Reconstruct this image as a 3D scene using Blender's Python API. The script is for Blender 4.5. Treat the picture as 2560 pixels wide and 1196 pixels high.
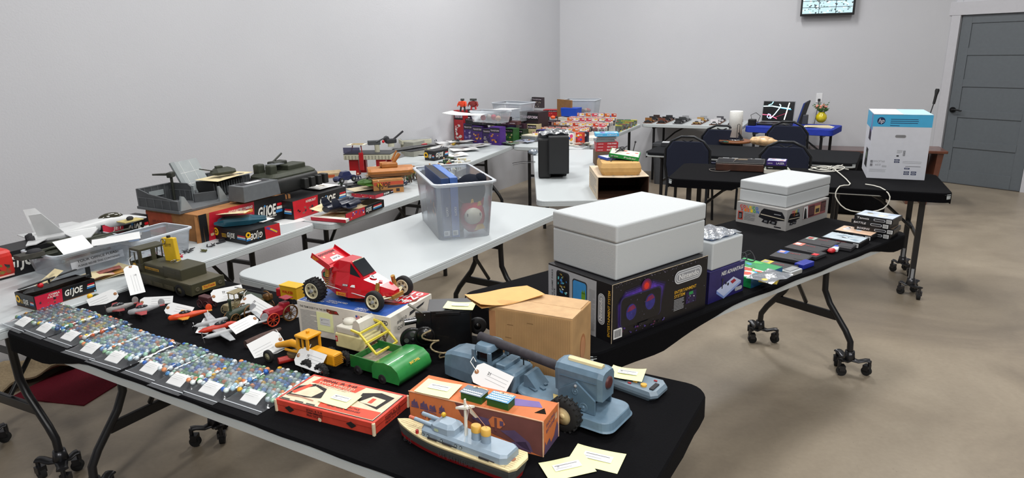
import bpy, bmesh, math, random
from mathutils import Matrix, Vector
rnd = random.Random(7)
R = math.radians
for _o in list(bpy.data.objects): bpy.data.objects.remove(_o)
SC = bpy.context.scene
COL = SC.collection
# ---------------------------------------------------------------- camera
FPX, PITCH, ROLL, EYE = 1675.3, 0.27326, -0.02106, 1.72
F_ = Vector((0, math.cos(PITCH), -math.sin(PITCH)))
R0 = Vector((1, 0, 0)); U0 = R0.cross(F_)
R_ = math.cos(ROLL) * R0 + math.sin(ROLL) * U0
U_ = -math.sin(ROLL) * R0 + math.cos(ROLL) * U0
cd = bpy.data.cameras.new('camera'); cam = bpy.data.objects.new('camera', cd); COL.objects.link(cam)
cd.sensor_width = 36; cd.lens = 36 * FPX / 2560; cd.clip_start = 0.05; cd.clip_end = 100
cam.matrix_world = Matrix(((R_.x, U_.x, -F_.x, 0), (R_.y, U_.y, -F_.y, 0), (R_.z, U_.z, -F_.z, EYE), (0, 0, 0, 1)))
SC.camera = cam
# ---------------------------------------------------------------- world, lamps, exposure
w = bpy.data.worlds.new('world'); SC.world = w; w.use_nodes = True
w.node_tree.nodes['Background'].inputs[0].default_value = (0.93, 0.96, 1.0, 1)
w.node_tree.nodes['Background'].inputs[1].default_value = 0.11
def area(x, y, z, sx, sy, e, rz=0):
    l = bpy.data.lights.new('ceiling_or_fill_light', 'AREA'); l.shape = 'RECTANGLE'; l.size = sx; l.size_y = sy
    l.energy = e; l.color = (1.0, 0.985, 0.96)
    o = bpy.data.objects.new('ceiling_or_fill_light', l); COL.objects.link(o); o.location = (x, y, z); o.rotation_euler = (0, 0, R(rz))
for (x, y, e) in ((-0.3, 6.7, 85), (2.2, 7.2, 95), (-1.2, 3.6, 62), (1.2, 3.4, 70), (3.9, 5.0, 85), (0.5, 0.3, 60), (-0.6, -2.4, 170), (2.8, -2.0, 190)):  # the lamps behind the camera are fill, added to brighten faces turned towards it
    area(x, y, 4.4, 1.2, 0.35, e, 65)
SC.view_settings.view_transform = 'Standard'; SC.view_settings.look = 'None'
SC.view_settings.gamma = 1; SC.view_settings.exposure = 0.0; SC.view_settings.use_curve_mapping = False

# ---------------------------------------------------------------- helpers
def P(px, py, z):
    """point of the room seen at pixel px,py that lies z above the floor"""
    d = F_ + R_ * ((px - 1280) / FPX) + U_ * ((598 - py) / FPX)
    return Vector((0, 0, EYE)) + d * ((z - EYE) / d.z)
def D(yaw): return Vector((math.cos(R(yaw)), math.sin(R(yaw)), 0))
def lin(h):
    h = h.lstrip('#'); c = [int(h[i:i + 2], 16) / 255 for i in (0, 2, 4)]
    return tuple(x / 12.92 if x <= 0.04045 else ((x + 0.055) / 1.055) ** 2.4 for x in c) + (1,)
_mc = {}
def mt(h, rough=0.5, metal=0.0, var=0.06, bump=0.0, scale=30.0, emit=0.0, coat=0.0):
    k = (h, rough, metal, var, bump, scale, emit, coat)
    if k in _mc: return _mc[k]
    m = bpy.data.materials.new('mat_' + h); m.use_nodes = True; t = m.node_tree; b = t.nodes['Principled BSDF']
    b.inputs['Roughness'].default_value = rough; b.inputs['Metallic'].default_value = metal
    b.inputs['Coat Weight'].default_value = coat
    if rough >= .9: b.inputs['Specular IOR Level'].default_value = .12
    tc = t.nodes.new('ShaderNodeTexCoord'); n = t.nodes.new('ShaderNodeTexNoise'); n.inputs['Scale'].default_value = scale
    n.inputs['Detail'].default_value = 3
    t.links.new(tc.outputs['Object'], n.inputs['Vector'])
    r = t.nodes.new('ShaderNodeMapRange'); r.inputs[3].default_value = 1 - var; r.inputs[4].default_value = 1 + var
    r.inputs[1].default_value = 0.3; r.inputs[2].default_value = 0.7
    t.links.new(n.outputs['Fac'], r.inputs[0])
    mx = t.nodes.new('ShaderNodeVectorMath'); mx.operation = 'SCALE'; mx.inputs[0].default_value = lin(h)[:3]
    t.links.new(r.outputs[0], mx.inputs['Scale']); t.links.new(mx.outputs[0], b.inputs['Base Color'])
    if bump:
        bp = t.nodes.new('ShaderNodeBump'); bp.inputs['Strength'].default_value = bump; bp.inputs['Distance'].default_value = 0.002
        t.links.new(n.outputs['Fac'], bp.inputs['Height']); t.links.new(bp.outputs[0], b.inputs['Normal'])
    if emit:
        b.inputs['Emission Color'].default_value = lin(h); b.inputs['Emission Strength'].default_value = emit
    _mc[k] = m; return m
def clear(name, tint, milk, milkcol='e8ecf0', gloss=0.12, rough=0.15, bump=0.0, scale=40):
    """see-through plastic: transparent film, some milky body, some gloss"""
    k = (name,)
    if k in _mc: return _mc[k]
    m = bpy.data.materials.new(name); m.use_nodes = True; t = m.node_tree; t.nodes.clear(); N = t.nodes.new; L = t.links.new
    o = N('ShaderNodeOutputMaterial'); tr = N('ShaderNodeBsdfTransparent'); tr.inputs[0].default_value = lin(tint)
    df = N('ShaderNodeBsdfDiffuse'); df.inputs[0].default_value = lin(milkcol)
    gl = N('ShaderNodeBsdfGlossy'); gl.inputs['Roughness'].default_value = rough
    a = N('ShaderNodeMixShader'); a.inputs[0].default_value = milk; L(tr.outputs[0], a.inputs[1]); L(df.outputs[0], a.inputs[2])
    lw = N('ShaderNodeFresnel'); lw.inputs[0].default_value = 1.45
    ad = N('ShaderNodeMath'); ad.operation = 'MULTIPLY_ADD'; ad.inputs[1].default_value = 1.0; ad.inputs[2].default_value = gloss * 0.3; L(lw.outputs[0], ad.inputs[0])
    b = N('ShaderNodeMixShader'); L(ad.outputs[0], b.inputs[0]); L(a.outputs[0], b.inputs[1]); L(gl.outputs[0], b.inputs[2])
    if bump:
        tc = N('ShaderNodeTexCoord'); n = N('ShaderNodeTexNoise'); n.inputs['Scale'].default_value = scale; n.inputs['Detail'].default_value = 4
        L(tc.outputs['Object'], n.inputs['Vector']); bp = N('ShaderNodeBump'); bp.inputs['Strength'].default_value = bump; bp.inputs['Distance'].default_value = 0.01
        L(n.outputs['Fac'], bp.inputs['Height']); L(bp.outputs[0], gl.inputs['Normal']); L(bp.outputs[0], lw.inputs['Normal'])
    L(b.outputs[0], o.inputs[0]); _mc[k] = m; return m

_tx = {}
def text_mesh(s, bold):
    k = (s, bold)
    if k not in _tx:
        c = bpy.data.curves.new('t', 'FONT'); c.body = s; c.size = 1; c.offset = 0.012 * bold; c.resolution_u = 2
        o = bpy.data.objects.new('t', c); COL.objects.link(o)
        dg = bpy.context.evaluated_depsgraph_get(); me = bpy.data.meshes.new_from_object(o.evaluated_get(dg))
        vs = [tuple(v.co) for v in me.vertices]; fs = [tuple(p.vertices) for p in me.polygons]
        bpy.data.meshes.remove(me); bpy.data.objects.remove(o); bpy.data.curves.remove(c)
        wd = max([v[0] for v in vs] or [1]); _tx[k] = (vs, fs, wd)
    return _tx[k]
_bx = {}
class MB:
    def __init__(s, X=None): s.v = []; s.f = []; s.m = []; s.s = []; s.mats = []; s.X = X or Matrix()
    def add(s, vs, fs, mat, smooth=False, X=None):
        M = s.X @ X if X is not None else s.X; b = len(s.v)
        s.v += [tuple(M @ Vector(v)) for v in vs]
        if mat not in s.mats: s.mats.append(mat)
        i = s.mats.index(mat); fl = M.to_3x3().determinant() < 0
        for f in fs:
            g = tuple(b + j for j in f); s.f.append(g[::-1] if fl else g); s.m.append(i); s.s.append(smooth)
        return s
    def box(s, c, d, mat, bv=0.0, rz=0, X=None, seg=2, tp=1.0):
        k = (round(d[0], 4), round(d[1], 4), round(d[2], 4), bv, seg, tp)
        if k not in _bx:
            if bv:
                bm = bmesh.new(); bmesh.ops.create_cube(bm, size=1)
                for v in bm.verts:
                    t = tp if v.co.z > 0 else 1
                    v.co = Vector((v.co.x * d[0] * t, v.co.y * d[1] * t, v.co.z * d[2]))
                bmesh.ops.bevel(bm, geom=bm.edges[:], offset=bv, segments=seg, affect='EDGES', profile=0.5)
                bm.verts.index_update(); _bx[k] = ([tuple(v.co) for v in bm.verts], [tuple(v.index for v in f.verts) for f in bm.faces]); bm.free()
            else:
                x, y, z = d[0] / 2, d[1] / 2, d[2] / 2; X2, Y2 = x * tp, y * tp
                _bx[k] = ([(-x, -y, -z), (x, -y, -z), (x, y, -z), (-x, y, -z), (-X2, -Y2, z), (X2, -Y2, z), (X2, Y2, z), (-X2, Y2, z)],
                          [(3, 2, 1, 0), (4, 5, 6, 7), (0, 1, 5, 4), (1, 2, 6, 5), (2, 3, 7, 6), (3, 0, 4, 7)])
        T = Matrix.Translation(c) @ Matrix.Rotation(R(rz), 4, 'Z')
        if X is not None: T = X @ T
        return s.add(*_bx[k], mat, False, T)
    def rings(s, rs, mat, cap=True, closed=True, smooth=True, X=None, loop=False):
        n = len(rs[0]); vs = [p for r in rs for p in r]; fs = []
        m = len(rs)
        for i in range(m if loop else m - 1):
            for j in range(n if closed else n - 1):
                a = i * n + j; b = i * n + (j + 1) % n; i2 = (i + 1) % m; fs.append((a, b, i2 * n + (j + 1) % n, i2 * n + j))
        s.add(vs, fs, mat, smooth, X)
        if cap and not loop: s.add(list(rs[0]), [tuple(range(n))[::-1]], mat, False, X); s.add(list(rs[-1]), [tuple(range(n))], mat, False, X)
        return s
    def tube(s, pts, r, mat, n=8, cap=True, X=None, loop=False, sq=1.0):
        pts = [Vector(p) for p in pts]; rs = []; up = None; L = len(pts)
        for i, p in enumerate(pts):
            if loop: t = pts[(i + 1) % L] - pts[i - 1]
            else: t = pts[min(i + 1, L - 1)] - pts[max(i - 1, 0)]
            if t.length < 1e-9: t = Vector((0, 0, 1))
            t.normalize()
            if up is None: up = Vector((0, 0, 1)) if abs(t.z) < 0.9 else Vector((1, 0, 0))
            up = (up - t * up.dot(t)).normalized(); sd = t.cross(up)
            q = r[i] if isinstance(r, (list, tuple)) else r
            rs.append([tuple(p + (sd * math.cos(2 * math.pi * (j + .5) / n) + up * math.sin(2 * math.pi * (j + .5) / n) * sq) * q) for j in range(n)])
        return s.rings(rs, mat, cap, True, n > 4, X, loop)
    def cyl(s, a, b, r, mat, n=16, r2=None, X=None): return s.tube([a, b], [r, r if r2 is None else r2], mat, n, True, X)
    def lathe(s, prof, mat, n=20, X=None, sy=1.0, cap=True):
        return s.rings([[(r * math.cos(2 * math.pi * j / n), r * sy * math.sin(2 * math.pi * j / n), z) for j in range(n)] for r, z in prof], mat, cap, True, True, X)
    def ball(s, c, r, mat, n=12, X=None):
        if not isinstance(r, (tuple, list)): r = (r, r, r)
        k = max(4, n // 2); rs = []
        for i in range(k + 1):
            a = -math.pi / 2 + math.pi * i / k; q = max(math.cos(a), 0.02)
            rs.append([(c[0] + r[0] * q * math.cos(2 * math.pi * j / n), c[1] + r[1] * q * math.sin(2 * math.pi * j / n), c[2] + r[2] * math.sin(a)) for j in range(n)])
        return s.rings(rs, mat, True, True, True, X)
    def prism(s, poly, z0, z1, mat, X=None, smooth=False, tp=1.0):
        if sum(poly[i - 1][0] * poly[i][1] - poly[i][0] * poly[i - 1][1] for i in range(len(poly))) < 0: poly = poly[::-1]
        cx = sum(p[0] for p in poly) / len(poly); cy = sum(p[1] for p in poly) / len(poly)
        return s.rings([[(p[0], p[1], z0) for p in poly], [(cx + (p[0] - cx) * tp, cy + (p[1] - cy) * tp, z1) for p in poly]], mat, True, True, smooth, X)
    def xz(s, poly, y0, y1, mat, X=None):            # profile in x,z extruded along y
        T = Matrix(((1, 0, 0, 0), (0, 0, 1, 0), (0, 1, 0, 0), (0, 0, 0, 1)))
        return s.prism(poly, y0, y1, mat, T if X is None else X @ T)
    def sheet(s, w, d, fz, mat, nx=6, ny=6, th=0.0006, X=None, fx=None):
        top = [];
        for j in range(ny + 1):
            for i in range(nx + 1):
                x = -w / 2 + w * i / nx; y = -d / 2 + d * j / ny; q = (x, y, fz(x, y)); top.append(fx(q) if fx else q)
        k = len(top); vs = top + [(p[0], p[1], p[2] - th) for p in top]; fs = []
        for j in range(ny):
            for i in range(nx):
                a = j * (nx + 1) + i; fs.append((a, a + 1, a + nx + 2, a + nx + 1)); fs.append((k + a + nx + 1, k + a + nx + 2, k + a + 1, k + a))
        rim = list(range(nx + 1)) + [nx + (nx + 1) * j for j in range(1, ny + 1)] + [ny * (nx + 1) + i for i in range(nx - 1, -1, -1)] + [(nx + 1) * j for j in range(ny - 1, 0, -1)]
        for a, b in zip(rim, rim[1:] + rim[:1]): fs.append((b, a, k + a, k + b))
        return s.add(vs, fs, mat, False, X)
    # flat printing on a face: F = matrix with origin at its lower-left corner, X right, Y up, Z out
    def dq(s, F, x0, y0, x1, y1, mat, e=1): return s.add([(x0, y0, e * .0005), (x1, y0, e * .0005), (x1, y1, e * .0005), (x0, y1, e * .0005)], [(0, 1, 2, 3)], mat, False, F)
    def dp(s, F, pts, mat, e=1):
        if sum(pts[i - 1][0] * pts[i][1] - pts[i][0] * pts[i - 1][1] for i in range(len(pts))) < 0: pts = pts[::-1]
        return s.add([(p[0], p[1], e * .0005) for p in pts], [tuple(range(len(pts)))], mat, False, F)
    def dc(s, F, x, y, r, mat, e=1, ry=None, n=20): return s.dp(F, [(x + r * math.cos(2 * math.pi * i / n), y + (ry or r) * math.sin(2 * math.pi * i / n)) for i in range(n)], mat, e)
    def pill(s, F, x0, y0, x1, y1, mat, e=1, r=None):
        r = r or min(x1 - x0, y1 - y0) / 2; pts = []
        for cx, cy, a0 in ((x1 - r, y1 - r, 0), (x0 + r, y1 - r, 90), (x0 + r, y0 + r, 180), (x1 - r, y0 + r, 270)):
            for k in range(6): a = R(a0 + 18 * k); pts.append((cx + r * math.cos(a), cy + r * math.sin(a)))
        return s.dp(F, pts, mat, e)
    def txt(s, F, t, x, y, h, mat, e=2, w=None, bold=1, rot=0, shear=0, c=False):
        vs, fs, wd = text_mesh(t, bold); q = h / 0.72; sx = q if w is None else w / wd
        X = F @ Matrix.Translation((x, y, e * .0005)) @ Matrix.Rotation(R(rot), 4, 'Z')
        ox = -wd * sx / 2 if c else 0
        return s.add([(v[0] * sx + ox + shear * v[1] * q, v[1] * q, 0) for v in vs], fs, mat, False, X)
    def lines(s, F, x0, y0, x1, y1, n, mat, e=2, t=0.35):
        hh = (y1 - y0) / n
        for i in range(n):
            y = y1 - (i + 1) * hh; xe = x1 - (x1 - x0) * (0.45 * rnd.random() if i % 4 == 3 else 0.05 * rnd.random()); s.dq(F, x0, y, xe, y + hh * t, mat, e)
        return s
    def blobs(s, F, x0, y0, x1, y1, n, mats, e=2, sz=0.2):
        for i in range(n):
            cx = rnd.uniform(x0, x1); cy = rnd.uniform(y0, y1); r = sz * (y1 - y0) * rnd.uniform(.5, 1); a0 = rnd.random() * 6
            pts = [(min(max(cx + r * q * math.cos(a0 + k * 1.05), x0), x1), min(max(cy + r * q * .7 * math.sin(a0 + k * 1.05), y0), y1)) for k, q in enumerate([rnd.uniform(.4, 1.5) for _ in range(6)])]
            s.dp(F, pts, mats[i % len(mats)], e + 0.12 * (i % 5))
        return s
    def mesh(s, name):
        me = bpy.data.meshes.new(name); me.from_pydata(s.v, [], s.f)
        for m in s.mats: me.materials.append(m)
        me.polygons.foreach_set('material_index', s.m); me.polygons.foreach_set('use_smooth', s.s); me.update(); return me
def face(w, d, h, side, z=0.0):
    o, x, y = {'f': ((-w / 2, -d / 2, z), (1, 0, 0), (0, 0, 1)), 'b': ((w / 2, d / 2, z), (-1, 0, 0), (0, 0, 1)),
               'l': ((-w / 2, d / 2, z), (0, -1, 0), (0, 0, 1)), 'r': ((w / 2, -d / 2, z), (0, 1, 0), (0, 0, 1)),
               't': ((-w / 2, -d / 2, z + h), (1, 0, 0), (0, 1, 0)), 'T': ((-w / 2, d / 2, z + h), (0, -1, 0), (1, 0, 0))}[side]
    x = Vector(x); y = Vector(y); n = x.cross(y)
    return Matrix(((x.x, y.x, n.x, o[0]), (x.y, y.y, n.y, o[1]), (x.z, y.z, n.z, o[2]), (0, 0, 0, 1)))
def props(o, label, cat=None, group=None, kind=None):
    if label: o['label'] = label
    if cat: o['category'] = cat
    if group: o['group'] = group
    if kind: o['kind'] = kind
    return o
def thing(name, label, cat, loc=(0, 0, 0), yaw=0, group=None):
    o = bpy.data.objects.new(name, None); COL.objects.link(o); o.empty_display_size = 0.1
    o.location = loc; o.rotation_euler = (0, 0, R(yaw)); return props(o, label, cat, group)
def part(name, mb, parent, label=None, loc=None, kind=None):
    o = bpy.data.objects.new(name, mb.mesh(name) if isinstance(mb, MB) else mb); COL.objects.link(o); o.parent = parent
    if loc is not None: o.location = loc
    return props(o, label, None, None, kind)
def one(name, mb, label, cat, loc=(0, 0, 0), yaw=0, group=None, kind=None):
    o = bpy.data.objects.new(name, mb.mesh(name) if isinstance(mb, MB) else mb); COL.objects.link(o)
    o.location = loc; o.rotation_euler = (0, 0, R(yaw)); return props(o, label, cat, group, kind)
def struct(name, mb):
    o = bpy.data.objects.new(name, mb.mesh(name)); COL.objects.link(o); o['kind'] = 'structure'; return o
KIDS = {}
def dup(o, loc, yaw=None, label=None, group=None, parent=None, scale=None):
    c = o.copy(); COL.objects.link(c)
    if loc is not None: c.location = loc
    if yaw is not None: c.rotation_euler = (0, 0, R(yaw))
    if label: c['label'] = label
    if group: c['group'] = group
    if scale: c.scale = scale
    if parent: c.parent = parent
    for ch in list(o.children): dup(ch, None, parent=c)
    return c
def cnr(px, py, z, yaw, w, d):
    """centre of a w x d footprint whose nearest corner stands at pixel px,py"""
    return P(px, py, z) + D(yaw) * w / 2 + D(yaw + 90) * d / 2
def arc(c, r, a0, a1, n=8, ax='xz'):
    out = []
    for i in range(n + 1):
        a = R(a0 + (a1 - a0) * i / n); u, v = r * math.cos(a), r * math.sin(a)
        out.append((c[0] + u, c[1], c[2] + v) if ax == 'xz' else (c[0], c[1] + u, c[2] + v) if ax == 'yz' else (c[0] + u, c[1] + v, c[2]))
    return out
def rrect(w, d, r, n=5):
    pts = []
    for cx, cy, a0 in ((w / 2 - r, d / 2 - r, 0), (-w / 2 + r, d / 2 - r, 90), (-w / 2 + r, -d / 2 + r, 180), (w / 2 - r, -d / 2 + r, 270)):
        for k in range(n + 1): a = R(a0 + 90 * k / n); pts.append((cx + r * math.cos(a), cy + r * math.sin(a)))
    return pts
# common materials
WHITE = mt('e9ebec', .45, var=.02); PAPER = mt('ecebe6', .8, var=.03); BLACK = mt('0b0b0d', .45); INK = mt('2a2a2e', .8, var=0)
CLOTH = mt('060609', .95, var=.25, bump=.5, scale=220); STEEL = mt('17171a', .35); CHROME = mt('9a9a9c', .22, 1.0)
TWHITE = mt('b9bfc1', .38, var=.02, bump=.15, scale=300); RUBBER = mt('121213', .85, bump=.3)
PURE = mt('dcdddd', .55, var=0); GREY = mt('8b8d90', .5); RED = mt('c1121f', .4); YEL = mt('f0bb1e', .45); NOTE = mt('eef0b4', .8, var=.02)
TZ = 0.76
# ---------------------------------------------------------------- room shell
def wall_mat():
    m = bpy.data.materials.new('painted_wall'); m.use_nodes = True; t = m.node_tree; b = t.nodes['Principled BSDF']; N = t.nodes.new; L = t.links.new
    b.inputs['Roughness'].default_value = 0.75
    tc = N('ShaderNodeTexCoord'); n = N('ShaderNodeTexNoise'); n.inputs['Scale'].default_value = 90; n.inputs['Detail'].default_value = 4; L(tc.outputs['Object'], n.inputs['Vector'])
    n2 = N('ShaderNodeTexNoise'); n2.inputs['Scale'].default_value = 1.3; L(tc.outputs['Object'], n2.inputs['Vector'])
    cr = N('ShaderNodeMix'); cr.data_type = 'RGBA'; cr.inputs[6].default_value = lin('bbbcc1'); cr.inputs[7].default_value = lin('c3c4c8'); L(n2.outputs['Fac'], cr.inputs[0]); L(cr.outputs[2], b.inputs['Base Color'])
    bp = N('ShaderNodeBump'); bp.inputs['Strength'].default_value = 0.25; bp.inputs['Distance'].default_value = 0.004; L(n.outputs['Fac'], bp.inputs['Height']); L(bp.outputs[0], b.inputs['Normal'])
    return m
def floor_mat():
    m = bpy.data.materials.new('polished_concrete'); m.use_nodes = True; t = m.node_tree; b = t.nodes['Principled BSDF']; N = t.nodes.new; L = t.links.new
    tc = N('ShaderNodeTexCoord')
    n1 = N('ShaderNodeTexNoise'); n1.inputs['Scale'].default_value = 0.9; n1.inputs['Detail'].default_value = 6; n1.inputs['Roughness'].default_value = .6; n1.inputs['Distortion'].default_value = .8
    n2 = N('ShaderNodeTexNoise'); n2.inputs['Scale'].default_value = 45; n2.inputs['Detail'].default_value = 5
    n3 = N('ShaderNodeTexVoronoi'); n3.inputs['Scale'].default_value = 26
    for n in (n1, n2, n3): L(tc.outputs['Object'], n.inputs['Vector'])
    cr = N('ShaderNodeValToRGB'); L(n1.outputs['Fac'], cr.inputs[0]); e = cr.color_ramp.elements
    e[0].position = .3; e[0].color = lin('786d5f'); e[1].position = .72; e[1].color = lin('a09482'); x = e.new(.5); x.color = lin('8e8271')
    cr2 = N('ShaderNodeValToRGB'); L(n2.outputs['Fac'], cr2.inputs[0]); cr2.color_ramp.elements[0].color = (.72, .72, .72, 1); cr2.color_ramp.elements[1].color = (1.15, 1.15, 1.15, 1)
    mm = N('ShaderNodeMix'); mm.data_type = 'RGBA'; mm.blend_type = 'MULTIPLY'; mm.inputs[0].default_value = .55; L(cr.outputs[0], mm.inputs[6]); L(cr2.outputs[0], mm.inputs[7])
    lt = N('ShaderNodeMath'); lt.operation = 'LESS_THAN'; lt.inputs[1].default_value = .05; L(n3.outputs['Distance'], lt.inputs[0])
    m2 = N('ShaderNodeMix'); m2.data_type = 'RGBA'; L(lt.outputs[0], m2.inputs[0]); L(mm.outputs[2], m2.inputs[6]); m2.inputs[7].default_value = lin('6d645a')
    L(m2.outputs[2], b.inputs['Base Color'])
    rr = N('ShaderNodeMapRange'); rr.inputs[3].default_value = .28; rr.inputs[4].default_value = .5; L(n1.outputs['Fac'], rr.inputs[0]); L(rr.outputs[0], b.inputs['Roughness'])
    b.inputs['Specular IOR Level'].default_value = 0.5
    return m
WM = wall_mat()
struct('floor', MB().box((2, 4, -0.05), (16, 18, 0.1), floor_mat()))
CORN = Vector((0.75, 10.06)); CREASE = Vector((5.43, 8.53)); DL = P(2342.4, 453.6, 0).xy; DDIR = D(-54.1).xy
def wall(name, a, b, h=5.0, th=0.12, mat=WM, z0=0.0):
    a = Vector(a); b = Vector(b); d = (b - a); l = d.length; yaw = math.degrees(math.atan2(d.y, d.x))
    # a -> b seen left to right from inside the room: thickness goes behind
    X = Matrix.Translation((a.x, a.y, 0)) @ Matrix.Rotation(R(yaw), 4, 'Z')
    return struct(name, MB(X).box((l / 2, th / 2, z0 + (h - z0) / 2), (l, th, h - z0), mat))
LW = (CORN - Vector((-3.05, 3.34))).normalized()
wall('wall_left', CORN - LW * 12, CORN + LW * .0)
wall('wall_back', CORN, CREASE)
# angled wall with the door: left jamb strip, header, right part
DW, DH = 0.90, 2.03
cw = DL - DDIR * 0.11
wall('wall_right', DL + DDIR * (DW + 0.02), DL + DDIR * 4.5)
wall('wall_header', CREASE, DL + DDIR * (DW + 0.3), z0=DH + 0.01)
wall('wall_jamb', CREASE, DL - DDIR * 0.01)
TRIM = mt('b9b9be', .5, var=.02)
XD = Matrix.Translation((DL.x, DL.y, 0)) @ Matrix.Rotation(R(-54.1), 4, 'Z')
m = MB(XD); m.box((-.055, -.012, DH / 2), (.10, .03, DH), TRIM, .002); m.box((DW + .055, -.012, DH / 2), (.10, .03, DH), TRIM, .002)
m.box((DW / 2, -.014, DH + .075), (DW + .28, .036, .15), TRIM, .002)
struct('trim_1', m)
DG = mt('5b6166', .5, var=.04)
m = MB(XD); m.box((DW / 2, .035, DH / 2 + .004), (DW - .012, .035, DH - .012), DG, .001)
st = .11; rows = 5; ph = (DH - .16 - .10 - (rows - 1) * .085) / rows
m.box((st / 2 + .006, .012, DH / 2), (st, .012, DH - .012), DG, .001); m.box((DW - st / 2 - .006, .012, DH / 2), (st, .012, DH - .012), DG, .001)
zz = .004
for i in range(rows + 1):
    hh = .16 if i == 0 else (.10 if i == rows else .085)
    m.box((DW / 2, .012, zz + hh / 2), (DW - 2 * st, .012, hh), DG, .001); zz += hh + ph
dr = struct('door_1', m)
m = MB(XD); HB = mt('101012', .35, .5); m.cyl((.055, .006, .91), (.055, -.016, .91), .033, HB, 20); m.cyl((.055, -.01, .91), (.055, -.05, .91), .011, HB)
m.tube([(.055, -.05, .91), (.09, -.052, .915), (.13, -.05, .912), (.16, -.048, .903), (.172, -.048, .908)], [.011, .010, .009, .008, .006], HB, 10)
part('door_handle', m, dr, 'black lever handle')
m = MB(XD); m.box((DW / 2, .03, .003), (DW, .1, .006), mt('3a3632', .5)); struct('trim_2', m)
# bare backing behind the door
# ---------------------------------------------------------------- tables
def caster_base(m, x, y, ang, metal, rub):
    """four-armed dolly foot under a table leg"""
    for k, (a, l) in enumerate(((ang - 28, .10), (ang + 180 + 28, .10), (ang + 75, .065))):
        d = D(a)
        pts = [(x, y, .085), (x + d.x * l * .45, y + d.y * l * .45, .075), (x + d.x * l * .8, y + d.y * l * .8, .088), (x + d.x * l, y + d.y * l, .088)]
        m.tube(pts, [.03, .022, .022, .024], metal, 8, sq=.35)
        e = Vector((x + d.x * l, y + d.y * l, 0)); m.cyl((e.x, e.y, .088), (e.x, e.y, .05), .009, metal, 8)
        s = D(a + 60) * .011; f = D(a + 60 + 90) * .012
        m.box((e.x + f.x, e.y + f.y, .045), (.03, .036, .03), metal, rz=a + 60 + 90)
        m.cyl((e.x + f.x - s.x, e.y + f.y - s.y, .025), (e.x + f.x + s.x, e.y + f.y + s.y, .025), .0245, rub, 16)
    m.lathe([(.024, .08), (.03, .085), (.024, .13), (.022, .13)], metal, 14, Matrix.Translation((x, y, 0)))
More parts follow.
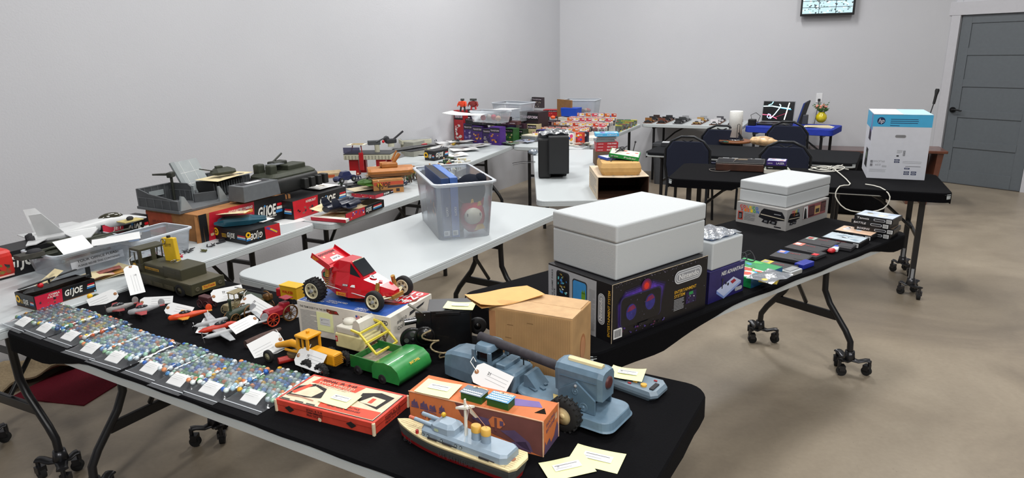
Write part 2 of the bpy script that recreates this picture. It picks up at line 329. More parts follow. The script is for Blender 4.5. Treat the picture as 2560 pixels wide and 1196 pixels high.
def table(name, label, end0, yaw, L, Wd=.762, top=TZ, leg='wish', casters=False, cloth=None, drape=.06, th=.045, group=None, r=.06, lx=.2, topmat=TWHITE, cx=None, hang=None, seam=False, legc=STEEL):
    """end0 = near-left corner (world), table runs along yaw from it, width to the left of that direction"""
    c = Vector((end0[0], end0[1], 0)) + D(yaw) * L / 2 + D(yaw + 90) * Wd / 2
    t = thing(name, label, 'table', c, yaw, group)
    m = MB()
    po = rrect(L, Wd, r, 6); 
    sc = lambda k: [(p[0] * (1 - 2 * k / L), p[1] * (1 - 2 * k / Wd)) for p in po]
    halves = [(po, 0)]
    rs = [[(p[0], p[1], z) for p in sc(k)] for k, z in ((.012, top - th), (0, top - th + .006), (0, top - .016), (.0025, top - .0145), (.0025, top - .0115), (0, top - .010), (.002, top - .002), (.006, top))]
    m.rings(rs, topmat, True, True, False)
    part('tabletop', m, t)
    if seam:
        m = MB(); m.box((0, 0, top - th / 2), (.006, Wd + .002, th + .002), BLACK); part('fold_seam', m, t)
    for sgn in (-1, 1):
        xx = sgn * (L / 2 - lx)
        if leg == 'wish':
            for sy in (-1, 1):
                m = MB(); pts = [(xx, sy * .10, top - th), (xx, sy * .095, .55), (xx, sy * .10, .43), (xx, sy * .135, .36), (xx, sy * .235, .235), (xx, sy * .268, .18), (xx, sy * .272, .12), (xx, sy * .272, .085 if casters else 0)]
                m.tube(pts, .0165, legc, 12); lo = part('leg', m, t)
                if casters:
                    m = MB(); caster_base(m, xx, sy * .272, 90 if sgn > 0 else -90, mt('3f3f42', .3, .8), RUBBER); part('caster_foot', m, lo)
            m = MB(); m.box((xx, 0, .30), (.02, .36, .045), legc, .004); part('cross_bar', m, t); m = MB(); m.box((xx, 0, .55), (.018, .2, .022), legc); part('cross_bar', m, t); m = MB(); m.box((xx, 0, top - th - .01), (.04, Wd * .8, .02), legc); part('mounting_rail', m, t)
        else:
            for sy in (-1, 1):
                m = MB(); m.tube([(xx, sy * .27, top - th), (xx, sy * .27, .12 if casters else 0)], .017 if leg == 'H' else .024, legc, 10 if leg == 'H' else 4); lo = part('leg', m, t)
                if casters: 
                    m = MB(); m.tube([(xx, sy * .27, .2), (xx, sy * .27, .085)], .02, GREY, 10); caster_base(m, xx, sy * .27, 90 * sgn, mt('4a4a4d', .3, .8), RUBBER); part('caster_foot', m, lo)
            m = MB(); m.box((xx, 0, .42), (.018, .54, .025), legc, .003); part('cross_bar', m, t); m = MB(); m.box((xx, 0, top - th - .012), (.03, .6, .024), legc); part('mounting_rail', m, t)
        m = MB(); m.tube([(xx, 0, .42 if leg != 'wish' else .33), (xx - sgn * .22, 0, top - th - .1), (xx - sgn * .38, 0, top - th - .01)], .011, legc, 6); part('brace', m, t)
    if cloth:
        m = MB(); n = 14; rs = []
        def ringp(k, z, wv):
            out = []
            pts = rrect(L + 2 * k, Wd + 2 * k, r + .01 + k, 6); full = []
            for i, p in enumerate(pts):
                q = pts[(i + 1) % len(pts)]; dd = math.hypot(q[0] - p[0], q[1] - p[1]); ns = max(1, int(dd / .05))
                for j in range(ns): full.append((p[0] + (q[0] - p[0]) * j / ns, p[1] + (q[1] - p[1]) * j / ns))
            for i, (x, y) in enumerate(full):
                zz2 = z
                if wv: zz2 = z - hang(x / (L / 2), y / (Wd / 2), i) if hang else z - drape
                out.append((x, y, zz2))
            return out
        base = ringp(-.001, top + .0025, 0)
        m.rings([ringp(-.014, top + .0028, 0), base, ringp(.003, top - .004, 0), ringp(.004, top - .012, 1)], cloth, False, True, False)
        inner = ringp(-.014, top + .0028, 0); m.add(inner, [tuple(range(len(inner)))], cloth)
        co = one('tablecloth', m, cloth_label(label), 'tablecloth', c, yaw)
    return t
def cloth_label(l):
    return ('black cloth on the front table, under the marble bags' if 'marble' in l else 'black cloth on the table of game console cartons' if 'console' in l else 'black cloth on the far right table, under the printer carton' if 'printer' in l else 'faded black cloth on the table behind the chairs')
def hang_main(u, v, i):
    if v < -.95: return -.006 + .06 * max(0, min(1, (-.55 - u) * 5)) + .0015 * math.sin(i * 1.3) + (.03 if u > .93 else 0)
    return .05 + .004 * math.sin(i * 1.7)
c9 = Vector((-.679, 2.043, 0)); e9 = c9 - D(-30) * 1.22 - D(60) * .381
table('folding_table', 'front table that holds the marble bags and the toy battleship', e9 + D(-30) * .03, -30, 2.41, casters=True, cloth=CLOTH, hang=hang_main)
def hang_game(u, v, i):
    if v < -.95: return .002 + .07 * max(0, min(1, (-.35 - u) * 3)) + .055 * max(0, min(1, (u - .62) * 4)) + .003 * math.sin(i * .9)
    return .07
e10 = D(37) * 1.38 + D(127) * 1.44
table('folding_table', 'table on the right that holds the game console cartons and cartridges', e10, 37, 2.31, casters=True, cloth=CLOTH, hang=hang_game, lx=.26)
def hang_at(u, v, i):
    if v < -.95: return .05 if (u < -.45 or u > .55) else .022
    return .06
e11 = P(1668, 447, TZ)
table('folding_table', 'table on the far right that holds the white printer carton', e11, -24, 1.86, leg='post', casters=True, cloth=CLOTH, hang=hang_at, lx=.15)
table('folding_table', 'table behind the chairs that holds the paper towel roll', P(1611, 381, .72), -29.5, 1.9, top=.72, leg='H', cloth=mt('17181b', .9, var=.15, bump=.3, scale=200), hang=lambda u, v, i: (.012 if v < -.95 else .05), seam=True, lx=.15)
table('folding_table', 'bare white table in the middle that holds the big clear bin', D(57.5) * 1.78 + D(147.5) * 1.915, 57.5, 1.84, leg='wish', r=.09, lx=.3)
table('folding_table', 'bare white table under the black television', (.155, 5.13, 0) if 0 else Vector((.93, 4.33, 0)), 88.6, 2.36, leg='wish', r=.07)
table('folding_table', 'white table at the left edge, with the white jet on it', Vector((-1.155, 3.87, 0)) - D(64) * 1.83, 64, 1.83, leg='wish', casters=True, lx=.26)
table('folding_table', 'white table along the left wall, with the tan tank on it', Vector((-1.10, 3.75, 0)) + D(63) * .09, 63, 1.61, leg='wish', lx=.25)
table('folding_table', 'white table along the left wall, covered in loose papers', Vector((.075, 7.22, 0)) - D(69.5) * 1.83, 69.5, 1.83, leg='wish')
table('folding_table', 'white table in the far corner, crowded with carded toy cars', Vector((.71, 6.72, 0)), 65, 2.46, leg='H')
table('folding_table', 'white table against the back wall, with spaced rows of toy cars', Vector((1.74, 8.96, 0)), -26.5, 1.29, leg='H', lx=.15)
BLUE = mt('15309c', .8, var=.1)
table('folding_table', 'small table with a royal blue cloth under the laptop', Vector((2.93, 8.42, 0)), -36, 1.02, Wd=.6, leg='H', cloth=None, topmat=BLUE, th=.075, lx=.12)
# ================================================================ front table
ZT = TZ + .003
STR = mt('e9e9e4', .8)
def frameX(o, x, n):
    x = x.normalized(); n = (n - x * n.dot(x)).normalized(); y = n.cross(x)
    return Matrix(((x.x, y.x, n.x, o.x), (x.y, y.y, n.y, o.y), (x.z, y.z, n.z, o.z), (0, 0, 0, 1)))
def tag(A, B, nrm, label, num='', W=.056, string=None, grp=None, col=None):
    """manila style price tag from its hole end A to its far end B"""
    nrm = (Vector((0, 0, EYE)) - A).normalized() + Vector((0, 0, nrm.z * .5))
    X = frameX(A, B - A, nrm); L = (B - A).length
    t = thing('price_tag', label, 'tag', A, 0, grp); Ti = Matrix.Translation(-A)
    m = MB(Ti @ X); c = col or PURE
    m.prism([(-.008, -W * .28), (-.008, W * .28), (.006, W / 2), (L, W / 2), (L, -W / 2), (.006, -W / 2)], -.0004, .0004, c)
    F = Matrix.Translation((0, 0, .0004))
    for y in (.012, .002, -.008): m.dq(F, L * .3, y, L * .92, y + .0007, GREY)
    if num: m.txt(F, num, L * .3, .006, .008, INK)
    part('card', m, t)
    m = MB(Ti @ X); m.lathe([(.0025, -.0008), (.0065, -.0008), (.0065, .001), (.0025, .001)], mt('9a6a44', .6), 14); part('reinforcement_ring', m, t)
    if string:
        m = MB(Ti); m.tube([A + Vector((0, 0, .001))] + string, .0011, STR, 6); part('string', m, t, 'white cotton string')
    return t
def note(loc, yaw, label, w=.1, h=.075, curl=.006, tilt=0, num='', grp=None):
    m = MB(); X = Matrix.Rotation(R(tilt), 4, 'X')
    m.sheet(w, h, lambda x, y: .001 + curl * ((x / w + .5) ** 3) * (y / h + .5) + curl * .6 * (max(0, -x / w) * 2) ** 3, NOTE, 8, 6, .0005, X)
    F = X @ Matrix.Translation((-w / 2, -h / 2, curl * .35 + .0015))
    m.dq(F, w * .22, h * .38, w * .8, h * .72, PURE); m.dq(F, w * .26, h * .62, w * .74, h * .635, INK, 2); m.dq(F, w * .26, h * .48, w * .6, h * .49, GREY, 2)
    if num: m.txt(F, num, w * .3, h * .55, .004, INK, 3)
    return one('note_card', m, label, 'note', loc, yaw, grp)
# ---- bags of marbles
FILM = clear('zip_bag_film', 'f6f9fb', .05, 'd4dbe4', .15, .12, .15, 24)
MCOL = {'mix': ['7d8f9c', '9a4f3c', 'b9842e', '3f6b8f', '6f8f6a', 'c7c9c4', '35567d', 'a8b7b4'], 'swirl': ['8fa0a8', '5d8f77', 'b3542f', '3a6fae', 'c9b33a', 'd6d9d6', '2f4f7f', '7f9f9a'],
        'cat': ['b8c6cc', 'd9e4e0', '6b93c9', '9cc4ae', '2f62b5', 'cfd8dc', 'e9eeec', '79a37c', '4a7fb0', 'a9c8d8', 'd88a5a', '8fb6a0']}
_mm = {}
def marble_mesh(c, r):
    if (c, r) not in _mm:
        m = MB(); m.ball((0, 0, 0), r, mt(c, .12, var=.35, scale=60, coat=.3), 10); _mm[(c, r)] = m.mesh('marble')
    return _mm[(c, r)]
bagspec = [ # label pixel, width, yaw, kind, wording
 ((60, 808), .17, 59, 'mix', 'zip bag of amber and clear marbles at the left end of the row'),
 ((115, 823), .15, 59, 'swirl', 'zip bag of swirled marbles, second from the left end'),
 ((177, 843), .16, 60, 'swirl', 'zip bag of clear and yellow swirled marbles, third from the left end'),
 ((228, 874), .17, 62, 'cat', 'zip bag of blue and white marbles, left one of the overlapping large pair'),
 ((290, 897), .17, 62, 'cat', 'zip bag of blue and white marbles, right one of the overlapping large pair'),
 ((378, 924), .155, 60, 'cat', 'zip bag of milky marbles just right of the wide gap in the row'),
 ((446, 954), .15, 61, 'cat', 'zip bag of marbles left of the bag with bright green marbles'),
 ((528, 975), .15, 61, 'cat', 'zip bag with bright green and orange marbles, second from the red radio box'),
 ((633, 997), .16, 61, 'cat', 'zip bag of marbles touching the red radio box')]
nm = 0; LEFT = []
for bi, (px, bw, by, kind, lab) in enumerate(bagspec):
    A = P(px[0], px[1], ZT + .006); X = Matrix.Translation((A.x, A.y, ZT)) @ Matrix.Rotation(R(by - 90), 4, 'Z')
    BL = .235; y0 = -.055; rr = random.Random(bi + 3)
    def hz(x, y, bw=bw, BL=BL, y0=y0):
        u = min(1, max(0, (bw / 2 - abs(x)) / .018)); v = min(1, max(0, (y - y0 - .042) / .042)); e = min(1, max(0, (y0 + BL - y) / .02))
        return .0015 + .0185 * (u * v * e) ** .5 + .0008 * math.sin(x * 190 + y * 60) * v
    t = thing('marble_bag', lab, 'bag of marbles', (A.x, A.y, ZT), by - 90, 'zip bags of marbles')
    m = MB(); nx, ny = 12, 16
    vs = []; 
    for j in range(ny + 1):
        for i in range(nx + 1):
            x = -bw / 2 + bw * i / nx; y = y0 + BL * j / ny; vs.append((x, y, hz(x, y) + (-.012 * max(0, (y0 + .02 - y) / .02) if False else 0)))
    fs = [(j * (nx + 1) + i, j * (nx + 1) + i + 1, (j + 1) * (nx + 1) + i + 1, (j + 1) * (nx + 1) + i) for j in range(ny) for i in range(nx)]
    m.add(vs, fs, FILM, True); part('plastic_film', m, t)
    m = MB(); m.box((0, y0 + .016, .0025), (bw * .98, .0022, .0015), mt('c9ced4', .3)); part('zip_strip', m, t)
    m = MB(); m.sheet(.068, .042, lambda x, y: hz(x, y + .001) + .0012, PURE, 4, 4)
    F = Matrix.Translation((-.031, -.021, hz(0, 0) + .0035)) @ Matrix.Rotation(R(14), 4, 'X')
    for k in range(3): m.dq(F, .006, .026 - k * .007, .056 - .012 * (k == 2), .0268 - k * .007, GREY)
    part('paper_label', m, t, 'small white printed label', (0, 0.001, 0))
    # marbles: the ones that show largest are things, the rest stay one heap
    cols = MCOL[kind]; rows = []
    s = .0168; j = 0; y = y0 + .066
    while y < y0 + BL - .012:
        x = -bw / 2 + .012 + (s / 2 if j % 2 else 0)
        while x < bw / 2 - .011:
            if not (abs(x) < .034 and y < .024): rows.append((x + rr.uniform(-.002, .002), y + rr.uniform(-.002, .002)))
            x += s
        y += s * .9; j += 1
    cap = {0: 0, 1: 0, 2: 0, 3: 50, 4: 70, 5: 36, 6: 36, 7: 50, 8: 58}[bi]
    rest = MB(X)
    rows.sort(key=lambda q: q[1])
    for k, (x, y) in enumerate(rows):
        c = rr.choice(cols); c = rr.choice(['2f8f4a', 'd8722e', 'd9a82e', c]) if bi >= 6 and rr.random() < .18 else c
        z = .009 + rr.uniform(0, .004)
        if k < cap and nm < 300:
            nm += 1; w = X @ Vector((x, y, z)); one('marble', marble_mesh(c, .0086), 'small glass marble inside the ' + {3: 'large blue and white bag on the left of the pair', 4: 'large blue and white bag on the right of the pair', 5: 'milky marble bag after the gap', 6: 'bag left of the green marbles', 7: 'bag with green and orange marbles', 8: 'bag touching the red radio box'}[bi], 'marble', w, 0, 'marbles in bag %s' % ['', '', '', 'of the left large pair', 'of the right large pair', 'after the gap', 'left of the greens', 'with the greens', 'by the red box'][bi])
        else: rest.ball((x, y, z), .0086, mt(c, .12, var=.35, scale=60, coat=.3), 8)
    LEFT.append(rest)
big = MB()
for r_ in LEFT:
    for mi_, mat_ in enumerate(r_.mats):
        idx = [i for i, q in enumerate(r_.m) if q == mi_]; 
        if not idx: continue
        used = {}; vs = []; fs = []
        for i in idx:
            g = []
            for v in r_.f[i]:
                if v not in used: used[v] = len(vs); vs.append(r_.v[v])
                g.append(used[v])
            fs.append(tuple(g))
        big.add(vs, fs, mat_, True)
one('marbles', big, 'the remaining glass marbles filling the row of zip bags', 'marbles', kind='stuff')
# ---- price notes
note(P(1418, 1172, ZT) + Vector((0, 0, .002)), 18, 'pale yellow note card at the bottom edge, number 12 printed, nearest the camera', .118, .075, .003, 0, '12')
note(P(1492, 1148, ZT), -25, 'blank pale yellow note card half under the nearest note card', .125, .08, .004)
# ---- red radio practice set box
RBX = mt('c8402e', .6, var=.15, scale=25); RB2 = mt('d9492f', .55, var=.05); CREAM = mt('d8c9ae', .8, var=.12); PINK = mt('d8a08c', .7); DK = mt('1c1614', .7)
w, d, h = .158, .330, .037
loc = cnr(936, 1091, ZT, 65, w, d); loc.z = ZT
m = MB(); m.box((0, 0, h / 2), (w, d, h), RBX, .0015); m.box((0, 0, h * .8), (w + .003, d + .003, h * .42), RBX, .001)
WORN = mt('d9c6a8', .9, var=.2)
for (x, y) in ((-1, -1), (1, -1), (-1, 1)): m.box((x * w / 2, y * d / 2, h * .5), (.008, .008, h * 1.01), WORN, .002)
F = face(w + .003, d + .003, h + .0005, 'T'); W, H = d + .003, w + .003
m.dq(F, .008, .008, W - .008, H - .008, INK); m.dq(F, .010, .010, W - .010, H - .010, CREAM, 2)
m.dp(F, [(.04, H - .012), (.20, H - .012), (.19, H * .70), (.03, H * .72)], RB2, 3); m.dp(F, [(.14, .012), (W - .012, .012), (W - .012, H * .32), (.13, H * .28)], RB2, 3)
m.dp(F, [(.012, .03), (.06, .035), (.12, .05), (.10, .1), (.05, .112), (.012, .085)], DK, 3); m.dp(F, [(.02, .04), (.09, .045), (.10, .085), (.06, .1), (.03, .075)], CREAM, 4)
m.dp(F, [(.22, .08), (.30, .06), (.31, .13), (.26, .14), (.21, .12)], DK, 3); m.dp(F, [(.23, .075), (.29, .07), (.295, .11), (.25, .115)], CREAM, 4); m.dq(F, .255, .08, .268, .105, RB2, 5)
m.dp(F, [(.015, .05), (.03, .045), (.05, .1), (.035, .105)], RB2, 5); m.tube([F @ Vector(p) for p in ((.02, .03, .003), (.06, .035, .003), (.11, .03, .003))], .0012, PINK, 5)
m.txt(F, 'SIGNAL  JR.  R-68', .055, H - .027, .011, INK, 5, .12); m.txt(F, 'TWIN WIRELESS', .05, H - .041, .011, CREAM, 5, .13); m.txt(F, 'PRACTICE SET', .055, H - .055, .011, CREAM, 5, .12)
m.txt(F, 'INSTRUCTIVE PRACTICE', .15, .036, .007, INK, 5, .11); m.txt(F, 'SEND REAL MESSAGES', .16, .024, .007, INK, 5, .11)
for q in (.012, .06, .1): m.dq(F, q, .011, q + .03, .015, INK, 4)
F = face(w + .003, d + .003, h, 'l')
for x in (.05, .26): m.dp(F, [(x - .017, .018), (x, .027), (x + .017, .018), (x, .007)], DK); 
m.txt(F, 'SIGNAL JR. R-68', .11, .026, .0065, DK, 1, .055); m.txt(F, 'TWIN WIRELESS', .11, .018, .0065, DK, 1, .055); m.txt(F, 'PRACTICE SET', .11, .010, .0065, DK, 1, .055)
m.dc(F, .155, .008, .006, WORN, 2)
F = face(w + .003, d + .003, h, 'f'); m.txt(F, 'SIGNAL JR. R-68', .05, .024, .006, DK, 1, .07); m.txt(F, 'TWIN WIRELESS', .05, .016, .006, DK, 1, .07); m.txt(F, 'PRACTICE SET', .05, .008, .006, DK, 1, .07)
one('radio_kit_box', m, 'flat worn red wireless practice set box beside the marble bags', 'box', loc, 65)
note(P(850, 1000, ZT + h + .003), -27, 'pale yellow note card lying on the flat red radio box', .10, .068, .004, 0, '30')
# ---- orange battleship carton
OR = mt('c9713f', .7, var=.12, scale=20); PUR = mt('5a4666', .8, var=.15); PUR2 = mt('6d3f3a', .8, var=.1)
w, d, h = .100, .386, .096; BSY = 64.2
loc = cnr(1358, 1143, ZT, BSY, w, d); loc.z = ZT; BSL = loc.copy()
m = MB(); m.box((0, 0, h / 2), (w, d, h), OR, .0015)
WK = mt('caa183', .9, var=.2)
for (a, b) in (((-w / 2, -d / 2, 0), (-w / 2, -d / 2, h)), ((w / 2, -d / 2, 0), (w / 2, -d / 2, h))): m.tube([a, b], .0022, WK, 6)
m.tube([(-w / 2, -d / 2, h), (-w / 2, -d / 2 + .05, h + .001), (-w / 2, .02, h), (-w / 2, d / 2, h)], .0018, WK, 6)
F = face(w, d, h, 'l')
m.dp(F, [(.14, .096), (.16, .05), (.38, 0), (.386, 0), (.386, .094), (.2, .094)], PUR2, 1)
m.dp(F, [(.14, .096), (.16, .06), (.25, .02), (.386, 0), (.14, 0), (.0, 0), (.0, .02), (.13, .05)], OR, 2)
m.dp(F, [(.19, .06), (.23, .05), (.26, .06), (.24, .07), (.2, .072)], PUR, 2); m.dp(F, [(.27, .045), (.31, .055), (.35, .03), (.36, .005), (.33, .012), (.3, .03)], PUR, 2); m.dp(F, [(.30, .02), (.34, .03), (.355, .002), (.32, .004)], PUR, 2)
m.dp(F, [(.245, .05), (.27, .05), (.285, .065), (.275, .08), (.25, .08), (.238, .066)], OR, 3); m.dq(F, .255, .04, .262, .078, PUR2, 4); m.dq(F, .27, .058, .28, .072, PUR, 4)
for i, (x, ww) in enumerate(((.006, .024), (.034, .026), (.062, .022), (.092, .02))):
    m.dq(F, x, .052, x + ww, .056, PUR, 2); m.dp(F, [(x + .001, .058), (x + ww, .056), (x + ww * .8, .072), (x + ww * .6, .068), (x + ww * .5, .078 if i != 2 else .066), (x + ww * .3, .07), (x + .002, .068)], PUR, 2)
m.txt(F, 'Remti', .045, .028, .02, PUR, 3, .07, 0, 0, .3); m.tube([F @ Vector(p) for p in ((.045, .03, .002), (.036, .042, .002), (.05, .05, .002), (.075, .05, .002), (.085, .046, .002))], .0008, PUR, 5)
F = face(w, d, h, 'T'); m.dp(F, [(.26, .045), (.28, .04), (.36, .06), (.34, .085), (.31, .08), (.27, .075)], mt('75649c', .8), 1)
m.dp(F, [(.35, .03), (.38, .035), (.365, .06)], mt('1a120e', .9), 1)
F = face(w, d, h, 'f'); m.txt(F, 'SHOOTING', .02, .068, .010, PUR, 1, .055, 1, 8); m.txt(F, 'BATTLESHIP', .02, .052, .010, PUR, 1, .055, 1, 8)
m.dp(F, [(.006, .0), (.012, .035), (.02, .02), (.04, .03), (.05, .012), (.07, .02), (.09, .05), (.1, .03), (.1, 0)], PUR, 1); m.dq(F, .075, .06, .09, .078, WK, 2)
one('toy_carton', m, 'long worn orange and purple carton lying behind the toy battleship', 'box', loc, BSY)
note(P(1096, 973, ZT + h + .003), -24, 'pale yellow note card on the left end of the orange battleship carton', .105, .075, .003, 0, '11')
SEA = mt('5f9ec4', .6, var=.2, scale=90); GRN = mt('1f5a1e', .5)
for i, (px, py, lab) in enumerate(((1186, 988, 'left small green block with a printed sea target on the orange carton'), (1252, 1003, 'right small green block with blue waves on top on the orange carton'))):
    c = P(px, py, ZT + h + .012); c.z = ZT + h
    m = MB(); m.box((0, 0, .011), (.062, .034, .022), GRN, .0008)
    F = Matrix.Translation((-.032, -.02, .0228)) @ Matrix.Rotation(R(5), 4, 'X')
    m.box((0, 0, .0228), (.066, .042, .0006), SEA if i else mt('6b7c8c', .6), 0)
    F = Matrix.Translation((-.033, -.021, .0232))
    for k in range(4 if i else 2): m.dp(F, [(.002 + .003 * q, .006 + k * .01 + .0035 * (q % 2)) for q in range(20)] + [(.062 - .003 * q, .003 + k * .01) for q in range(20)], PURE)
    m.dp(F, [(.02, .034), (.045, .04), (.064, .036), (.06, .042), (.02, .042)], CREAM, 2); m.dp(F, [(.025, .036), (.034, .038), (.03, .041)], INK, 3)
    one('target_block', m, lab, 'toy block', c, BSY - 90 - 4)
# ---- toy battleship
bow = P(994, 1050, ZT + .042); stn = P(1306, 1162, ZT + .042); ax = (stn - bow); BY = math.degrees(math.atan2(ax.y, ax.x)); BL = ax.length
ctr = (bow + stn) / 2; ctr.z = ZT
t = thing('toy_battleship', 'grey toy battleship with cream deck and red hull bottom in front of its carton', 'toy ship', ctr, BY)
DECK = mt('d9c89b', .6, var=.06, scale=60); SG = mt('8b9cab', .4, var=.05); HG = mt('5f615e', .5, var=.1); HR = mt('a01f22', .5)
def plan(k, hw, n=10):   # outline of the hull scaled sideways
    L = BL; pts = []
    for i in range(n + 1):
        u = i / n; x = -L / 2 + L * .5 * u; pts.append((x, -hw * math.sin(min(1, u * 1.05) * math.pi / 2) ** .75))
    pts.append((L * .47, -hw * .92)); pts.append((L / 2, -hw * .55)); 
    return pts + [(x, -y) for x, y in reversed(pts)]
out = plan(1, .046); 
def shr(p, k, dx=0): return [(x * (1 - dx), y * k) for x, y in p]
m = MB(); m.rings([[(x, y, z) for x, y in shr(out, k, dx)] for k, dx, z in ((.62, .06, 0), (.72, .045, .012))], HR, True, True, False)
part('keel', m, t, 'red lower hull')
m = MB(); m.rings([[(x, y, z) for x, y in shr(out, k, dx)] for k, dx, z in ((.72, .045, .012), (.88, .02, .03), (.95, .005, .040))], HG, False, True, False)
F = Matrix.Translation((-BL * .2, -.0485, .014)) @ Matrix.Rotation(R(78), 4, 'X')
m.txt(F, 'U.S. BATTLESHIP', .055, .007, .0105, INK, 1, .105, 0); m.txt(Matrix.Translation((-BL * .36, -.041, .016)) @ Matrix.Rotation(R(-9), 4, 'Z') @ Matrix.Rotation(R(78), 4, 'X'), 'B-15', 0, .006, .011, INK, 1, .03, 0)
part('hull', m, t)
m = MB(); m.rings([[(x, y, z) for x, y in shr(out, k, 0)] for k, z in ((.97, .040), (1.0, .043), (1.0, .046))], DECK, True, True, False)
F = Matrix.Translation((-BL / 2, 0, .046)); PL = mt('a8966c', .7)
for q in range(-5, 6):
    y = q * .0072; x0 = BL * (.03 + .06 * (abs(q) / 2.2) ** 1.5); m.dq(F, x0, y, BL * .97, y + .0006, PL)
for k in range(46): x = rnd.uniform(.1, .95) * BL; y = rnd.randrange(-5, 5) * .0072; m.dq(F, x, y, x + .0008, y + .0072, PL)
m.dc(F, BL * .93, 0, .008, mt('a06a4c', .7), 2)
part('deck', m, t)
m = MB(); s0 = [(-.09, -.02), (-.082, -.031), (-.02, -.033), (.06, -.034), (.15, -.034), (.165, -.024)]; s0 = s0 + [(x, -y) for x, y in reversed(s0)]
m.rings([[(x, y, .046) for x, y in s0], [(x, y, .062) for x, y in s0], [(x * .98 + .001, y * .8, .068) for x, y in s0]], SG, True, True, False)
F = Matrix.Translation((0, -.034, .047)) @ Matrix.Rotation(R(90), 4, 'X')
for x in (-.075, -.06, -.018, .025, .04): m.dc(F, x, .008, .004, INK); m.dc(F, x, .008, .0028, mt('9fb0b8', .4), 2)
part('superstructure', m, t)
m = MB(); m.rings([[(x, y, z) for x, y in q] for q, z in (([(-.062, -.02), (-.05, -.027), (-.005, -.028), (.012, -.02), (.012, .02), (-.005, .028), (-.05, .027), (-.062, .02)], .068), ([(-.058, -.02), (-.048, -.026), (-.006, -.026), (.01, -.018), (.01, .018), (-.006, .026), (-.048, .026), (-.058, .02)], .082), ([(-.04, -.012), (-.034, -.016), (-.012, -.016), (-.004, -.01), (-.004, .01), (-.012, .016), (-.034, .016), (-.04, .012)], .09))], SG, True, True, False)
F = Matrix.Translation((-.045, -.0275, .07)) @ Matrix.Rotation(R(90), 4, 'X'); m.pill(F, 0, 0, .014, .008, mt('b9c8a8', .3), 1)
tu = part('gun_turret', m, t)
for y in (-.016, .014):
    m = MB(); m.cyl((-.06, y, .074), (-.115, y, .076), .0052, SG, 12)
    if y < 0: m.cyl((-.115, y, .076), (-.132, y, .0765), .0045, mt('c66a52', .6), 10)
    part('gun_barrel', m, tu)
m = MB(); m.ball((-.045, .012, .094), .0065, mt('d9ae2e', .4)); part('yellow_knob', m, tu)
for x in (.062, .09):
    m = MB(); m.lathe([(.0125, .066), (.0125, .088)], SG, 18, Matrix.Translation((x, 0, 0)), .85); f = part('funnel', m, t)
    m = MB(); m.lathe([(.013, .088), (.0132, .103), (.011, .1045)], mt('d0a44a', .5), 18, Matrix.Translation((x, 0, 0)), .85); part('funnel_cap', m, f, 'yellow funnel band')
m = MB(); m.box((.032, 0, .115), (.0055, .0086, .1), mt('dfdccf', .5), .001, tp=.7); ms = part('mast', m, t)
m = MB(); m.prism([(-.012, 0), (0, -.004), (.012, 0), (0, .004)], 0, .003, mt('dfdccf', .5), Matrix.Translation((.032, 0, .14)) @ Matrix.Rotation(R(40), 4, 'Z') @ Matrix.Scale(1.9, 4)); part('crow_nest', m, ms)
m = MB(); m.tube([(.032, 0, .163), (.05, -.012, .145), (.045, -.03, .05)], .0006, STR, 4); m.tube([(.032, 0, .16), (.092, .002, .105)], .0006, mt('c08a6a', .8), 4); part('rigging', m, ms)
m = MB(); m.add([(.045, 0, .148), (.045, 0, .132), (.06, .001, .122), (.07, .002, .126)], [(0, 1, 2, 3)], mt('cfc4b0', .8)); part('flag', m, ms)
for (x, y) in ((-.045, -.037), (.0, -.037), (.11, -.04), (.13, .035)):
    m = MB(); m.box((x, y, .052), (.028, .003, .004), INK); m.cyl((x, y, .053), (x + .03, y - .002, .054), .0015, INK, 6); part('deck_gun', m, t)
m = MB(); m.cyl((-.1, -.028, .046), (-.1, -.028, .055), .004, HR, 12); part('red_button', m, t)
# ---- blue missile launcher truck
def wheel(m, c, r, wd, tyre, hub, ax='y', lugs=0, hr=.55, spokes=0):
    """tyre and hub at c; axle along y"""
    T = Matrix.Translation(c) @ Matrix.Rotation(R(90), 4, 'X')
    m.lathe([(r * hr, -wd / 2), (r * .9, -wd / 2), (r, -wd * .3), (r, wd * .3), (r * .9, wd / 2), (r * hr, wd / 2)], tyre, 26, T, cap=False)
    m.lathe([(.001, -wd * .42), (r * hr, -wd * .42), (r * hr, wd * .42), (.001, wd * .42)], hub, 20, T)
    m.lathe([(.001, -wd * .52), (r * .16, -wd * .52), (r * .16, wd * .52), (.001, wd * .52)], hub, 10, T)
    for k in range(lugs):
        a = 2 * math.pi * k / lugs
        for s in (-1, 1):
            aa = a + (math.pi / lugs if s > 0 else 0)
            m.box((0, 0, 0), (r * .09, wd * .46, r * .12), tyre, X=Matrix.Translation((c[0] + r * .99 * math.cos(aa), c[1] + s * wd * .24, c[2] + r * .99 * math.sin(aa))) @ Matrix.Rotation(-aa + math.pi / 2, 4, 'Y'))
def put_wheels(t, lst, r, wd, tyre, hub, name='wheel', lugs=0, hr=.55):
    for c in lst:
        m = MB(Matrix.Translation((-c[0], -c[1], -c[2]))); wheel(m, c, r, wd, tyre, hub, 'y', lugs, hr); part(name, m, t, loc=c)
SB = mt('61798b', .45, var=.12, scale=40); SB2 = mt('566e80', .45, var=.1)
o = Vector((.131, 1.556, ZT)) + D(55) * .078
t = thing('toy_missile_launcher', 'large blue grey toy missile launcher truck with a dark barrel', 'toy truck', o, -36)
m = MB(); pl = rrect(.20, .135, .05, 6); m.rings([[(x - .085, y, z) for x, y in [(px * k, py * k) for px, py in pl]] for k, z in ((1, .038), (1, .05), (.96, .053))], SB, True, True, False)
for k, (x, y) in enumerate(((-.13, .015), (-.12, -.01), (-.135, -.03))): m.box((x, y, .056), (.032, .01, .003), SB2, rz=-20)
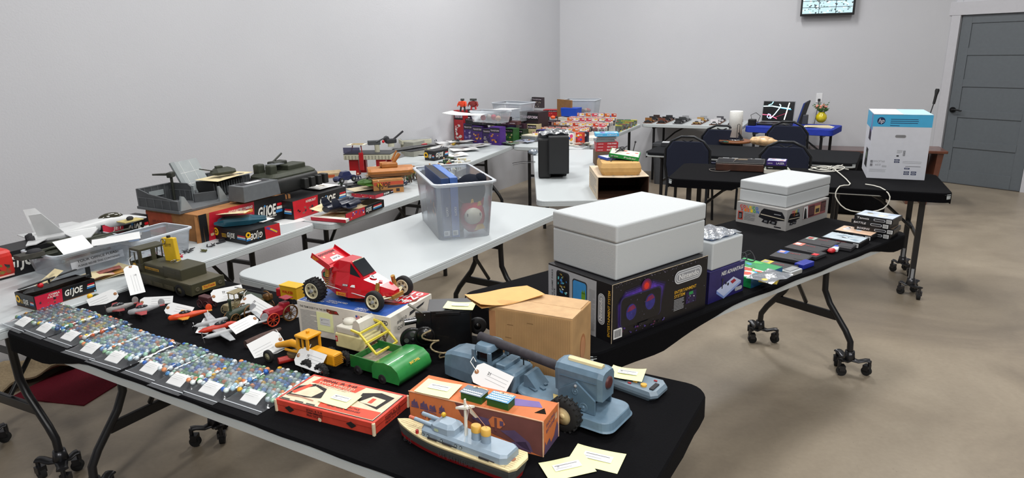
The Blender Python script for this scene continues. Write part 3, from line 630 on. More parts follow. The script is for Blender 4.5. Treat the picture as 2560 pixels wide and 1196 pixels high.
F = Matrix.Translation((-.185, -.0678, .038)) @ Matrix.Rotation(R(90), 4, 'X'); m.dq(F, .045, .001, .155, .0125, mt('c9a95a', .6)); m.txt(F, 'MOBILE LAUNCHER', .05, .003, .0086, INK, 2, .1)
m.dp(Matrix.Translation((-.075, -.02, .0535)), [(0, 0), (.03, 0), (.015, -.022)], mt('cdb877', .5)); part('platform', m, t)
m = MB(); m.rings([[(x + .06, y, z) for x, y in rrect(.13 + k, .145 + k, .03, 5)] for k, z in ((0, .018), (.006, .02), (.0, .024), (-.008, .042), (-.012, .044))], SB, True, True, False); part('rear_bumper', m, t)
m = MB(); sec = [(-.033, .08), (-.036, .145), (-.028, .158), (-.015, .162), (.015, .162), (.028, .158), (.036, .145), (.033, .08)]
m.rings([[(x, y * k, .08 + (z - .08) * k2) for y, z in sec] for x, k, k2 in ((-.06, .94, .96), (-.05, 1, 1), (.068, 1, 1), (.082, .9, .95))], SB, True, True, False); m.box((.012, -.0365, .128), (.11, .0012, .002), SB2); hs = part('launcher_housing', m, t)
m = MB(); m.rings([[(x, y * k, z) for y, z in ((-.011, .161), (-.009, .168), (0, .171), (.009, .168), (.011, .161))] for x, k in ((-.035, .8), (-.03, 1), (.062, 1), (.067, .8))], mt('d8c79a', .5), True, True, False); part('cream_strip', m, hs, 'cream strip on top')
m = MB(); T = Matrix.Translation((.082, 0, .125)) @ Matrix.Rotation(R(90), 4, 'Y'); m.lathe([(.017, -.005), (.017, .004), (.012, .006)], mt('4a2020', .5), 18, T); part('rear_knob', m, hs)
for y in (-.044, .044):
    m = MB(); m.xz([(-.042, .05), (-.042, .09), (.012, .125), (.068, .085), (.068, .045)], y - .003, y + .003, SB2)
    if y < 0:
        F = Matrix.Translation((0, y - .003, 0)) @ Matrix.Rotation(R(90), 4, 'X')
        for (x, z, r) in ((-.015, .065, .012), (.035, .06, .012), (.01, .098, .009)):
            T = F @ Matrix.Translation((x, z, 0)); m.lathe([(r, 0), (r, .001), (r * .85, .001), (r * .85, .0002)], SB, 18, T); m.lathe([(r * .3, 0), (r * .2, .003)], SB, 10, T)
        m.ball((.012, y - .005, .115), .0045, GREY, 8)
    part('side_bracket', m, t)
m = MB(); a, b = Vector((-.055, .0, .128)), Vector((-.345, .004, .15)); m.tube([a, b], .0135, mt('353238', .75, var=.25, scale=60), 20); part('missile_barrel', m, t, 'long dark grey barrel')
m = MB(); sec = lambda x, hw, zt: [(x, -hw, .018), (x, -hw * 1.02, .05), (x, -hw * .92, zt - .008), (x, -hw * .7, zt), (x, hw * .7, zt), (x, hw * .92, zt - .008), (x, hw * 1.02, .05), (x, hw, .018)]
m.rings([sec(-.455, .034, .072), sec(-.448, .042, .088), (sec(-.42, .046, .098)), sec(-.33, .05, .106)], SB, True, True, False); part('hood', m, t)
m = MB(); m.rings([[(x, y, z) for x, y in rrect(.06 * k, .086 * k, .012, 4)] for k, z in ((1, .018), (1, .086))], SB, True, True, False, Matrix.Translation((-.305, 0, 0)) @ Matrix.Scale(1.1, 4))
m.rings([[(x, y, z) for x, y in rrect(.055 * k, .08 * k, .014, 4)] for k, z in ((1, .116), (.98, .124), (.85, .131))], SB, True, True, True, Matrix.Translation((-.305, 0, 0)) @ Matrix.Scale(1.1, 4))
for (x, y) in ((-.275, -.042), (-.275, .042), (-.332, -.042), (-.332, .042)): m.box((x, y, .112), (.010, .008, .036), SB)
m.box((-.305, 0, .11), (.044, .066, .034), mt('14181c', .2)); part('cab', m, t)
m = MB(); m.rings([[(x, y, z) for x, y in rrect(.07 * k, .09 * k, .01, 3)] for k, z in ((1, .03), (1, .075), (.9, .082))], SB, True, True, False, Matrix.Translation((-.222, 0, 0)) @ Matrix.Scale(1.1, 4)); m.box((-.24, 0, .096), (.034, .078, .014), SB, .003); m.cyl((-.20, .02, .08), (-.20, .02, .135), .002, STEEL, 6); part('seat_block', m, t)
m = MB(); m.xz([(-.165, .05), (-.165, .09), (-.155, .09), (-.12, .053)], -.03, .03, SB2); part('barrel_rest', m, t)
put_wheels(t, [(0, -.083, .046), (0, .083, .046), (-.262, -.07, .046), (-.262, .07, .046)], .046, .028, RUBBER, mt('cdb98a', .5), lugs=18)
tag(P(1192, 930, ZT + .10), P(1272, 968, ZT + .075), Vector((-.35, -.75, .55)), 'white tag printed 21 leaning on the blue missile truck', '21', .062, [P(1186, 920, ZT + .11), P(1176, 905, ZT + .12), P(1183, 893, ZT + .125), P(1190, 905, ZT + .115)])
# ---- brown corrugated carton and envelope
KR = mt('b08a5c', .85, var=.14, bump=.4, scale=14); KR2 = mt('c3a077', .85, var=.1)
w, d, h = .164, .272, .206; loc = cnr(1434, 948, ZT, 63.9, w, d); loc = P(1430.7, 800.8, ZT + h) + D(63.9) * w / 2 + D(153.9) * d / 2; loc.z = ZT
t = thing('cardboard_box', 'plain brown corrugated box with torn oval mark behind the missile truck', 'box', loc, 63.9)
m = MB(); m.box((0, 0, h / 2), (w, d, h), KR, .002)
F = face(w, d, h, 'l'); m.dq(F, .0, .01, .022, h - .01, mt('a5754c', .85), 1)
for i in range(44): m.dq(F, .026 + i * .0055, .004, .0278 + i * .0055, h - .006, mt('a27d51', .85), 1)
for i in range(5): x = rnd.uniform(.05, .25); y = rnd.uniform(.05, .19); m.dq(F, x, y, x + .02, y + .0015, mt('7f5f3e', .9), 2)
F = face(w, d, h, 'f'); m.dc(F, .09, .085, .024, mt('a5704a', .9), 1, .042); m.dc(F, .088, .08, .02, mt('b98560', .9), 2, .038)
part('body', m, t)
m = MB(); m.box((-w / 4, 0, h + .0015), (w / 2 - .002, d, .003), KR2, .001); part('flap', m, t)
m = MB(); m.box((w / 4, .004, h + .0012), (w / 2 - .004, d - .004, .0024), KR2, .001); part('flap', m, t)
A = P(1262, 740, ZT + h + .012); A.z = ZT + h + .006
m = MB(); m.sheet(.225, .115, lambda x, y: .004 + .014 * max(0, -x / .1125) ** 2 + .004 * math.sin((y + x) * 22), mt('d9a866', .7, var=.04), 12, 6, .0015)
m.sheet(.215, .11, lambda x, y: .0015 + .003 * max(0, -x / .1125) ** 2, mt('c99a5c', .7), 6, 3, .0008)
one('manila_envelope', m, 'tan envelope lying open on the brown corrugated box', 'envelope', A, 28)
# ---- black film projector
t = thing('film_projector', 'black hand film projector with crank wheels and cloth cord', 'projector', Vector((-.245, 2.06, ZT)), 3)
BK = mt('0e0e10', .35, var=.1, coat=.3)
m = MB(); m.box((.035, .03, .071), (.14, .11, .142), BK, .004); m.box((.035, .03, .144), (.144, .114, .01), BK, .002); m.box((.03, -.026, .138), (.08, .004, .012), BK, .002)
part('housing', m, t)
m = MB(); m.box((-.05, -.028, .085), (.05, .012, .13), BK, .002)
for z in (.05, .09, .14): m.ball((-.045, -.035, z), .003, CHROME, 8)
part('side_plate', m, t)
m = MB(); wheel(m, (-.085, -.055, .065), .042, .008, BK, mt('17171a', .4), hr=.8)
F = Matrix.Translation((-.085, -.0605, .065)) @ Matrix.Rotation(R(90), 4, 'X')
for k in range(4): m.dc(F, .02 * math.cos(k * 1.57), .02 * math.sin(k * 1.57), .008, mt('3a3f3a', .6), 1)
part('drive_wheel', m, t)
m = MB(); wheel(m, (-.045, -.065, .08), .033, .006, BK, BK, hr=.85); part('belt_wheel', m, t)
m = MB(); m.cyl((-.075, -.03, .122), (-.112, -.045, .122), .011, CHROME, 16); part('lens_tube', m, t, 'bare metal lens tube')
m = MB(); m.tube([(-.05, -.03, .145), (-.075, -.035, .165), (-.095, -.035, .18)], [.004, .01, .009], mt('77756c', .5, .5), 8, sq=.4); part('crank_arm', m, t)
for y in (.0,):
    m = MB(); wheel(m, (.125, .05, .06), .03, .014, mt('1a1a1c', .6), BK, hr=.4); part('rear_reel', m, t)
m = MB(); pts = [(-.03, -.07, .1)]; q = Vector((-.05, -.08, .09))
for i in range(30): a = i * .55; pts.append((-.045 + .02 * math.cos(a) + i * .0022, -.08 - .008 * math.sin(a * .7), .105 - i * .0034 + .006 * math.sin(a)))
pts += [(.045, -.085, .02), (.05, -.06, .004), (.02, -.03, .004)]
m.tube(pts, .003, mt('8a7d62', .9, var=.5, scale=160), 6); part('cloth_cord', m, t, 'frayed cream cloth cord')
note(P(1150, 766, ZT + .152), -10, 'pale yellow note card on top of the black film projector', .1, .062, .006)
# ---- handheld game
t = thing('handheld_game', 'grey blue handheld electronic game with yellow buttons at the right corner', 'toy', P(1578, 958, ZT + .014).xy.to_3d() + Vector((0, 0, ZT)), -38)
m = MB(); HB2 = mt('71828f', .4)
m.rings([[(x * k, y * k, z) for x, y in [(-.11, -.03), (-.1, -.036), (.085, -.048), (.1, -.03), (.1, .03), (.085, .048), (-.1, .036), (-.11, .03)]] for k, z in ((.9, 0), (1, .01), (1, .018), (.93, .028))], HB2, True, True, False); part('case', m, t)
m = MB(); F = Matrix.Translation((0, 0, .0282)); m.dq(F, -.07, -.02, -.01, .02, INK); m.box((-.04, .0, .0285), (.07, .05, .002), mt('22262a', .2)); part('screen', m, t)
for (x, y) in ((.02, -.012), (.02, .012), (.05, -.02)):
    m = MB(); m.box((x, y, .031), (.014, .012, .006), mt('d9a440', .5), .002) if x < .04 else m.cyl((x, y, .028), (x, y, .034), .009, mt('d9a440', .5), 16); part('yellow_button', m, t)
for (x, y) in ((.01, -.03), (.065, .025)):
    m = MB(); m.box((x, y, .030), (.01, .005, .004), mt('a02a30', .5), .001); part('red_button', m, t)
m = MB(); m.box((.078, -.01, .03), (.012, .04, .004), INK); part('slide_switch', m, t)
note(P(1568, 936, ZT + .036), -22, 'pale yellow note card lying on the handheld electronic game', .1, .07, .008, 0, '20')
# ================================================================ front table, left half
# ---- kit carton with the red buggy on it
w, d, h = .246, .406, .124; KY = 63
loc = P(975, 795.3, ZT + h) + D(KY) * w / 2 + D(KY + 90) * d / 2; loc.z = ZT
KW = mt('d9d2c6', .6, var=.04); KB = mt('1f4f9e', .5, var=.08); BRN = mt('6b2f1c', .7, var=.3, scale=50)
m = MB(); m.box((0, 0, h / 2), (w, d, h), KW, .001)
F = face(w, d, h, 'l'); B1 = mt('15151a', .7, var=0)
m.txt(F, 'THE TEAM DOES IT IN THE DIRT', .012, h - .022, .0075, B1, 1, .125); m.lines(F, .012, .012, .088, h - .028, 17, GREY, 1)
m.dp(F, [(.135, h - .012), (.18, h - .014), (.19, h - .026), (.15, h - .028), (.135, h - .022)], BRN); m.blobs(F, .14, h - .026, .185, h - .014, 8, [RED, BRN, mt('e8b090', .7)], 1.2, .4)
m.dp(F, [(.205, h - .034), (.21, h - .04), (.222, h - .062), (.24, h - .07), (.235, h - .09), (.205, h - .09)], BRN, 1); m.blobs(F, .208, h - .088, .235, h - .05, 12, [RED, BRN, INK, mt('d98a5a', .7)], 1.2, .2)
m.dq(F, .262, h - .028, .279, h - .014, mt('c8404a', .6)); m.dq(F, .262, h - .021, .27, h - .014, KB, 2)
for k in range(3): m.dq(F, .262, h - .0165 - k * .0045, .279, h - .015 - k * .0045, PURE, 1.5)
m.txt(F, 'TEAM ASSOCIATED', .283, h - .030, .0155, B1, 1, .112, 2); m.lines(F, .27, .03, .385, h - .036, 12, GREY, 1); m.lines(F, .205, .012, .26, .03, 3, GREY, 1)
F = face(w, d, h, 'f'); m.txt(F, '#6010', .035, .088, .0125, INK, 1, .055, 0, 2); m.txt(F, 'COMPLETE KIT', .035, .066, .0125, INK, 1, .125, 0, 2); m.dp(F, [(.105, .092), (.19, .104), (.2, .112), (.11, .104)], INK)
F = face(w, d, h, 'T'); m.dq(F, .004, .004, d - .02, w * .62, KB); m.dp(F, [(.20, .07), (.36, .10), (.40, .16), (.38, .24), (.22, .24), (.12, .18)], BRN, 2)
m.blobs(F, .15, .06, .3, .15, 16, [mt('c8603a', .6), BRN, PURE, RED, INK, mt('e8c0a0', .6)], 3, .25)
m.dp(F, [(.24, .10), (.38, .12), (.402, .242), (.25, .242)], RED, 4); 
for k in range(3): m.txt(F, ['RC10', 'EDIN', 'CHAMP'][k], .262, .205 - k * .038, .03, PURE, 5.5, .125, 2)
for (x, y) in ((.02, .012), (.11, .03), (.25, .012), (.03, .2)): m.txt(F, 'ASSOCIATED', x, y + .006, .010, PURE, 4, .085, 1); m.txt(F, 'THE TEAM', x, y - .006, .008, PURE, 4, .05, 1)
one('kit_carton', m, 'white and blue model kit carton with a sheet of text, under the red buggy', 'box', loc, KY)
F0 = Matrix.Translation(loc) @ Matrix.Rotation(R(KY), 4, 'Z') @ face(w, d, h, 'l')
m = MB(); X = Matrix.Translation((.088, .025, .001)); m.box((.036, .036, .0006), (.072, .07, .0008), NOTE, X=X)
F = X @ Matrix.Translation((0, 0, .001)); m.dq(F, .014, .024, .06, .052, PURE); m.dq(F, .018, .046, .055, .0468, GREY, 2); m.dq(F, .018, .032, .055, .0328, GREY, 2); m.txt(F, '27', .02, .04, .004, INK, 2)
one('note_card', m, 'square yellow note stuck on the front of the white kit carton', 'note'); bpy.context.scene.collection.objects[-1].matrix_world = F0
# ---- red radio controlled buggy
BZ = ZT + h; cw0 = P(790, 752, BZ); cw1 = P(938, 779, BZ); by = math.degrees(math.atan2((cw1 - cw0).y, (cw1 - cw0).x)); WB = (cw1 - cw0).length
t = thing('toy_buggy', 'red radio controlled buggy number 7 parked on its kit carton', 'toy car', Vector((((cw0 + cw1) / 2 + D(by + 90) * .085).x, ((cw0 + cw1) / 2 + D(by + 90) * .085).y, BZ)), by)
BR = mt('c00f20', .25, var=.03, coat=.5); GOLD = mt('b98d45', .35, .6); CRM = mt('e3dcbc', .5); TY = mt('101012', .8)
def bsec(x, hw, z0, z1, top, zt):
    return [(x, -hw, z0), (x, -hw, z1), (x, -hw * top, zt), (x, hw * top, zt), (x, hw, z1), (x, hw, z0)]
m = MB(); m.rings([bsec(-.125, .03, .035, .06, .8, .085), bsec(-.06, .058, .026, .062, .68, .112), bsec(0, .064, .022, .058, .66, .105), bsec(.05, .055, .024, .055, .72, .088), bsec(.11, .038, .03, .05, .8, .07), bsec(.16, .016, .036, .046, .8, .054)], BR, True, True, False)
F = Matrix.Translation((.065, -.02, .0865)) @ Matrix.Rotation(R(17), 4, 'Y'); m.dc(F, .0, .02, .0135, PURE, 2); m.txt(F @ Matrix.Translation((.005, .013, 0)) @ Matrix.Rotation(R(90), 4, 'Z'), '7', 0, 0, .013, INK, 6, None, 3); m.dc(F, .034, .017, .0085, PURE, 2); m.dc(F, .034, .017, .007, mt('c8203a', .5), 3); m.txt(F, 'STP', .028, .0145, .005, PURE, 4, .012, 2)
F = Matrix.Translation((0, -.0625, .024)) @ Matrix.Rotation(R(90), 4, 'X') @ Matrix.Rotation(R(-3), 4, 'Y')
m.dq(F, -.055, .0, .0, .013, mt('e0a02a', .5), 2); m.txt(F, 'BOSCH', -.047, .0025, .008, RED, 4, .045, 2)
F = Matrix.Translation((0, -.0635, .062)) @ Matrix.Rotation(R(62), 4, 'X'); m.dq(F, -.022, .001, .002, .008, INK, 4); m.dq(F, -.02, .002, 0, .007, PURE, 5); m.txt(F, 'PARMA', -.019, .003, .003, INK, 6, .018); m.dp(F, [(.012, .001), (.034, .001), (.03, .01), (.018, .009)], PURE, 4)
part('body', m, t)
m = MB(); m.rings([bsec(-.085, .04, .095, .1, .85, .12), bsec(-.05, .043, .095, .11, .82, .145), bsec(-.005, .042, .095, .11, .8, .142), bsec(.05, .037, .085, .09, .85, .09)], BR, True, True, False); cb = part('cab', m, t)
m = MB(); gl = mt('1e2226', .12, coat=.5)
m.add([(.002, -.032, .139), (.002, .032, .139), (.045, .032, .094), (.045, -.032, .094)], [(0, 3, 2, 1)], gl, X=Matrix.Translation((.0025, 0, .003)))
m.add([(.0, -.0345, .14), (.042, -.0375, .092), (.0, -.0425, .103)], [(0, 2, 1)], gl, X=Matrix.Translation((0, -.0022, 0)))
F = Matrix.Translation((-.001, -.028, .1425)) @ Matrix.Rotation(R(45), 4, 'Y') @ Matrix.Rotation(R(90), 4, 'Z'); m.dq(F, 0, -.006, .056, -.0005, CRM, 5); m.txt(F, 'ASSOCIATED', .004, -.005, .004, INK, 6, .048)
part('windscreen', m, cb)
m = MB(); m.rings([bsec(-.15, .022, .065, .085, .7, .09), bsec(-.13, .03, .05, .09, .7, .105), bsec(-.07, .035, .045, .09, .8, .115)], BR, True, True, False)
F = Matrix.Translation((-.135, -.031, .075)) @ Matrix.Rotation(R(90), 4, 'X')
m.dc(F, .012, .006, .011, INK, 5)
for a in range(4): m.dc(F, .012 + .0045 * math.cos(a * 1.57 + .78), .006 + .0045 * math.sin(a * 1.57 + .78), .004, mt('1f8a5a', .5), 6)
part('engine_cover', m, t)
wg = MB(); X = Matrix.Translation((-.118, 0, .142)) @ Matrix.Rotation(R(26), 4, 'Y'); X = X @ Matrix.Scale(.78, 4); wg.box((0, 0, 0), (.085, .15, .002), BR, X=X); wg.box((.05, 0, -.004), (.022, .15, .002), BR, X=X)
F = X @ Matrix.Translation((.0, -.07, .0012)) @ Matrix.Rotation(R(90), 4, 'Z'); wg.txt(F, 'GOODYEAR', .012, .018, .015, INK, 1, .11, 2); wg.dp(F, [(.045, -.038), (.12, -.038), (.105, -.006), (.055, -.006)], PURE, 1); wg.txt(F, 'SHOP 28', .058, -.027, .010, INK, 2, .045, 2)
for x in (.03, .095): wg.dc(F, x, .006, .006, mt('e6c8a8', .5), 1)
wp = part('rear_wing', wg, t)
for s in (-1, 1):
    m = MB(); m.box((.006, s * .076, -.002), (.11, .002, .026), BR, X=X)
    if s < 0: F = X @ Matrix.Translation((-.04, -.0775, -.013)) @ Matrix.Rotation(R(90), 4, 'X'); m.txt(F, 'ASSOCIATED', .0, .010, .006, YEL, 1, .035); m.txt(F, 'TEAM', .0, .002, .006, YEL, 1, .025)
    part('wing_end_plate', m, wp)
m = MB(); m.box((.02, 0, .026), (.26, .06, .005), GOLD, .001); part('chassis', m, t)
m = MB(); m.box((.163, 0, .034), (.008, .06, .014), GOLD, .001); part('front_bumper', m, t)
for (x, s, z0, z1, r) in ((-.1, -1, .05, .115, .008), (-.1, 1, .05, .115, .008), (.115, -1, .035, .085, .0075), (.115, 1, .035, .085, .0075)):
    m = MB(); y0, y1 = s * .055, s * .042
    m.cyl((x, y1, z1), (x, (y0 + y1) / 2, (z0 + z1) / 2), r, GOLD, 12); m.cyl((x, (y0 + y1) / 2, (z0 + z1) / 2), (x, y0, z0), r * .3, CHROME, 8)
    pts = [(x + r * math.cos(k * .9), y1 + (y0 - y1) * (.3 + .65 * k / 44) + r * math.sin(k * .9), z1 + (z0 - z1) * (.3 + .65 * k / 44)) for k in range(44)]
    m.tube(pts, .0012, GOLD, 5); part('shock_absorber', m, t, 'gold coil shock absorber')
for x, s in ((-WB / 2, -1), (-WB / 2, 1), (WB / 2, -1), (WB / 2, 1)):
    m = MB(); m.tube([(x, s * .02, .032), (x, s * .085, .037)], .004, CRM, 6); m.tube([(x + .02, s * .02, .03), (x, s * .08, .036)], .0025, CRM, 6); part('suspension_arm', m, t)
m = MB(); m.tube([(-.12, -.058, .055), (.1, -.062, .032)], .0015, PURE, 5); part('side_rail', m, t)
def bug_wheel(r, wd, lug):
    m = MB(); wheel(m, (0, 0, 0), r, wd, TY, CRM, 'y', lug, .66)
    for s in (-1, 1):
        T = Matrix.Translation((0, s * wd * .43, 0)) @ Matrix.Rotation(R(90 * s), 4, 'X'); T = Matrix.Translation((0, s * wd * .43, 0)) @ Matrix.Rotation(R(-90 * s), 4, 'X')
        for k in range(5): m.dc(T, r * .38 * math.cos(k * 1.257), r * .38 * math.sin(k * 1.257), r * .12, mt('4a4434', .8), 2)
        m.lathe([(r * .7, 0), (r * .7, .003), (r * .62, .003), (r * .62, 0)], CRM, 22, T); m.lathe([(r * .18, 0), (r * .14, .006)], GREY, 10, T)
    return m
for s in (-1, 1):
    part('wheel', bug_wheel(.041, .036, 20), t, loc=(-WB / 2, s * .085, .041)); part('wheel', bug_wheel(.036, .022, 0), t, loc=(WB / 2, s * .085, .036))
# ---- olive mobile carrier truck
OL = mt('3c3a28', .5, var=.1, scale=30); OL2 = mt('4c4735', .6, var=.1); OY = mt('c99a35', .6)
o = (P(486, 738, ZT + .02) + P(568, 711, ZT + .02)) / 2; o.z = ZT; TY0 = -32
t = thing('toy_carrier_truck', 'olive green steel toy carrier truck with a yellow upright launcher in its bed', 'toy truck', o - D(58) * .01, TY0); t.scale = (1.12, 1.0, .93)
m = MB(); m.xz([(-.40, .02), (-.40, .065), (-.16, .065), (0, .062), (0, .02)], -.075, .075, OL); m.box((-.08, 0, .066), (.16, .15, .006), OL2)
for y in (-.076, .076):
    m.xz([(-.40, .018), (-.40, .066), (0, .066), (0, .018), (-.03, .018)] + [(-.075 + .038 * math.cos(R(a)), .018 + .036 * math.sin(R(a))) for a in range(0, 181, 20)][::1] + [(-.12, .018)], y - .0015, y + .0015, OL)
F = Matrix.Translation((-.4, -.0778, .02)) @ Matrix.Rotation(R(90), 4, 'X')
for x in (.02, .09, .16, .23): m.box((x + .03, .012, .0005), (.055, .018, .002), OL2, .0007, X=F)
part('chassis', m, t)
m = MB(); m.box((-.002, 0, .045), (.006, .152, .052), OL, .001)
F = Matrix.Translation((.0015, -.075, .02)) @ Matrix.Rotation(R(90), 4, 'Z') @ Matrix.Rotation(R(90), 4, 'X')
m.dq(F, .045, .012, .108, .032, OY, 1); m.txt(F, 'TruTrade', .05, .018, .011, RED, 2, .052, 1, 0, .2)
for x in (.024, .13): m.lathe([(.010, 0), (.010, .002), (.008, .002), (.0, .0005)], OL2, 16, F @ Matrix.Translation((x, .022, 0)))
part('tailgate', m, t)
m = MB(); m.box((-.205, 0, .085), (.25, .11, .05), OL, .006); m.box((-.135, 0, .092), (.115, .118, .056), OL, .004)
F = Matrix.Translation((-.33, -.0555, .07)) @ Matrix.Rotation(R(90), 4, 'X'); m.dq(F, .012, .012, .105, .024, OY, 1); m.txt(F, 'BURMA MOBILE CARRIER', .016, .0145, .0065, B1, 2, .085, 1)
F = Matrix.Translation((-.19, -.0595, .075)) @ Matrix.Rotation(R(90), 4, 'X'); m.box((.05, .014, 0), (.05, .003, .002), OL2, X=F); m.box((.05, .026, 0), (.05, .003, .002), OL2, X=F); part('deck_box', m, t)
m = MB(); pr = [(-.405, .06), (-.41, .1), (-.395, .165), (-.335, .17), (-.325, .06)]
for y in (-.062, .062):
    m.xz([(-.405, .06), (-.41, .1), (-.335, .1), (-.325, .06)], y - .001, y + .001, OL)
    m.xz([(-.41, .1), (-.405, .1), (-.393, .155), (-.398, .165)], y - .001, y + .001, OL); m.xz([(-.345, .1), (-.33, .1), (-.335, .165), (-.345, .165)], y - .001, y + .001, OL); m.xz([(-.372, .1), (-.366, .1), (-.364, .155), (-.370, .155)], y - .001, y + .001, OL)
m.box((-.366, 0, .167), (.066, .126, .012), OL, .003); m.box((-.408, 0, .08), (.004, .124, .045), OL); m.box((-.328, 0, .08), (.004, .124, .045), OL)
m.box((-.332, 0, .135), (.004, .02, .06), OL); m.box((-.332, .058, .135), (.004, .01, .06), OL); m.box((-.332, -.058, .135), (.004, .01, .06), OL); part('cab', m, t)
m = MB(); m.dc(Matrix.Translation((-.375, -.0635, .09)) @ Matrix.Rotation(R(90), 4, 'X'), 0, 0, .013, OY, 1); part('round_decal', m, t)
m = MB(); X = Matrix.Translation((-.245, .03, .07)) @ Matrix.Rotation(R(-4), 4, 'Y') @ Matrix.Rotation(R(12), 4, 'Z'); m.box((0, 0, .075), (.062, .022, .15), mt('d7b01c', .5, var=.06), .003, X=X)
F = X @ Matrix.Translation((-.031, -.0112, 0)) @ Matrix.Rotation(R(90), 4, 'X'); m.txt(F, 'LAUNCHER', .012, .118, .006, B1, 1, .035); m.txt(F, 'SAFETY TOY', .012, .11, .006, B1, 1, .035)
m.tube(arc((-.02, -.014, .135), .012, 0, 360, 14), .0018, CHROME, 6, X=X); m.cyl((.0, 0, .15), (.0, 0, .16), .008, INK, 12, X=X); part('launcher_tower', m, t, 'bright yellow upright tower')
m = MB(); X = Matrix.Translation((-.19, .0, .125)); m.tube(arc((0, 0, 0), .018, 0, 350, 16, 'xy'), .0014, CHROME, 6, X=X, loop=True); m.cyl((0, 0, -.012), (0, 0, .002), .006, OL, 10, X=X); part('hand_wheel', m, t)
put_wheels(t, [(-.075, -.07, .03), (-.075, .07, .03), (-.35, -.07, .03), (-.35, .07, .03)], .03, .018, RUBBER, mt('4c4735', .5), hr=.5)
tag(P(326, 668, ZT + .105), P(345, 735, ZT + .03), Vector((-.6, -.8, .3)), 'white tag hanging in front of the olive carrier truck cab', '11', .056, [P(322, 650, ZT + .13), P(332, 640, ZT + .15), P(325, 645, ZT + .13)])
# ---- die-cast aeroplanes
def plane(name, label, loc, yaw, L, span, cols, wingz=.022, twin=False, low=True):
    body, wing, under = [mt(c, .4, var=.18, scale=50) for c in cols]
    t = thing(name, label, 'toy plane', loc, yaw, 'die-cast toy aeroplanes')
    def ov(x, ry, rz, z=0): return [(x, ry * math.cos(a * math.pi / 4), z + rz * math.sin(a * math.pi / 4)) for a in range(8)]
    z = .024; m = MB()
    if not twin:
        m.rings([ov(L * .5, .002, .002, z), ov(L * .46, .010, .010, z), ov(L * .25, .013, .013, z), ov(0, .013, .014, z), ov(-L * .3, .007, .008, z + .003), ov(-L * .5, .002, .003, z + .006)], body, True, True, True)
    else:
        m.rings([ov(L * .42, .002, .002, z), ov(L * .34, .010, .010, z), ov(L * .15, .013, .013, z), ov(-L * .05, .011, .011, z), ov(-L * .15, .002, .003, z)], under, True, True, True)
    part('fuselage', m, t)
    for s in (-1, 1):
        m = MB(); c = L * .15
        m.rings([[(c + .022, s * .008, z - .006), (c - .022, s * .008, z - .006), (c - .022, s * .008, z - .002), (c + .02, s * .008, z - .001)], [(c + .004, s * span / 2, z + .004), (c - .014, s * span / 2, z + .004), (c - .014, s * span / 2, z + .0055), (c + .003, s * span / 2, z + .0055)]], wing, True, True, False)
        part('wing', m, t)
        if twin:
            m = MB(); y = s * span * .2; m.rings([[(x, y + a, b + zz) for (_, a, b) in ov(0, r, r, 0)] for x, r, zz in ((L * .4, .003, z), (L * .36, .008, z), (L * .15, .01, z), (-L * .1, .006, z + .002), (-L * .5, .004, z + .006))], body, True, True, True)
            bm_ = part('tail_boom', m, t)
            m = MB(); m.ball((-L * .47, y, z + .018), (.014, .0015, .017), wing, 12); part('fin', m, bm_)
            m = MB(); m.cyl((L * .4, y, z), (L * .44, y, z), .004, CHROME, 8, .001); m.box((L * .425, y, z), (.002, .004, .04), CHROME, rz=20, X=Matrix.Translation((0, y, z)) @ Matrix.Rotation(R(30 * s), 4, 'X') @ Matrix.Translation((0, -y, -z))); part('propeller', m, bm_)
    if not twin:
        m = MB(); m.ball((-L * .45, 0, z + .016), (.012, .0016, .015), body, 12); part('fin', m, t)
        m = MB(); m.box((L * .5, 0, z), (.002, .005, .04), CHROME); part('propeller', m, t)
    m = MB(); m.box((-L * .46, 0, z + .006), (.018, span * (.2 if not twin else .42), .0025), wing, .001); part('tailplane', m, t)
    m = MB(); m.ball((L * .1, 0, z + .012), (.022, .008, .009), mt('2a2c30', .15), 12); part('canopy', m, t)
    for s in (-1, 1):
        m = MB(); m.cyl((L * .14, s * .03, 0.006), (L * .14, s * .03, z - .004), .0015, GREY, 6); T = Matrix.Translation((L * .14, s * .03, .006)) @ Matrix.Rotation(R(90), 4, 'X'); m.lathe([(.006, -.002), (.006, .002)], RUBBER, 12, T); part('landing_wheel', m, t)
    return t
plane('toy_airplane', 'worn red and silver toy plane farthest left, behind the chrome one', P(305, 771, ZT + .02).xy.to_3d() + Vector((0, 0, ZT)), 222, .11, .12, ('8c8a88', '8a2f30', '8a2f30'))
plane('toy_airplane', 'chrome toy plane with red underside left of the orange plane', P(365, 776, ZT + .02).xy.to_3d() + Vector((0, 0, ZT)), 214, .125, .15, ('9a9c9e', 'a23a3c', 'a02a2c'))
plane('toy_airplane', 'bright orange toy plane with an orange round tail', P(475, 790, ZT + .02).xy.to_3d() + Vector((0, 0, ZT)), 207, .15, .12, ('d8491d', 'c88a2a', 'd8491d'))
plane('toy_airplane', 'silver and red twin boom toy plane, the largest of the planes', P(570, 815, ZT + .02).xy.to_3d() + Vector((0, 0, ZT)), 218, .24, .33, ('a6a8aa', '9da0a3', 'b8321c'), twin=True)
tag(P(288, 735, ZT + .03), P(222, 763, ZT + .004), Vector((0, -.3, 1)), 'white tag lying behind the leftmost marble bags', '', .05)
tag(P(355, 757, ZT + .012), P(432, 753, ZT + .006), Vector((0, -.2, 1)), 'white tag lying behind the chrome toy plane', '', .045)
tag(P(420, 770, ZT + .035), P(478, 783, ZT + .02), Vector((-.2, -.6, 1)), 'white tag resting on the nose of the orange toy plane', '', .05)
tag(P(526, 797, ZT + .008), P(505, 835, ZT + .004), Vector((0, -.5, 1)), 'white tag under the tail of the orange toy plane', '37', .045, [P(520, 790, ZT + .03), P(518, 776, ZT + .04), P(524, 790, ZT + .02)])
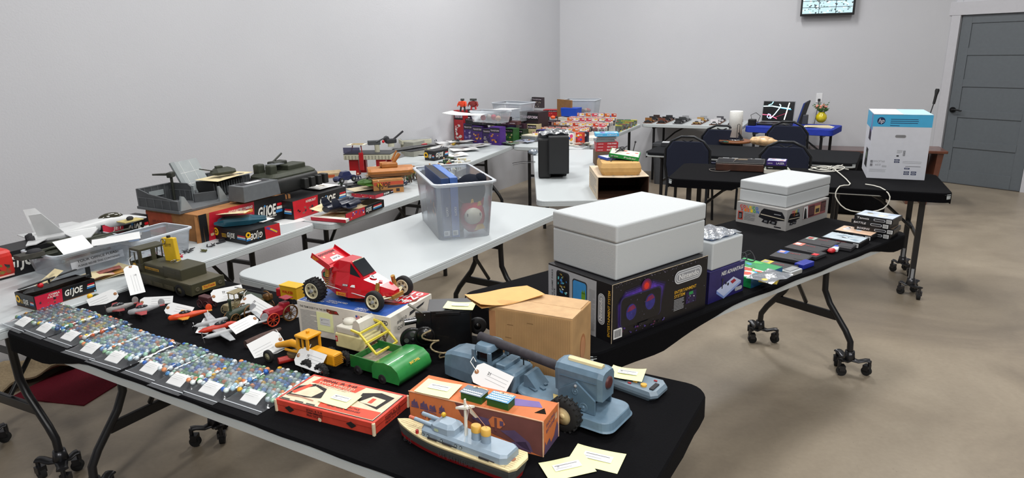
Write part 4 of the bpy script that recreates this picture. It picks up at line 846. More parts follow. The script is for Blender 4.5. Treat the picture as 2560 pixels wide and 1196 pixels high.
tag(P(637, 797, ZT + .045), P(580, 826, ZT + .04), Vector((-.1, -.5, 1)), 'white tag lying across the silver twin boom plane', '', .042)
# ---- small soldier or beetle toy with yellow ball
m = MB(); m.ball((0, 0, .012), .011, YEL, 12); m.ball((.022, .004, .009), (.014, .012, .009), mt('39452c', .5), 10); m.box((.03, .01, .008), (.05, .004, .003), mt('39452c', .5), rz=30); one('toy_figure', m, 'tiny green toy with a yellow ball head beside the helicopter carton', 'toy', P(226, 748, ZT).xy.to_3d() + Vector((0, 0, ZT)), 20)
# ---- cast iron vehicles
def spoke_wheel(m, c, r, col, n=8):
    T = Matrix.Translation(c) @ Matrix.Rotation(R(90), 4, 'X'); m.tube([tuple(T @ Vector((r * math.cos(a * .3142), r * math.sin(a * .3142), 0))) for a in range(20)], r * .11, col, 6, loop=True)
    m.lathe([(r * .16, -.004), (r * .16, .004)], col, 8, T)
    for k in range(n): a = 2 * math.pi * k / n; m.tube([tuple(T @ Vector((r * .1 * math.cos(a), r * .1 * math.sin(a), 0))), tuple(T @ Vector((r * .95 * math.cos(a), r * .95 * math.sin(a), 0)))], r * .05, col, 4)
def wheels2(t, lst, col):
    for (c, r) in lst:
        m = MB(Matrix.Translation((-c[0], -c[1], -c[2]))); spoke_wheel(m, c, r, col); part('spoked_wheel', m, t, loc=c)
def at(px, py): v = P(px, py, ZT + .01); v.z = ZT; return v
MAR = mt('4a2326', .5, var=.15); t = thing('cast_iron_wagon', 'small maroon cast iron wagon just right of the olive truck tailgate', 'toy car', at(518, 762), -30, 'cast iron vehicles')
m = MB(); m.box((0, 0, .032), (.06, .03, .03), MAR, .003); part('body', m, t); wheels2(t, [((-.02, -.018, .016), .016), ((.02, -.018, .016), .016), ((-.02, .018, .016), .016), ((.02, .018, .016), .016)], MAR)
TAN = mt('857a5b', .5, var=.15); t = thing('cast_iron_car', 'tan cast iron open car with a canopy roof', 'toy car', at(588, 773), -118, 'cast iron vehicles')
m = MB(); m.box((.02, 0, .028), (.05, .03, .026), TAN, .003); m.box((-.02, 0, .026), (.04, .032, .014), TAN, .002); part('body', m, t)
m = MB(); m.box((-.015, 0, .078), (.06, .04, .005), TAN, .002)
for x in (-.04, .01): m.box((x, -.016, .055), (.003, .003, .045), TAN); m.box((x, .016, .055), (.003, .003, .045), TAN)
part('canopy', m, t); wheels2(t, [((.03, -.02, .018), .018), ((.03, .02, .018), .018), ((-.03, -.02, .018), .018), ((-.03, .02, .018), .018)], TAN)
BRS = mt('6a4a26', .45, .4, var=.2); DG2 = mt('22301f', .5, var=.1)
t = thing('cast_iron_steam_engine', 'dark green cast iron steam engine with brass spoked wheels and chimney', 'toy engine', at(600, 795), -120, 'cast iron vehicles')
m = MB(); T = Matrix.Translation((.0, 0, .035)) @ Matrix.Rotation(R(90), 4, 'Y'); m.lathe([(.014, -.05), (.016, -.045), (.016, .045), (.012, .05)], DG2, 16, T); m.lathe([(.005, 0), (.005, .04), (.008, .045), (.007, .05)], DG2, 12, Matrix.Translation((.035, 0, .045))); part('boiler', m, t); wheels2(t, [((.035, -.02, .02), .02), ((.035, .02, .02), .02), ((-.03, -.022, .026), .026), ((-.03, .022, .026), .026)], BRS)
t = thing('cast_iron_wagon', 'long dark green cast iron ladder wagon behind the hanging white tag', 'toy car', at(640, 765), -30, 'cast iron vehicles')
m = MB(); m.box((0, .0, .045), (.15, .04, .02), DG2, .004); m.box((0, -.021, .055), (.15, .002, .006), TAN); m.tube([(-.1, -.01, .075), (.08, -.01, .08)], .0015, INK, 5); part('body', m, t)
m = MB(); m.tube(arc((.07, 0, .06), .022, 0, 180, 10), .003, BRS, 6); m.box((.075, 0, .06), (.03, .03, .025), BRS, .006); m.cyl((.05, 0, .06), (.05, 0, .095), .005, INK, 8); part('pump', m, t); wheels2(t, [((-.06, -.024, .018), .018), ((.06, -.024, .018), .018), ((-.06, .024, .018), .018), ((.06, .024, .018), .018)], BRS)
t = thing('toy_tractor', 'crimson cast iron tractor with orange spoked front wheel', 'toy tractor', at(694, 800), -128, 'cast iron vehicles')
CR = mt('8e1424', .4, var=.08); m = MB(); m.rings([[(x, y, z) for y, z in ((-.016 * k, .03), (-.018 * k, .05), (-.012 * k, .06), (.012 * k, .06), (.018 * k, .05), (.016 * k, .03))] for x, k in ((.05, .7), (.04, 1), (-.01, 1), (-.02, .9))], CR, True, True, False); part('hood', m, t)
m = MB(); m.box((-.035, 0, .05), (.03, .03, .04), CR, .003); m.box((-.045, 0, .085), (.035, .045, .004), CR, .002); part('seat', m, t)
wheels2(t, [((.03, -.022, .024), .024), ((.03, .022, .024), .024)], mt('b5381c', .5)); wheels2(t, [((-.04, -.026, .03), .03), ((-.04, .026, .03), .03)], BRS)
t = thing('toy_van', 'small yellow delivery van behind the kit carton corner', 'toy car', at(735, 752), -28, 'cast iron vehicles')
m = MB(); m.box((0, 0, .05), (.09, .05, .05), mt('d9a61c', .45), .002); m.box((0, 0, .077), (.094, .054, .005), mt('e0ae20', .45), .002); F = Matrix.Translation((-.045, -.0255, .028)) @ Matrix.Rotation(R(90), 4, 'X'); m.txt(F, 'WALKER', .012, .02, .012, RED, 1, .06, 2); part('cargo_box', m, t)
m = MB(); m.box((-.06, 0, .04), (.03, .04, .035), mt('b01a22', .45), .004); part('cab', m, t); wheels2(t, [((-.05, -.025, .014), .014), ((.03, -.025, .014), .014), ((-.05, .025, .014), .014), ((.03, .025, .014), .014)], INK)
tag(P(534, 742, ZT + .045), P(608, 727, ZT + .04), Vector((-.3, -.7, .7)), 'white tag printed 33 propped between the maroon wagon and the tan car', '33', .055)
tag(P(612, 748, ZT + .06), P(672, 783, ZT + .03), Vector((-.3, -.75, .5)), 'long white tag printed 25 propped on the cast iron steam engine', '25', .058, [P(610, 735, ZT + .07), P(617, 727, ZT + .08), P(606, 745, ZT + .05), P(596, 775, ZT + .03)])
tag(P(711, 783, ZT + .03), P(752, 776, ZT + .025), Vector((-.4, -.8, .3)), 'grey looking tag printed 24 tied to the crimson tractor', '24', .05, [P(695, 776, ZT + .04), P(680, 772, ZT + .05)], col=mt('a9a9ad', .7))
m = MB(); T = Matrix.Rotation(R(90), 4, 'Y'); m.tube([(-.06, 0, .014), (0, 0, .018), (.05, 0, .022), (.075, 0, .026)], [.014, .015, .011, .005], mt('4a3630', .8, var=.3, bump=.5, scale=80), 12); one('iron_pistol_case', m, 'rough brown cast tube toy behind the big white tag', 'toy', at(655, 850), 50)
tag(P(701, 849, ZT + .035), P(630, 886, ZT + .012), Vector((-.25, -.75, .6)), 'largest white tag, propped on the rough brown tube beside the yellow grader', '', .075, [P(700, 838, ZT + .05), P(690, 825, ZT + .05), P(683, 838, ZT + .03)])
# ---- yellow road grader
GY = mt('d9981a', .4, var=.05); GX = -31
t = thing('toy_grader', 'yellow toy road grader with six wheels and a square cab', 'toy vehicle', at(775, 905), GX)
m = MB(); m.box((.075, 0, .048), (.11, .038, .04), GY, .006)
for k in range(6): m.box((.131, 0, .032 + k * .006), (.003, .034, .002), mt('9a6a12', .5))
part('engine_hood', m, t)
m = MB(); 
for (x, y) in ((-.018, -.024), (.026, -.024), (.026, .024), (-.018, .024)): m.box((x, y, .072), (.010, .006, .06), GY)
m.box((.004, -.024, .052), (.05, .004, .03), GY); m.box((.004, .024, .052), (.05, .004, .03), GY); m.box((-.02, 0, .06), (.004, .05, .045), GY); m.box((.004, -.024, .08), (.005, .005, .045), GY); m.box((.004, 0, .106), (.06, .062, .01), GY, .004); m.box((.004, 0, .113), (.008, .008, .01), GY); m.box((.004, 0, .07), (.04, .042, .05), mt('2b2413', .7)); part('cab', m, t)
m = MB(); m.tube([(-.02, 0, .05), (-.055, 0, .058), (-.075, 0, .06), (-.15, 0, .035)], [.014, .012, .013, .009], GY, 8); m.tube([(-.02, -.018, .045), (-.06, -.014, .04), (-.1, -.008, .035)], .005, GY, 6); part('front_beam', m, t)
m = MB(); m.cyl((-.065, 0, .02), (-.065, 0, .03), .026, mt('5a4a30', .6), 18); m.tube([(-.09, -.05, .012), (-.05, .03, .012)], .014, mt('9a1f18', .5), 8, sq=.8); part('grader_blade', m, t, 'red grader blade on a disc')
put_wheels(t, [(.045, -.05, .024), (.105, -.05, .024), (.045, .05, .024), (.105, .05, .024)], .024, .018, RUBBER, CHROME, lugs=14, hr=.62); put_wheels(t, [(-.135, -.05, .02), (-.135, .05, .02)], .021, .012, RUBBER, mt('8a8468', .5), hr=.6)
m = MB(); m.cyl((-.135, -.05, .022), (-.135, .05, .022), .003, GREY, 6); part('front_axle', m, t)
GL0 = at(775, 905)
tag(GL0 + D(GX) * .0 + D(GX - 90) * .042 + Vector((0, 0, .05)), GL0 + D(GX) * .105 + D(GX - 90) * .042 + Vector((0, 0, .045)), Vector((-.5, -.86, .2)), 'white tag printed 16 leaning on the side of the yellow grader', '16', .06, [P(781, 885, ZT + .06), P(770, 880, ZT + .06), P(777, 862, ZT + .085), P(772, 880, ZT + .045)])
# ---- green street sweeper and cream shovel
GG = mt('1f6a2e', .35, var=.12, coat=.3); GP = mt('2c8440', .35, var=.15, coat=.3)
t = thing('toy_road_sweeper', 'green pressed steel toy sweeper with rounded hood and chain', 'toy vehicle', at(985, 925), -32)
m = MB(); m.rings([[(x, y, z) for x, z in ((.085, .012), (.09, .03), (.082, .052), (.06, .068), (.03, .072), (-.01, .064), (-.02, .05), (-.02, .012))] for y in (-.075, .075)], GP, True, True, True)
m.txt(Matrix.Translation((.076, .03, .058)) @ Matrix.Rotation(R(90 + 180), 4, 'Z') @ Matrix.Rotation(R(-40), 4, 'X'), 'TRAC LINE', 0, 0, .008, YEL, 4, .045); part('hood', m, t)
m = MB(); m.box((-.06, 0, .03), (.11, .12, .006), mt('8a8070', .9, var=.3)); m.box((-.06, .062, .04), (.12, .004, .04), GG); m.box((-.06, -.062, .04), (.12, .004, .04), GG); m.box((-.12, 0, .035), (.004, .12, .03), GG); part('tray', m, t)
put_wheels(t, [(.02, -.07, .016), (.02, .07, .016), (-.09, -.06, .014), (-.09, .06, .014)], .016, .014, RUBBER, INK)
t = thing('toy_cash_shovel', 'cream toy shovel with yellow wire frame and red printed panel', 'toy vehicle', at(905, 872), -30)
m = MB(); m.box((-.01, .0, .045), (.13, .085, .05), mt('d8cf9a', .5, var=.06), .004); F = Matrix.Translation((-.075, -.0432, .02)) @ Matrix.Rotation(R(90), 4, 'X'); m.dq(F, .003, .02, .012, .04, RED); m.dq(F, .006, .024, .009, .036, PURE, 2); part('body', m, t)
m = MB(); m.box((-.02, 0, .082), (.10, .08, .024), mt('c9c6ba', .5), .004); m.rings([[(x, y, z) for x, z in ((.0, .094), (.008, .122), (.02, .128), (.032, .12), (.036, .094))] for y in (-.038, .038)], mt('cfccc2', .5), True, True, False); m.ball((-.045, 0, .1), (.025, .022, .012), mt('c9c6ba', .5)); part('roof_housing', m, t)
m = MB(); X = Matrix.Translation((.075, -.02, .07)) @ Matrix.Scale(1.15, 4); YB = mt('d8c646', .45)
for p in (((-.01, -.045, .03), (-.01, .045, .03)), ((-.01, -.045, .03), (.045, -.045, -.02)), ((-.01, .045, .03), (.045, .045, -.02)), ((.045, -.045, -.02), (.045, .045, -.02)), ((.015, -.05, .008), (.015, .05, .008)), ((-.04, -.045, .035), (-.01, -.045, .03)), ((-.04, .045, .035), (-.01, .045, .03))): m.tube(list(p), .0036, YB, 4, X=X)
part('wire_frame', m, t, 'yellow wire frame')
m = MB(); X = Matrix.Translation((.062, -.01, .05)) @ Matrix.Rotation(R(40), 4, 'Y'); m.box((0, 0, 0), (.002, .07, .03), CREAM, X=X); F = X @ Matrix.Translation((.0015, -.033, -.012)) @ Matrix.Rotation(R(90), 4, 'Z') @ Matrix.Rotation(R(90), 4, 'X'); m.txt(F, 'S 22V', 0, 0, .022, RED, 1, .066, 2); part('printed_panel', m, t, 'panel with red print')
m = MB()
for k in range(16): a = Vector((.06 + .0055 * k, .03 - .0035 * k, .085 - .0055 * k)); m.tube([tuple(a + Vector((.004 * math.cos(q * 1.05), .004 * math.sin(q * 1.05) * (k % 2), .004 * math.sin(q * 1.05) * ((k + 1) % 2)))) for q in range(6)], .0011, mt('5a2a24', .5, .4), 4, loop=True)
one('chain', m, 'short rusty chain trailing from the cream shovel to the green sweeper', 'chain', at(905, 866), -30)
# ================================================================ table of game consoles
def wtxt(m, F, t, x, y, h, w, c=INK, e=2, b=1): m.txt(F, t, x, y, h, c, e, w, b)
NB = mt('0d0c12', .45, var=.15); NPUR = mt('3a2468', .5, var=.3, scale=60); SILV = mt('a9abb0', .5, var=.03); GOLDT = mt('d9a62c', .5, var=0); DPU = mt('241640', .5, var=.25, scale=70)
w, d, h = .505, .324, .209; NY = 37.2; NLOC = P(1528.3, 860.2, ZT) + D(NY) * w / 2 + D(NY + 90) * d / 2; NLOC.z = ZT
def nlogo(m, F, x, y, ww, hh, e=3, rot=0):
    G = F @ Matrix.Translation((x, y, 0)) @ Matrix.Rotation(R(rot), 4, 'Z')
    m.pill(G, 0, 0, ww, hh, mt('c9ccd0', .5, var=0), e); m.pill(G, hh * .09, hh * .09, ww - hh * .09, hh * .91, mt('77797e', .5, var=0), e + 1)
    m.pill(G, hh * .16, hh * .16, ww - hh * .16, hh * .84, mt('c9ccd0', .5, var=0), e + 2); m.pill(G, hh * .24, hh * .24, ww - hh * .24, hh * .76, mt('8f9196', .5, var=0), e + 3)
    m.txt(G, 'Nintendo', hh * .42, hh * .33, hh * .4, PURE, e + 5, ww - hh * .84, 2)
m = MB(); m.box((0, 0, h / 2), (w, d, h), NB, .0012)
F = face(w, d, h, 'f')
for k, c in enumerate(('1a1232', '2e1c62', '44288a', '5634a4')): m.dp(F, [(.055 - .03 + k * .006, .045 + .004 * k), (.24 - k * .006, .045 + k * .004), (.27 - k * .008, .16 - k * .006), (.2, .185 - k * .006), (.06, .175 - k * .007), (.02 + k * .007, .13)], mt(c, .5, var=.25, scale=80), 1 + k)
for k, (r, c) in enumerate(((.026, '5c1a52'), (.019, '8f1f3a'), (.012, 'd8301f'))): m.dc(F, .165, .17, r, mt(c, .5, var=.15), 5 + k * .3)
BD = mt('101016', .4, var=0); m.pill(F, .035, .045, .245, .155, mt('2a2550', .5), 6.2, .02); m.pill(F, .041, .045, .24, .15, BD, 6.6, .018)
for (x, y) in ((.09, .093), (.185, .107)):
    m.dc(F, x, y, .031, mt('17141f', .4), 7.4, .034); m.dc(F, x, y, .025, mt('2c2a78', .4, var=.3, scale=50), 8, .029); m.dp(F, [(x - .022, y + .004), (x - .012, y + .02), (x + .01, y + .025), (x + .022, y + .01), (x + .0, y + .005)], mt('74224a', .4, var=.3), 8.6)
m.blobs(F, .05, .015, .27, .05, 24, [NPUR, mt('4a3a86', .5), mt('6a2a55', .5), NB], 6, .16); m.dq(F, .13, .028, .185, .040, NB, 8)
nlogo(m, F, .315, .135, .155, .05)
wtxt(m, F, 'ENTERTAINMENT', .318, .1, .012, .125, GOLDT); wtxt(m, F, 'SYSTEM', .318, .084, .012, .06, GOLDT); m.lines(F, .318, .035, .375, .08, 8, SILV, 2, .4)
m.dq(F, .385, .045, .445, .092, DPU, 2); m.dq(F, .402, .078, .425, .09, mt('2a8a4a', .5), 3); m.blobs(F, .388, .048, .442, .075, 10, [NPUR, mt('5a6a8a', .5), NB, mt('b0b0b8', .5)], 3, .2)
m.dq(F, .008, .012, .05, .048, PURE, 2)
for k in range(14): m.dq(F, .012 + k * .0024, .017, .012 + k * .0024 + (.0014 if k % 3 else .0008), .043, INK, 3)
for k in range(90): x = rnd.uniform(.01, .49); y = rnd.choice([rnd.uniform(.198, .207), rnd.uniform(.005, .207)]); m.dq(F, x, y, x + rnd.uniform(.0008, .004), y + rnd.uniform(.0006, .0018), mt('8d86a8', .7), 9.6)
F = face(w, d, h, 'l'); m.dq(F, 0, 0, .25, h - .006, SILV, 1); m.dq(F, .25, 0, .324, h, NB, 1)
m.pill(F, .045, .055, .115, .195, INK, 2, .012); m.pill(F, .049, .06, .111, .19, mt('10131a', .3), 3, .01); m.blobs(F, .054, .07, .106, .185, 34, [mt('5fc0c8', .5), mt('d0e0e0', .5), mt('3a7ac0', .5), mt('a08a3a', .5), NB], 4, .07)
m.pill(F, .13, .02, .205, .185, INK, 2, .012); m.pill(F, .134, .025, .201, .18, mt('3a8fd0', .4), 3, .01); m.dq(F, .178, .03, .198, .145, mt('6a9a2a', .5), 4); m.dq(F, .186, .03, .199, .10, mt('a06a2a', .5), 5); m.dp(F, [(.178, .14), (.182, .155), (.188, .145), (.193, .158), (.198, .14)], mt('6a9a2a', .5), 4); m.blobs(F, .14, .03, .175, .06, 8, [mt('58a838', .5)], 4, .4)
m.lines(F, .215, .02, .245, .17, 34, GREY, 2); G = F @ Matrix.Translation((.022, .02, 0)) @ Matrix.Rotation(R(90), 4, 'Z'); wtxt(m, G, '2 AMAZING GAME PAKS', 0, -.004, .008, .17); wtxt(m, G, 'AND A BITE', 0, -.016, .008, .1)
nlogo(m, F @ Matrix.Translation((.292, .055, 0)), 0, 0, .112, .032, 3, 90); G = F @ Matrix.Translation((.316, .02, 0)) @ Matrix.Rotation(R(90), 4, 'Z'); wtxt(m, G, 'ENTERTAINMENT SYSTEM', 0, 0, .011, .165, GOLDT)
EDG = mt('b8a890', .9, var=.3)
for y in (-d / 2,): m.tube([(-w / 2, y, .0), (-w / 2, y, h)], .0014, EDG, 5); m.tube([(-w / 2, y, h), (w / 2, y, h)], .001, EDG, 5)
one('game_console_box', m, 'large black and purple console carton under the biggest white foam box', 'box', NLOC, NY)
FOAM = mt('b9bdbf', .75, var=.02, bump=.25, scale=400)
def foam(name, label, loc, yaw, w, d, h0, h1, grp=None, taper=.97):
    t = thing(name, label, 'foam box', loc, yaw, grp)
    m = MB(); m.box((0, 0, h0 / 2), (w * .992, d * .992, h0), FOAM, .006, seg=3); part('tray', m, t)
    m = MB(); m.box((0, 0, h0 + h1 / 2 + .0008), (w, d, h1), FOAM, .008, seg=3); part('lid', m, t); return t
fl = P(1542.5, 566, ZT + .40) + D(39) * .49 / 2 + D(129) * .31 / 2; fl.z = ZT + h + .001
foam('foam_box', 'biggest white foam box, sitting on the black console carton', fl, 39, .492, .312, .128, .062)
# controller carton + its foam block
AB = mt('241f5c', .45, var=.15); w, d, h = .236, .17, .130; AL = P(1768, 763, ZT) + D(38.5) * (w / 2 + .004) + D(128.5) * d / 2; AL.z = ZT
m = MB(); m.box((0, 0, h / 2), (w, d, h), AB, .001); F = face(w, d, h, 'f'); m.txt(F, 'NES ADVANTAGE', .075, .10, .016, PURE, 2, .15, 2, 0, .2)
m.dp(F, [(.05, .045), (.16, .078), (.215, .05), (.10, .01)], mt('b9c4e4', .4), 2); m.dp(F, [(.05, .045), (.10, .01), (.10, -.0), (.05, .032)], mt('6f86c4', .4), 2.5); m.dp(F, [(.10, .01), (.215, .05), (.215, .04), (.10, .0)], mt('8fa2d8', .4), 2.5)
m.dp(F, [(.14, .062), (.165, .069), (.18, .058), (.155, .05)], mt('a02030', .4), 3); m.dc(F, .125, .055, .006, INK, 3); m.dc(F, .11, .062, .005, INK, 3); m.dq(F, .083, .045, .089, .08, INK, 3); m.dc(F, .086, .082, .006, INK, 4); nlogo(m, F, .175, .012, .05, .016)
F = face(w, d, h, 'l'); m.dq(F, .0, .0, d, h, mt('16133a', .45), 1); nlogo(m, F, .08, .012, .07, .022)
one('game_controller_box', m, 'dark blue joystick controller carton right of the large console carton', 'box', AL, 38.5)
fz = ZT + h + .001; m = MB(); m.box((0, 0, .055), (.2, .16, .11), FOAM, .005); fo = one('foam_block', m, 'small white foam block on the blue joystick carton', 'foam box', AL.xy.to_3d() + Vector((0, 0, fz)), 38.5)
m = MB(); m.sheet(.19, .15, lambda x, y: .010 + .012 * math.cos(x * 16) * math.cos(y * 20) + .003 * math.sin(x * 90) * math.sin(y * 110), clear('poly_bag', 'eef2f6', .22, 'd8e0ec', .3, .2, .5, 30), 20, 16, .0004); m.box((0, 0, .004), (.16, .12, .006), mt('7f8fae', .5, var=.4, scale=40)); m.box((.02, .01, .008), (.09, .07, .005), mt('b0455a', .5, var=.5, scale=60), rz=15)
one('plastic_bag', m, 'crinkled clear bag of cards on the small foam block', 'bag', AL.xy.to_3d() + Vector((0, 0, fz + .111)), 38.5)
# silver cartoned console
w, d, h = .452, .302, .117; CY = 38.8; CL = P(1963.5, 578.9, ZT) + D(CY) * w / 2 + D(CY + 90) * d / 2; CL.z = ZT
CS = mt('9c9a98', .5, var=.05); m = MB(); m.box((0, 0, h / 2), (w, d, h), CS, .001)
RB = [mt(c, .5, var=0) for c in ('d02a2a', 'e2702a', 'e8c52e', '3aa84a', '2f6fc0')]
def rainbow(F, x, y, hh, ww, e=2):
    for r_, word in enumerate(('COLECO', 'VISION')):
        n = len(word); cw_ = ww / n
        for i, ch in enumerate(word): m.txt(F, ch, x + i * cw_ + (.006 if r_ else 0), y - r_ * hh * 1.15, hh, RB[min(4, int((i + r_ * .2) * 5 / n))], e, cw_ * .85, 3)
def ccon(F, x, y, s, e=2):
    m.dp(F, [(x, y + .02 * s), (x + .012 * s, y + .052 * s), (x + .025 * s, y + .066 * s), (x + .12 * s, y + .062 * s), (x + .135 * s, y + .04 * s), (x + .135 * s, y + .022 * s), (x + .04 * s, y + .008 * s)], BD, e); m.dp(F, [(x + .01 * s, y + .038 * s), (x + .135 * s, y + .03 * s), (x + .135 * s, y + .026 * s), (x + .01 * s, y + .033 * s)], mt('b8ae9a', .4), e + 1)
    m.dq(F, x + .08 * s, y + .045 * s, x + .115 * s, y + .048 * s, SILV, e + 1)
    for q in (.018, .058): m.dp(F, [(x + q * s, y - .002 * s), (x + (q + .012) * s, y + .016 * s), (x + (q + .042) * s, y + .014 * s), (x + (q + .036) * s, y - .006 * s)], BD, e + 2); m.lines(F, x + (q + .014) * s, y, x + (q + .03) * s, y + .01 * s, 3, SILV, e + 3)
F = face(w, d, h, 'l'); rainbow(F, .022, .088, .016, .115); m.dq(F, .012, .018, .044, .066, mt('b8483a', .5), 2); m.dq(F, .017, .024, .039, .060, BD, 3); m.lines(F, .02, .028, .036, .055, 4, SILV, 4); m.lines(F, .052, .022, .12, .062, 8, mt('55555a', .6), 2, .25); ccon(F, .14, .03, 1.12); m.dq(F, .235, .01, .275, .016, BD, 2)
F = face(w, d, h, 'f'); rainbow(F, .05, .088, .015, .075); ccon(F, .015, .03, .9)
m.dq(F, .17, .035, .42, .108, mt('8a4a50', .5), 2); m.dp(F, [(.172, .037), (.225, .037), (.215, .106), (.172, .106)], PURE, 3); m.dp(F, [(.18, .037), (.212, .037), (.2, .09), (.186, .098), (.18, .08)], BD, 4); m.dq(F, .23, .04, .29, .1, mt('3a1a1e', .5), 3); m.dq(F, .295, .045, .355, .09, mt('c8a468', .5), 3); m.dq(F, .305, .052, .345, .075, BD, 4); m.dq(F, .362, .05, .418, .106, mt('2a1418', .5), 3); m.lines(F, .235, .05, .285, .095, 6, mt('7a4a50', .5), 4); m.lines(F, .366, .055, .414, .1, 6, mt('8a4a50', .5), 4)
one('game_console_box', m, 'silver grey console carton with rainbow lettering under a low foam box', 'box', CL, CY)
f2 = P(1969.2, 466.9, ZT + .236) + D(38.2) * .466 / 2 + D(128.2) * .286 / 2; f2.z = ZT + h + .001
foam('foam_box', 'low white foam box on the silver rainbow lettered carton', f2, 38.2, .466, .286, .066, .052)
# green game carton with cables
w, d, h = .235, .20, .042; GL = P(1876, 722, ZT) + D(38) * w / 2 + D(128) * d / 2; GL.z = ZT; m = MB(); m.box((0, 0, h / 2), (w, d, h), mt('178a4a', .45, var=.05), .001)
F = face(w, d, h, 'f'); m.dq(F, .0, .0, w, h, mt('1f5f8f', .45, var=.1), 1); F = face(w, d, h, 'T'); m.blobs(F, .01, .01, .19, .22, 26, [mt('3a9ad0', .5), mt('e8c0a0', .5), mt('4ab048', .5), mt('e8e8d8', .5), mt('c04a3a', .5)], 1, .16)
one('game_box', m, 'green and blue game carton with black cables on it', 'box', GL, 38)
m = MB(); m.sheet(.17, .11, lambda x, y: .016 + .006 * math.sin(x * 40) * math.cos(y * 50), clear('poly_bag', 'eef2f6', .22), 14, 10, .0004); m.box((0, 0, .006), (.1, .07, .01), mt('c9b24a', .5, var=.4, scale=60), rz=20); one('plastic_bag', m, 'clear bag of small parts on the green game carton', 'bag', P(1925, 690, ZT + .06).xy.to_3d() + Vector((0, 0, ZT + h + .001)), 40)
def cable(name, label, loc, seed, rad, n, col, r=.0028, ht=.03, cat='cable', rise=0.0, tail=None, sq=.7):
    q = random.Random(seed); pts = []; a = 0; 
    for i in range(n):
        a += q.uniform(.4, .75); rr_ = rad * (.55 + .45 * math.sin(i * .37 + seed)); pts.append((rr_ * math.cos(a), sq * rr_ * math.sin(a), r + ht * (.5 + .5 * math.sin(i * .9 + seed)) * (.2 + .8 * q.random())))
    if tail: pts += tail
    out = []
    for i in range(len(pts) - 1):
        p0, p1, p2, p3 = [Vector(pts[min(max(i + k, 0), len(pts) - 1)]) for k in (-1, 0, 1, 2)]
        for u in (0, .33, .66): out.append(.5 * ((2 * p1) + (p2 - p0) * u + (2 * p0 - 5 * p1 + 4 * p2 - p3) * u * u + (3 * p1 - p0 - 3 * p2 + p3) * u ** 3))
    m = MB(); m.tube(out, r, col, 6); return one(name, m, label, cat, loc, 0)
cable('controller_cable', 'tangle of black cable standing above the green game carton', GL + D(128) * .03 + Vector((0, 0, h + .02)), 3, .09, 26, INK, .0026, .07)
# cartridges
CBK = mt('2b2a2e', .55, bump=.15, scale=300)
for i, (px, py, lab, c1, c2) in enumerate((((1950), 660, 'dark game cartridge nearest the green carton, yellow and grey label', 'c9b23a', '8d8f86'), (1980, 640, 'dark game cartridge with a blue picture label', '3a62b8', 'd8a090'), (2010, 622, 'dark game cartridge with a pink and white label', 'd87a6a', 'e6e6e6'), (2045, 610, 'dark game cartridge with a grey green label, lying highest', '9aa9a0', 'a03030'), (2080, 608, 'dark game cartridge beside the first flat white game case', '4a4a50', 'b03040'))):
    px = (1937, 1979, 2016, 2048, 2094)[i]; py = (668, 642, 622, 609, 611)[i]; tb = .004 if i != 3 else .012
    L_ = P(px, py, ZT + .012); L_.z = ZT + tb * 0 + .001 + (.004 if i == 3 else 0); yw = -46 + 4 * math.sin(i * 2)
    m = MB(); m.box((0, 0, .009), (.158, .128, .016), CBK, .002); m.box((.05, .0, .0175), (.05, .09, .0012), CBK); 
    F = Matrix.Translation((-.079, -.064, .0172)); m.dq(F, .006, .07, .05, .122, mt(c1, .5, var=.3, scale=80), 1); m.dq(F, .012, .08, .035, .11, mt(c2, .5, var=.3, scale=90), 2); m.txt(F, 'SEGA', .06, .09, .006, RED, 3, .05)
    one('game_cartridge', m, lab, 'game cartridge', L_, yw, 'game cartridges in a row')
# consoles odds by the edge
m = MB(); m.box((0, 0, .012), (.09, .05, .022), mt('a9adaf', .35, .3), .004); m.box((0, 0, .024), (.07, .03, .004), GREY, .001); one('cassette_player', m, 'small silver gadget at the table edge beside the green carton', 'gadget', P(1978, 686, ZT).xy.to_3d() + Vector((0, 0, ZT)), 36)
m = MB(); m.box((0, 0, .012), (.09, .045, .024), mt('1c2a90', .4), .004); m.tube([(-.045, 0, .02), (-.06, .02, .01), (-.05, .04, .006)], .002, INK, 5); one('game_controller', m, 'small blue handheld gadget at the table edge', 'gadget', P(2010, 668, ZT).xy.to_3d() + Vector((0, 0, ZT)), 36)
m = MB(); m.box((0, 0, .01), (.1, .04, .018), INK, .004); m.box((-.02, 0, .02), (.03, .025, .003), mt('c83038', .4)); one('game_controller', m, 'small black gadget with a red patch between the blue and the white ones', 'gadget', P(2043, 645, ZT).xy.to_3d() + Vector((0, 0, ZT)), 38)
m = MB(); m.ball((0, 0, .012), (.026, .018, .012), mt('c02a30', .4), 8); m.box((.045, .01, .01), (.06, .04, .016), mt('c9cdd2', .4), .004, rz=20); m.box((.07, .02, .019), (.02, .03, .003), mt('2a4ab0', .4), rz=20); one('toy_gadget', m, 'red and white gadget farthest along the table edge', 'gadget', P(2078, 633, ZT).xy.to_3d() + Vector((0, 0, ZT)), 38)
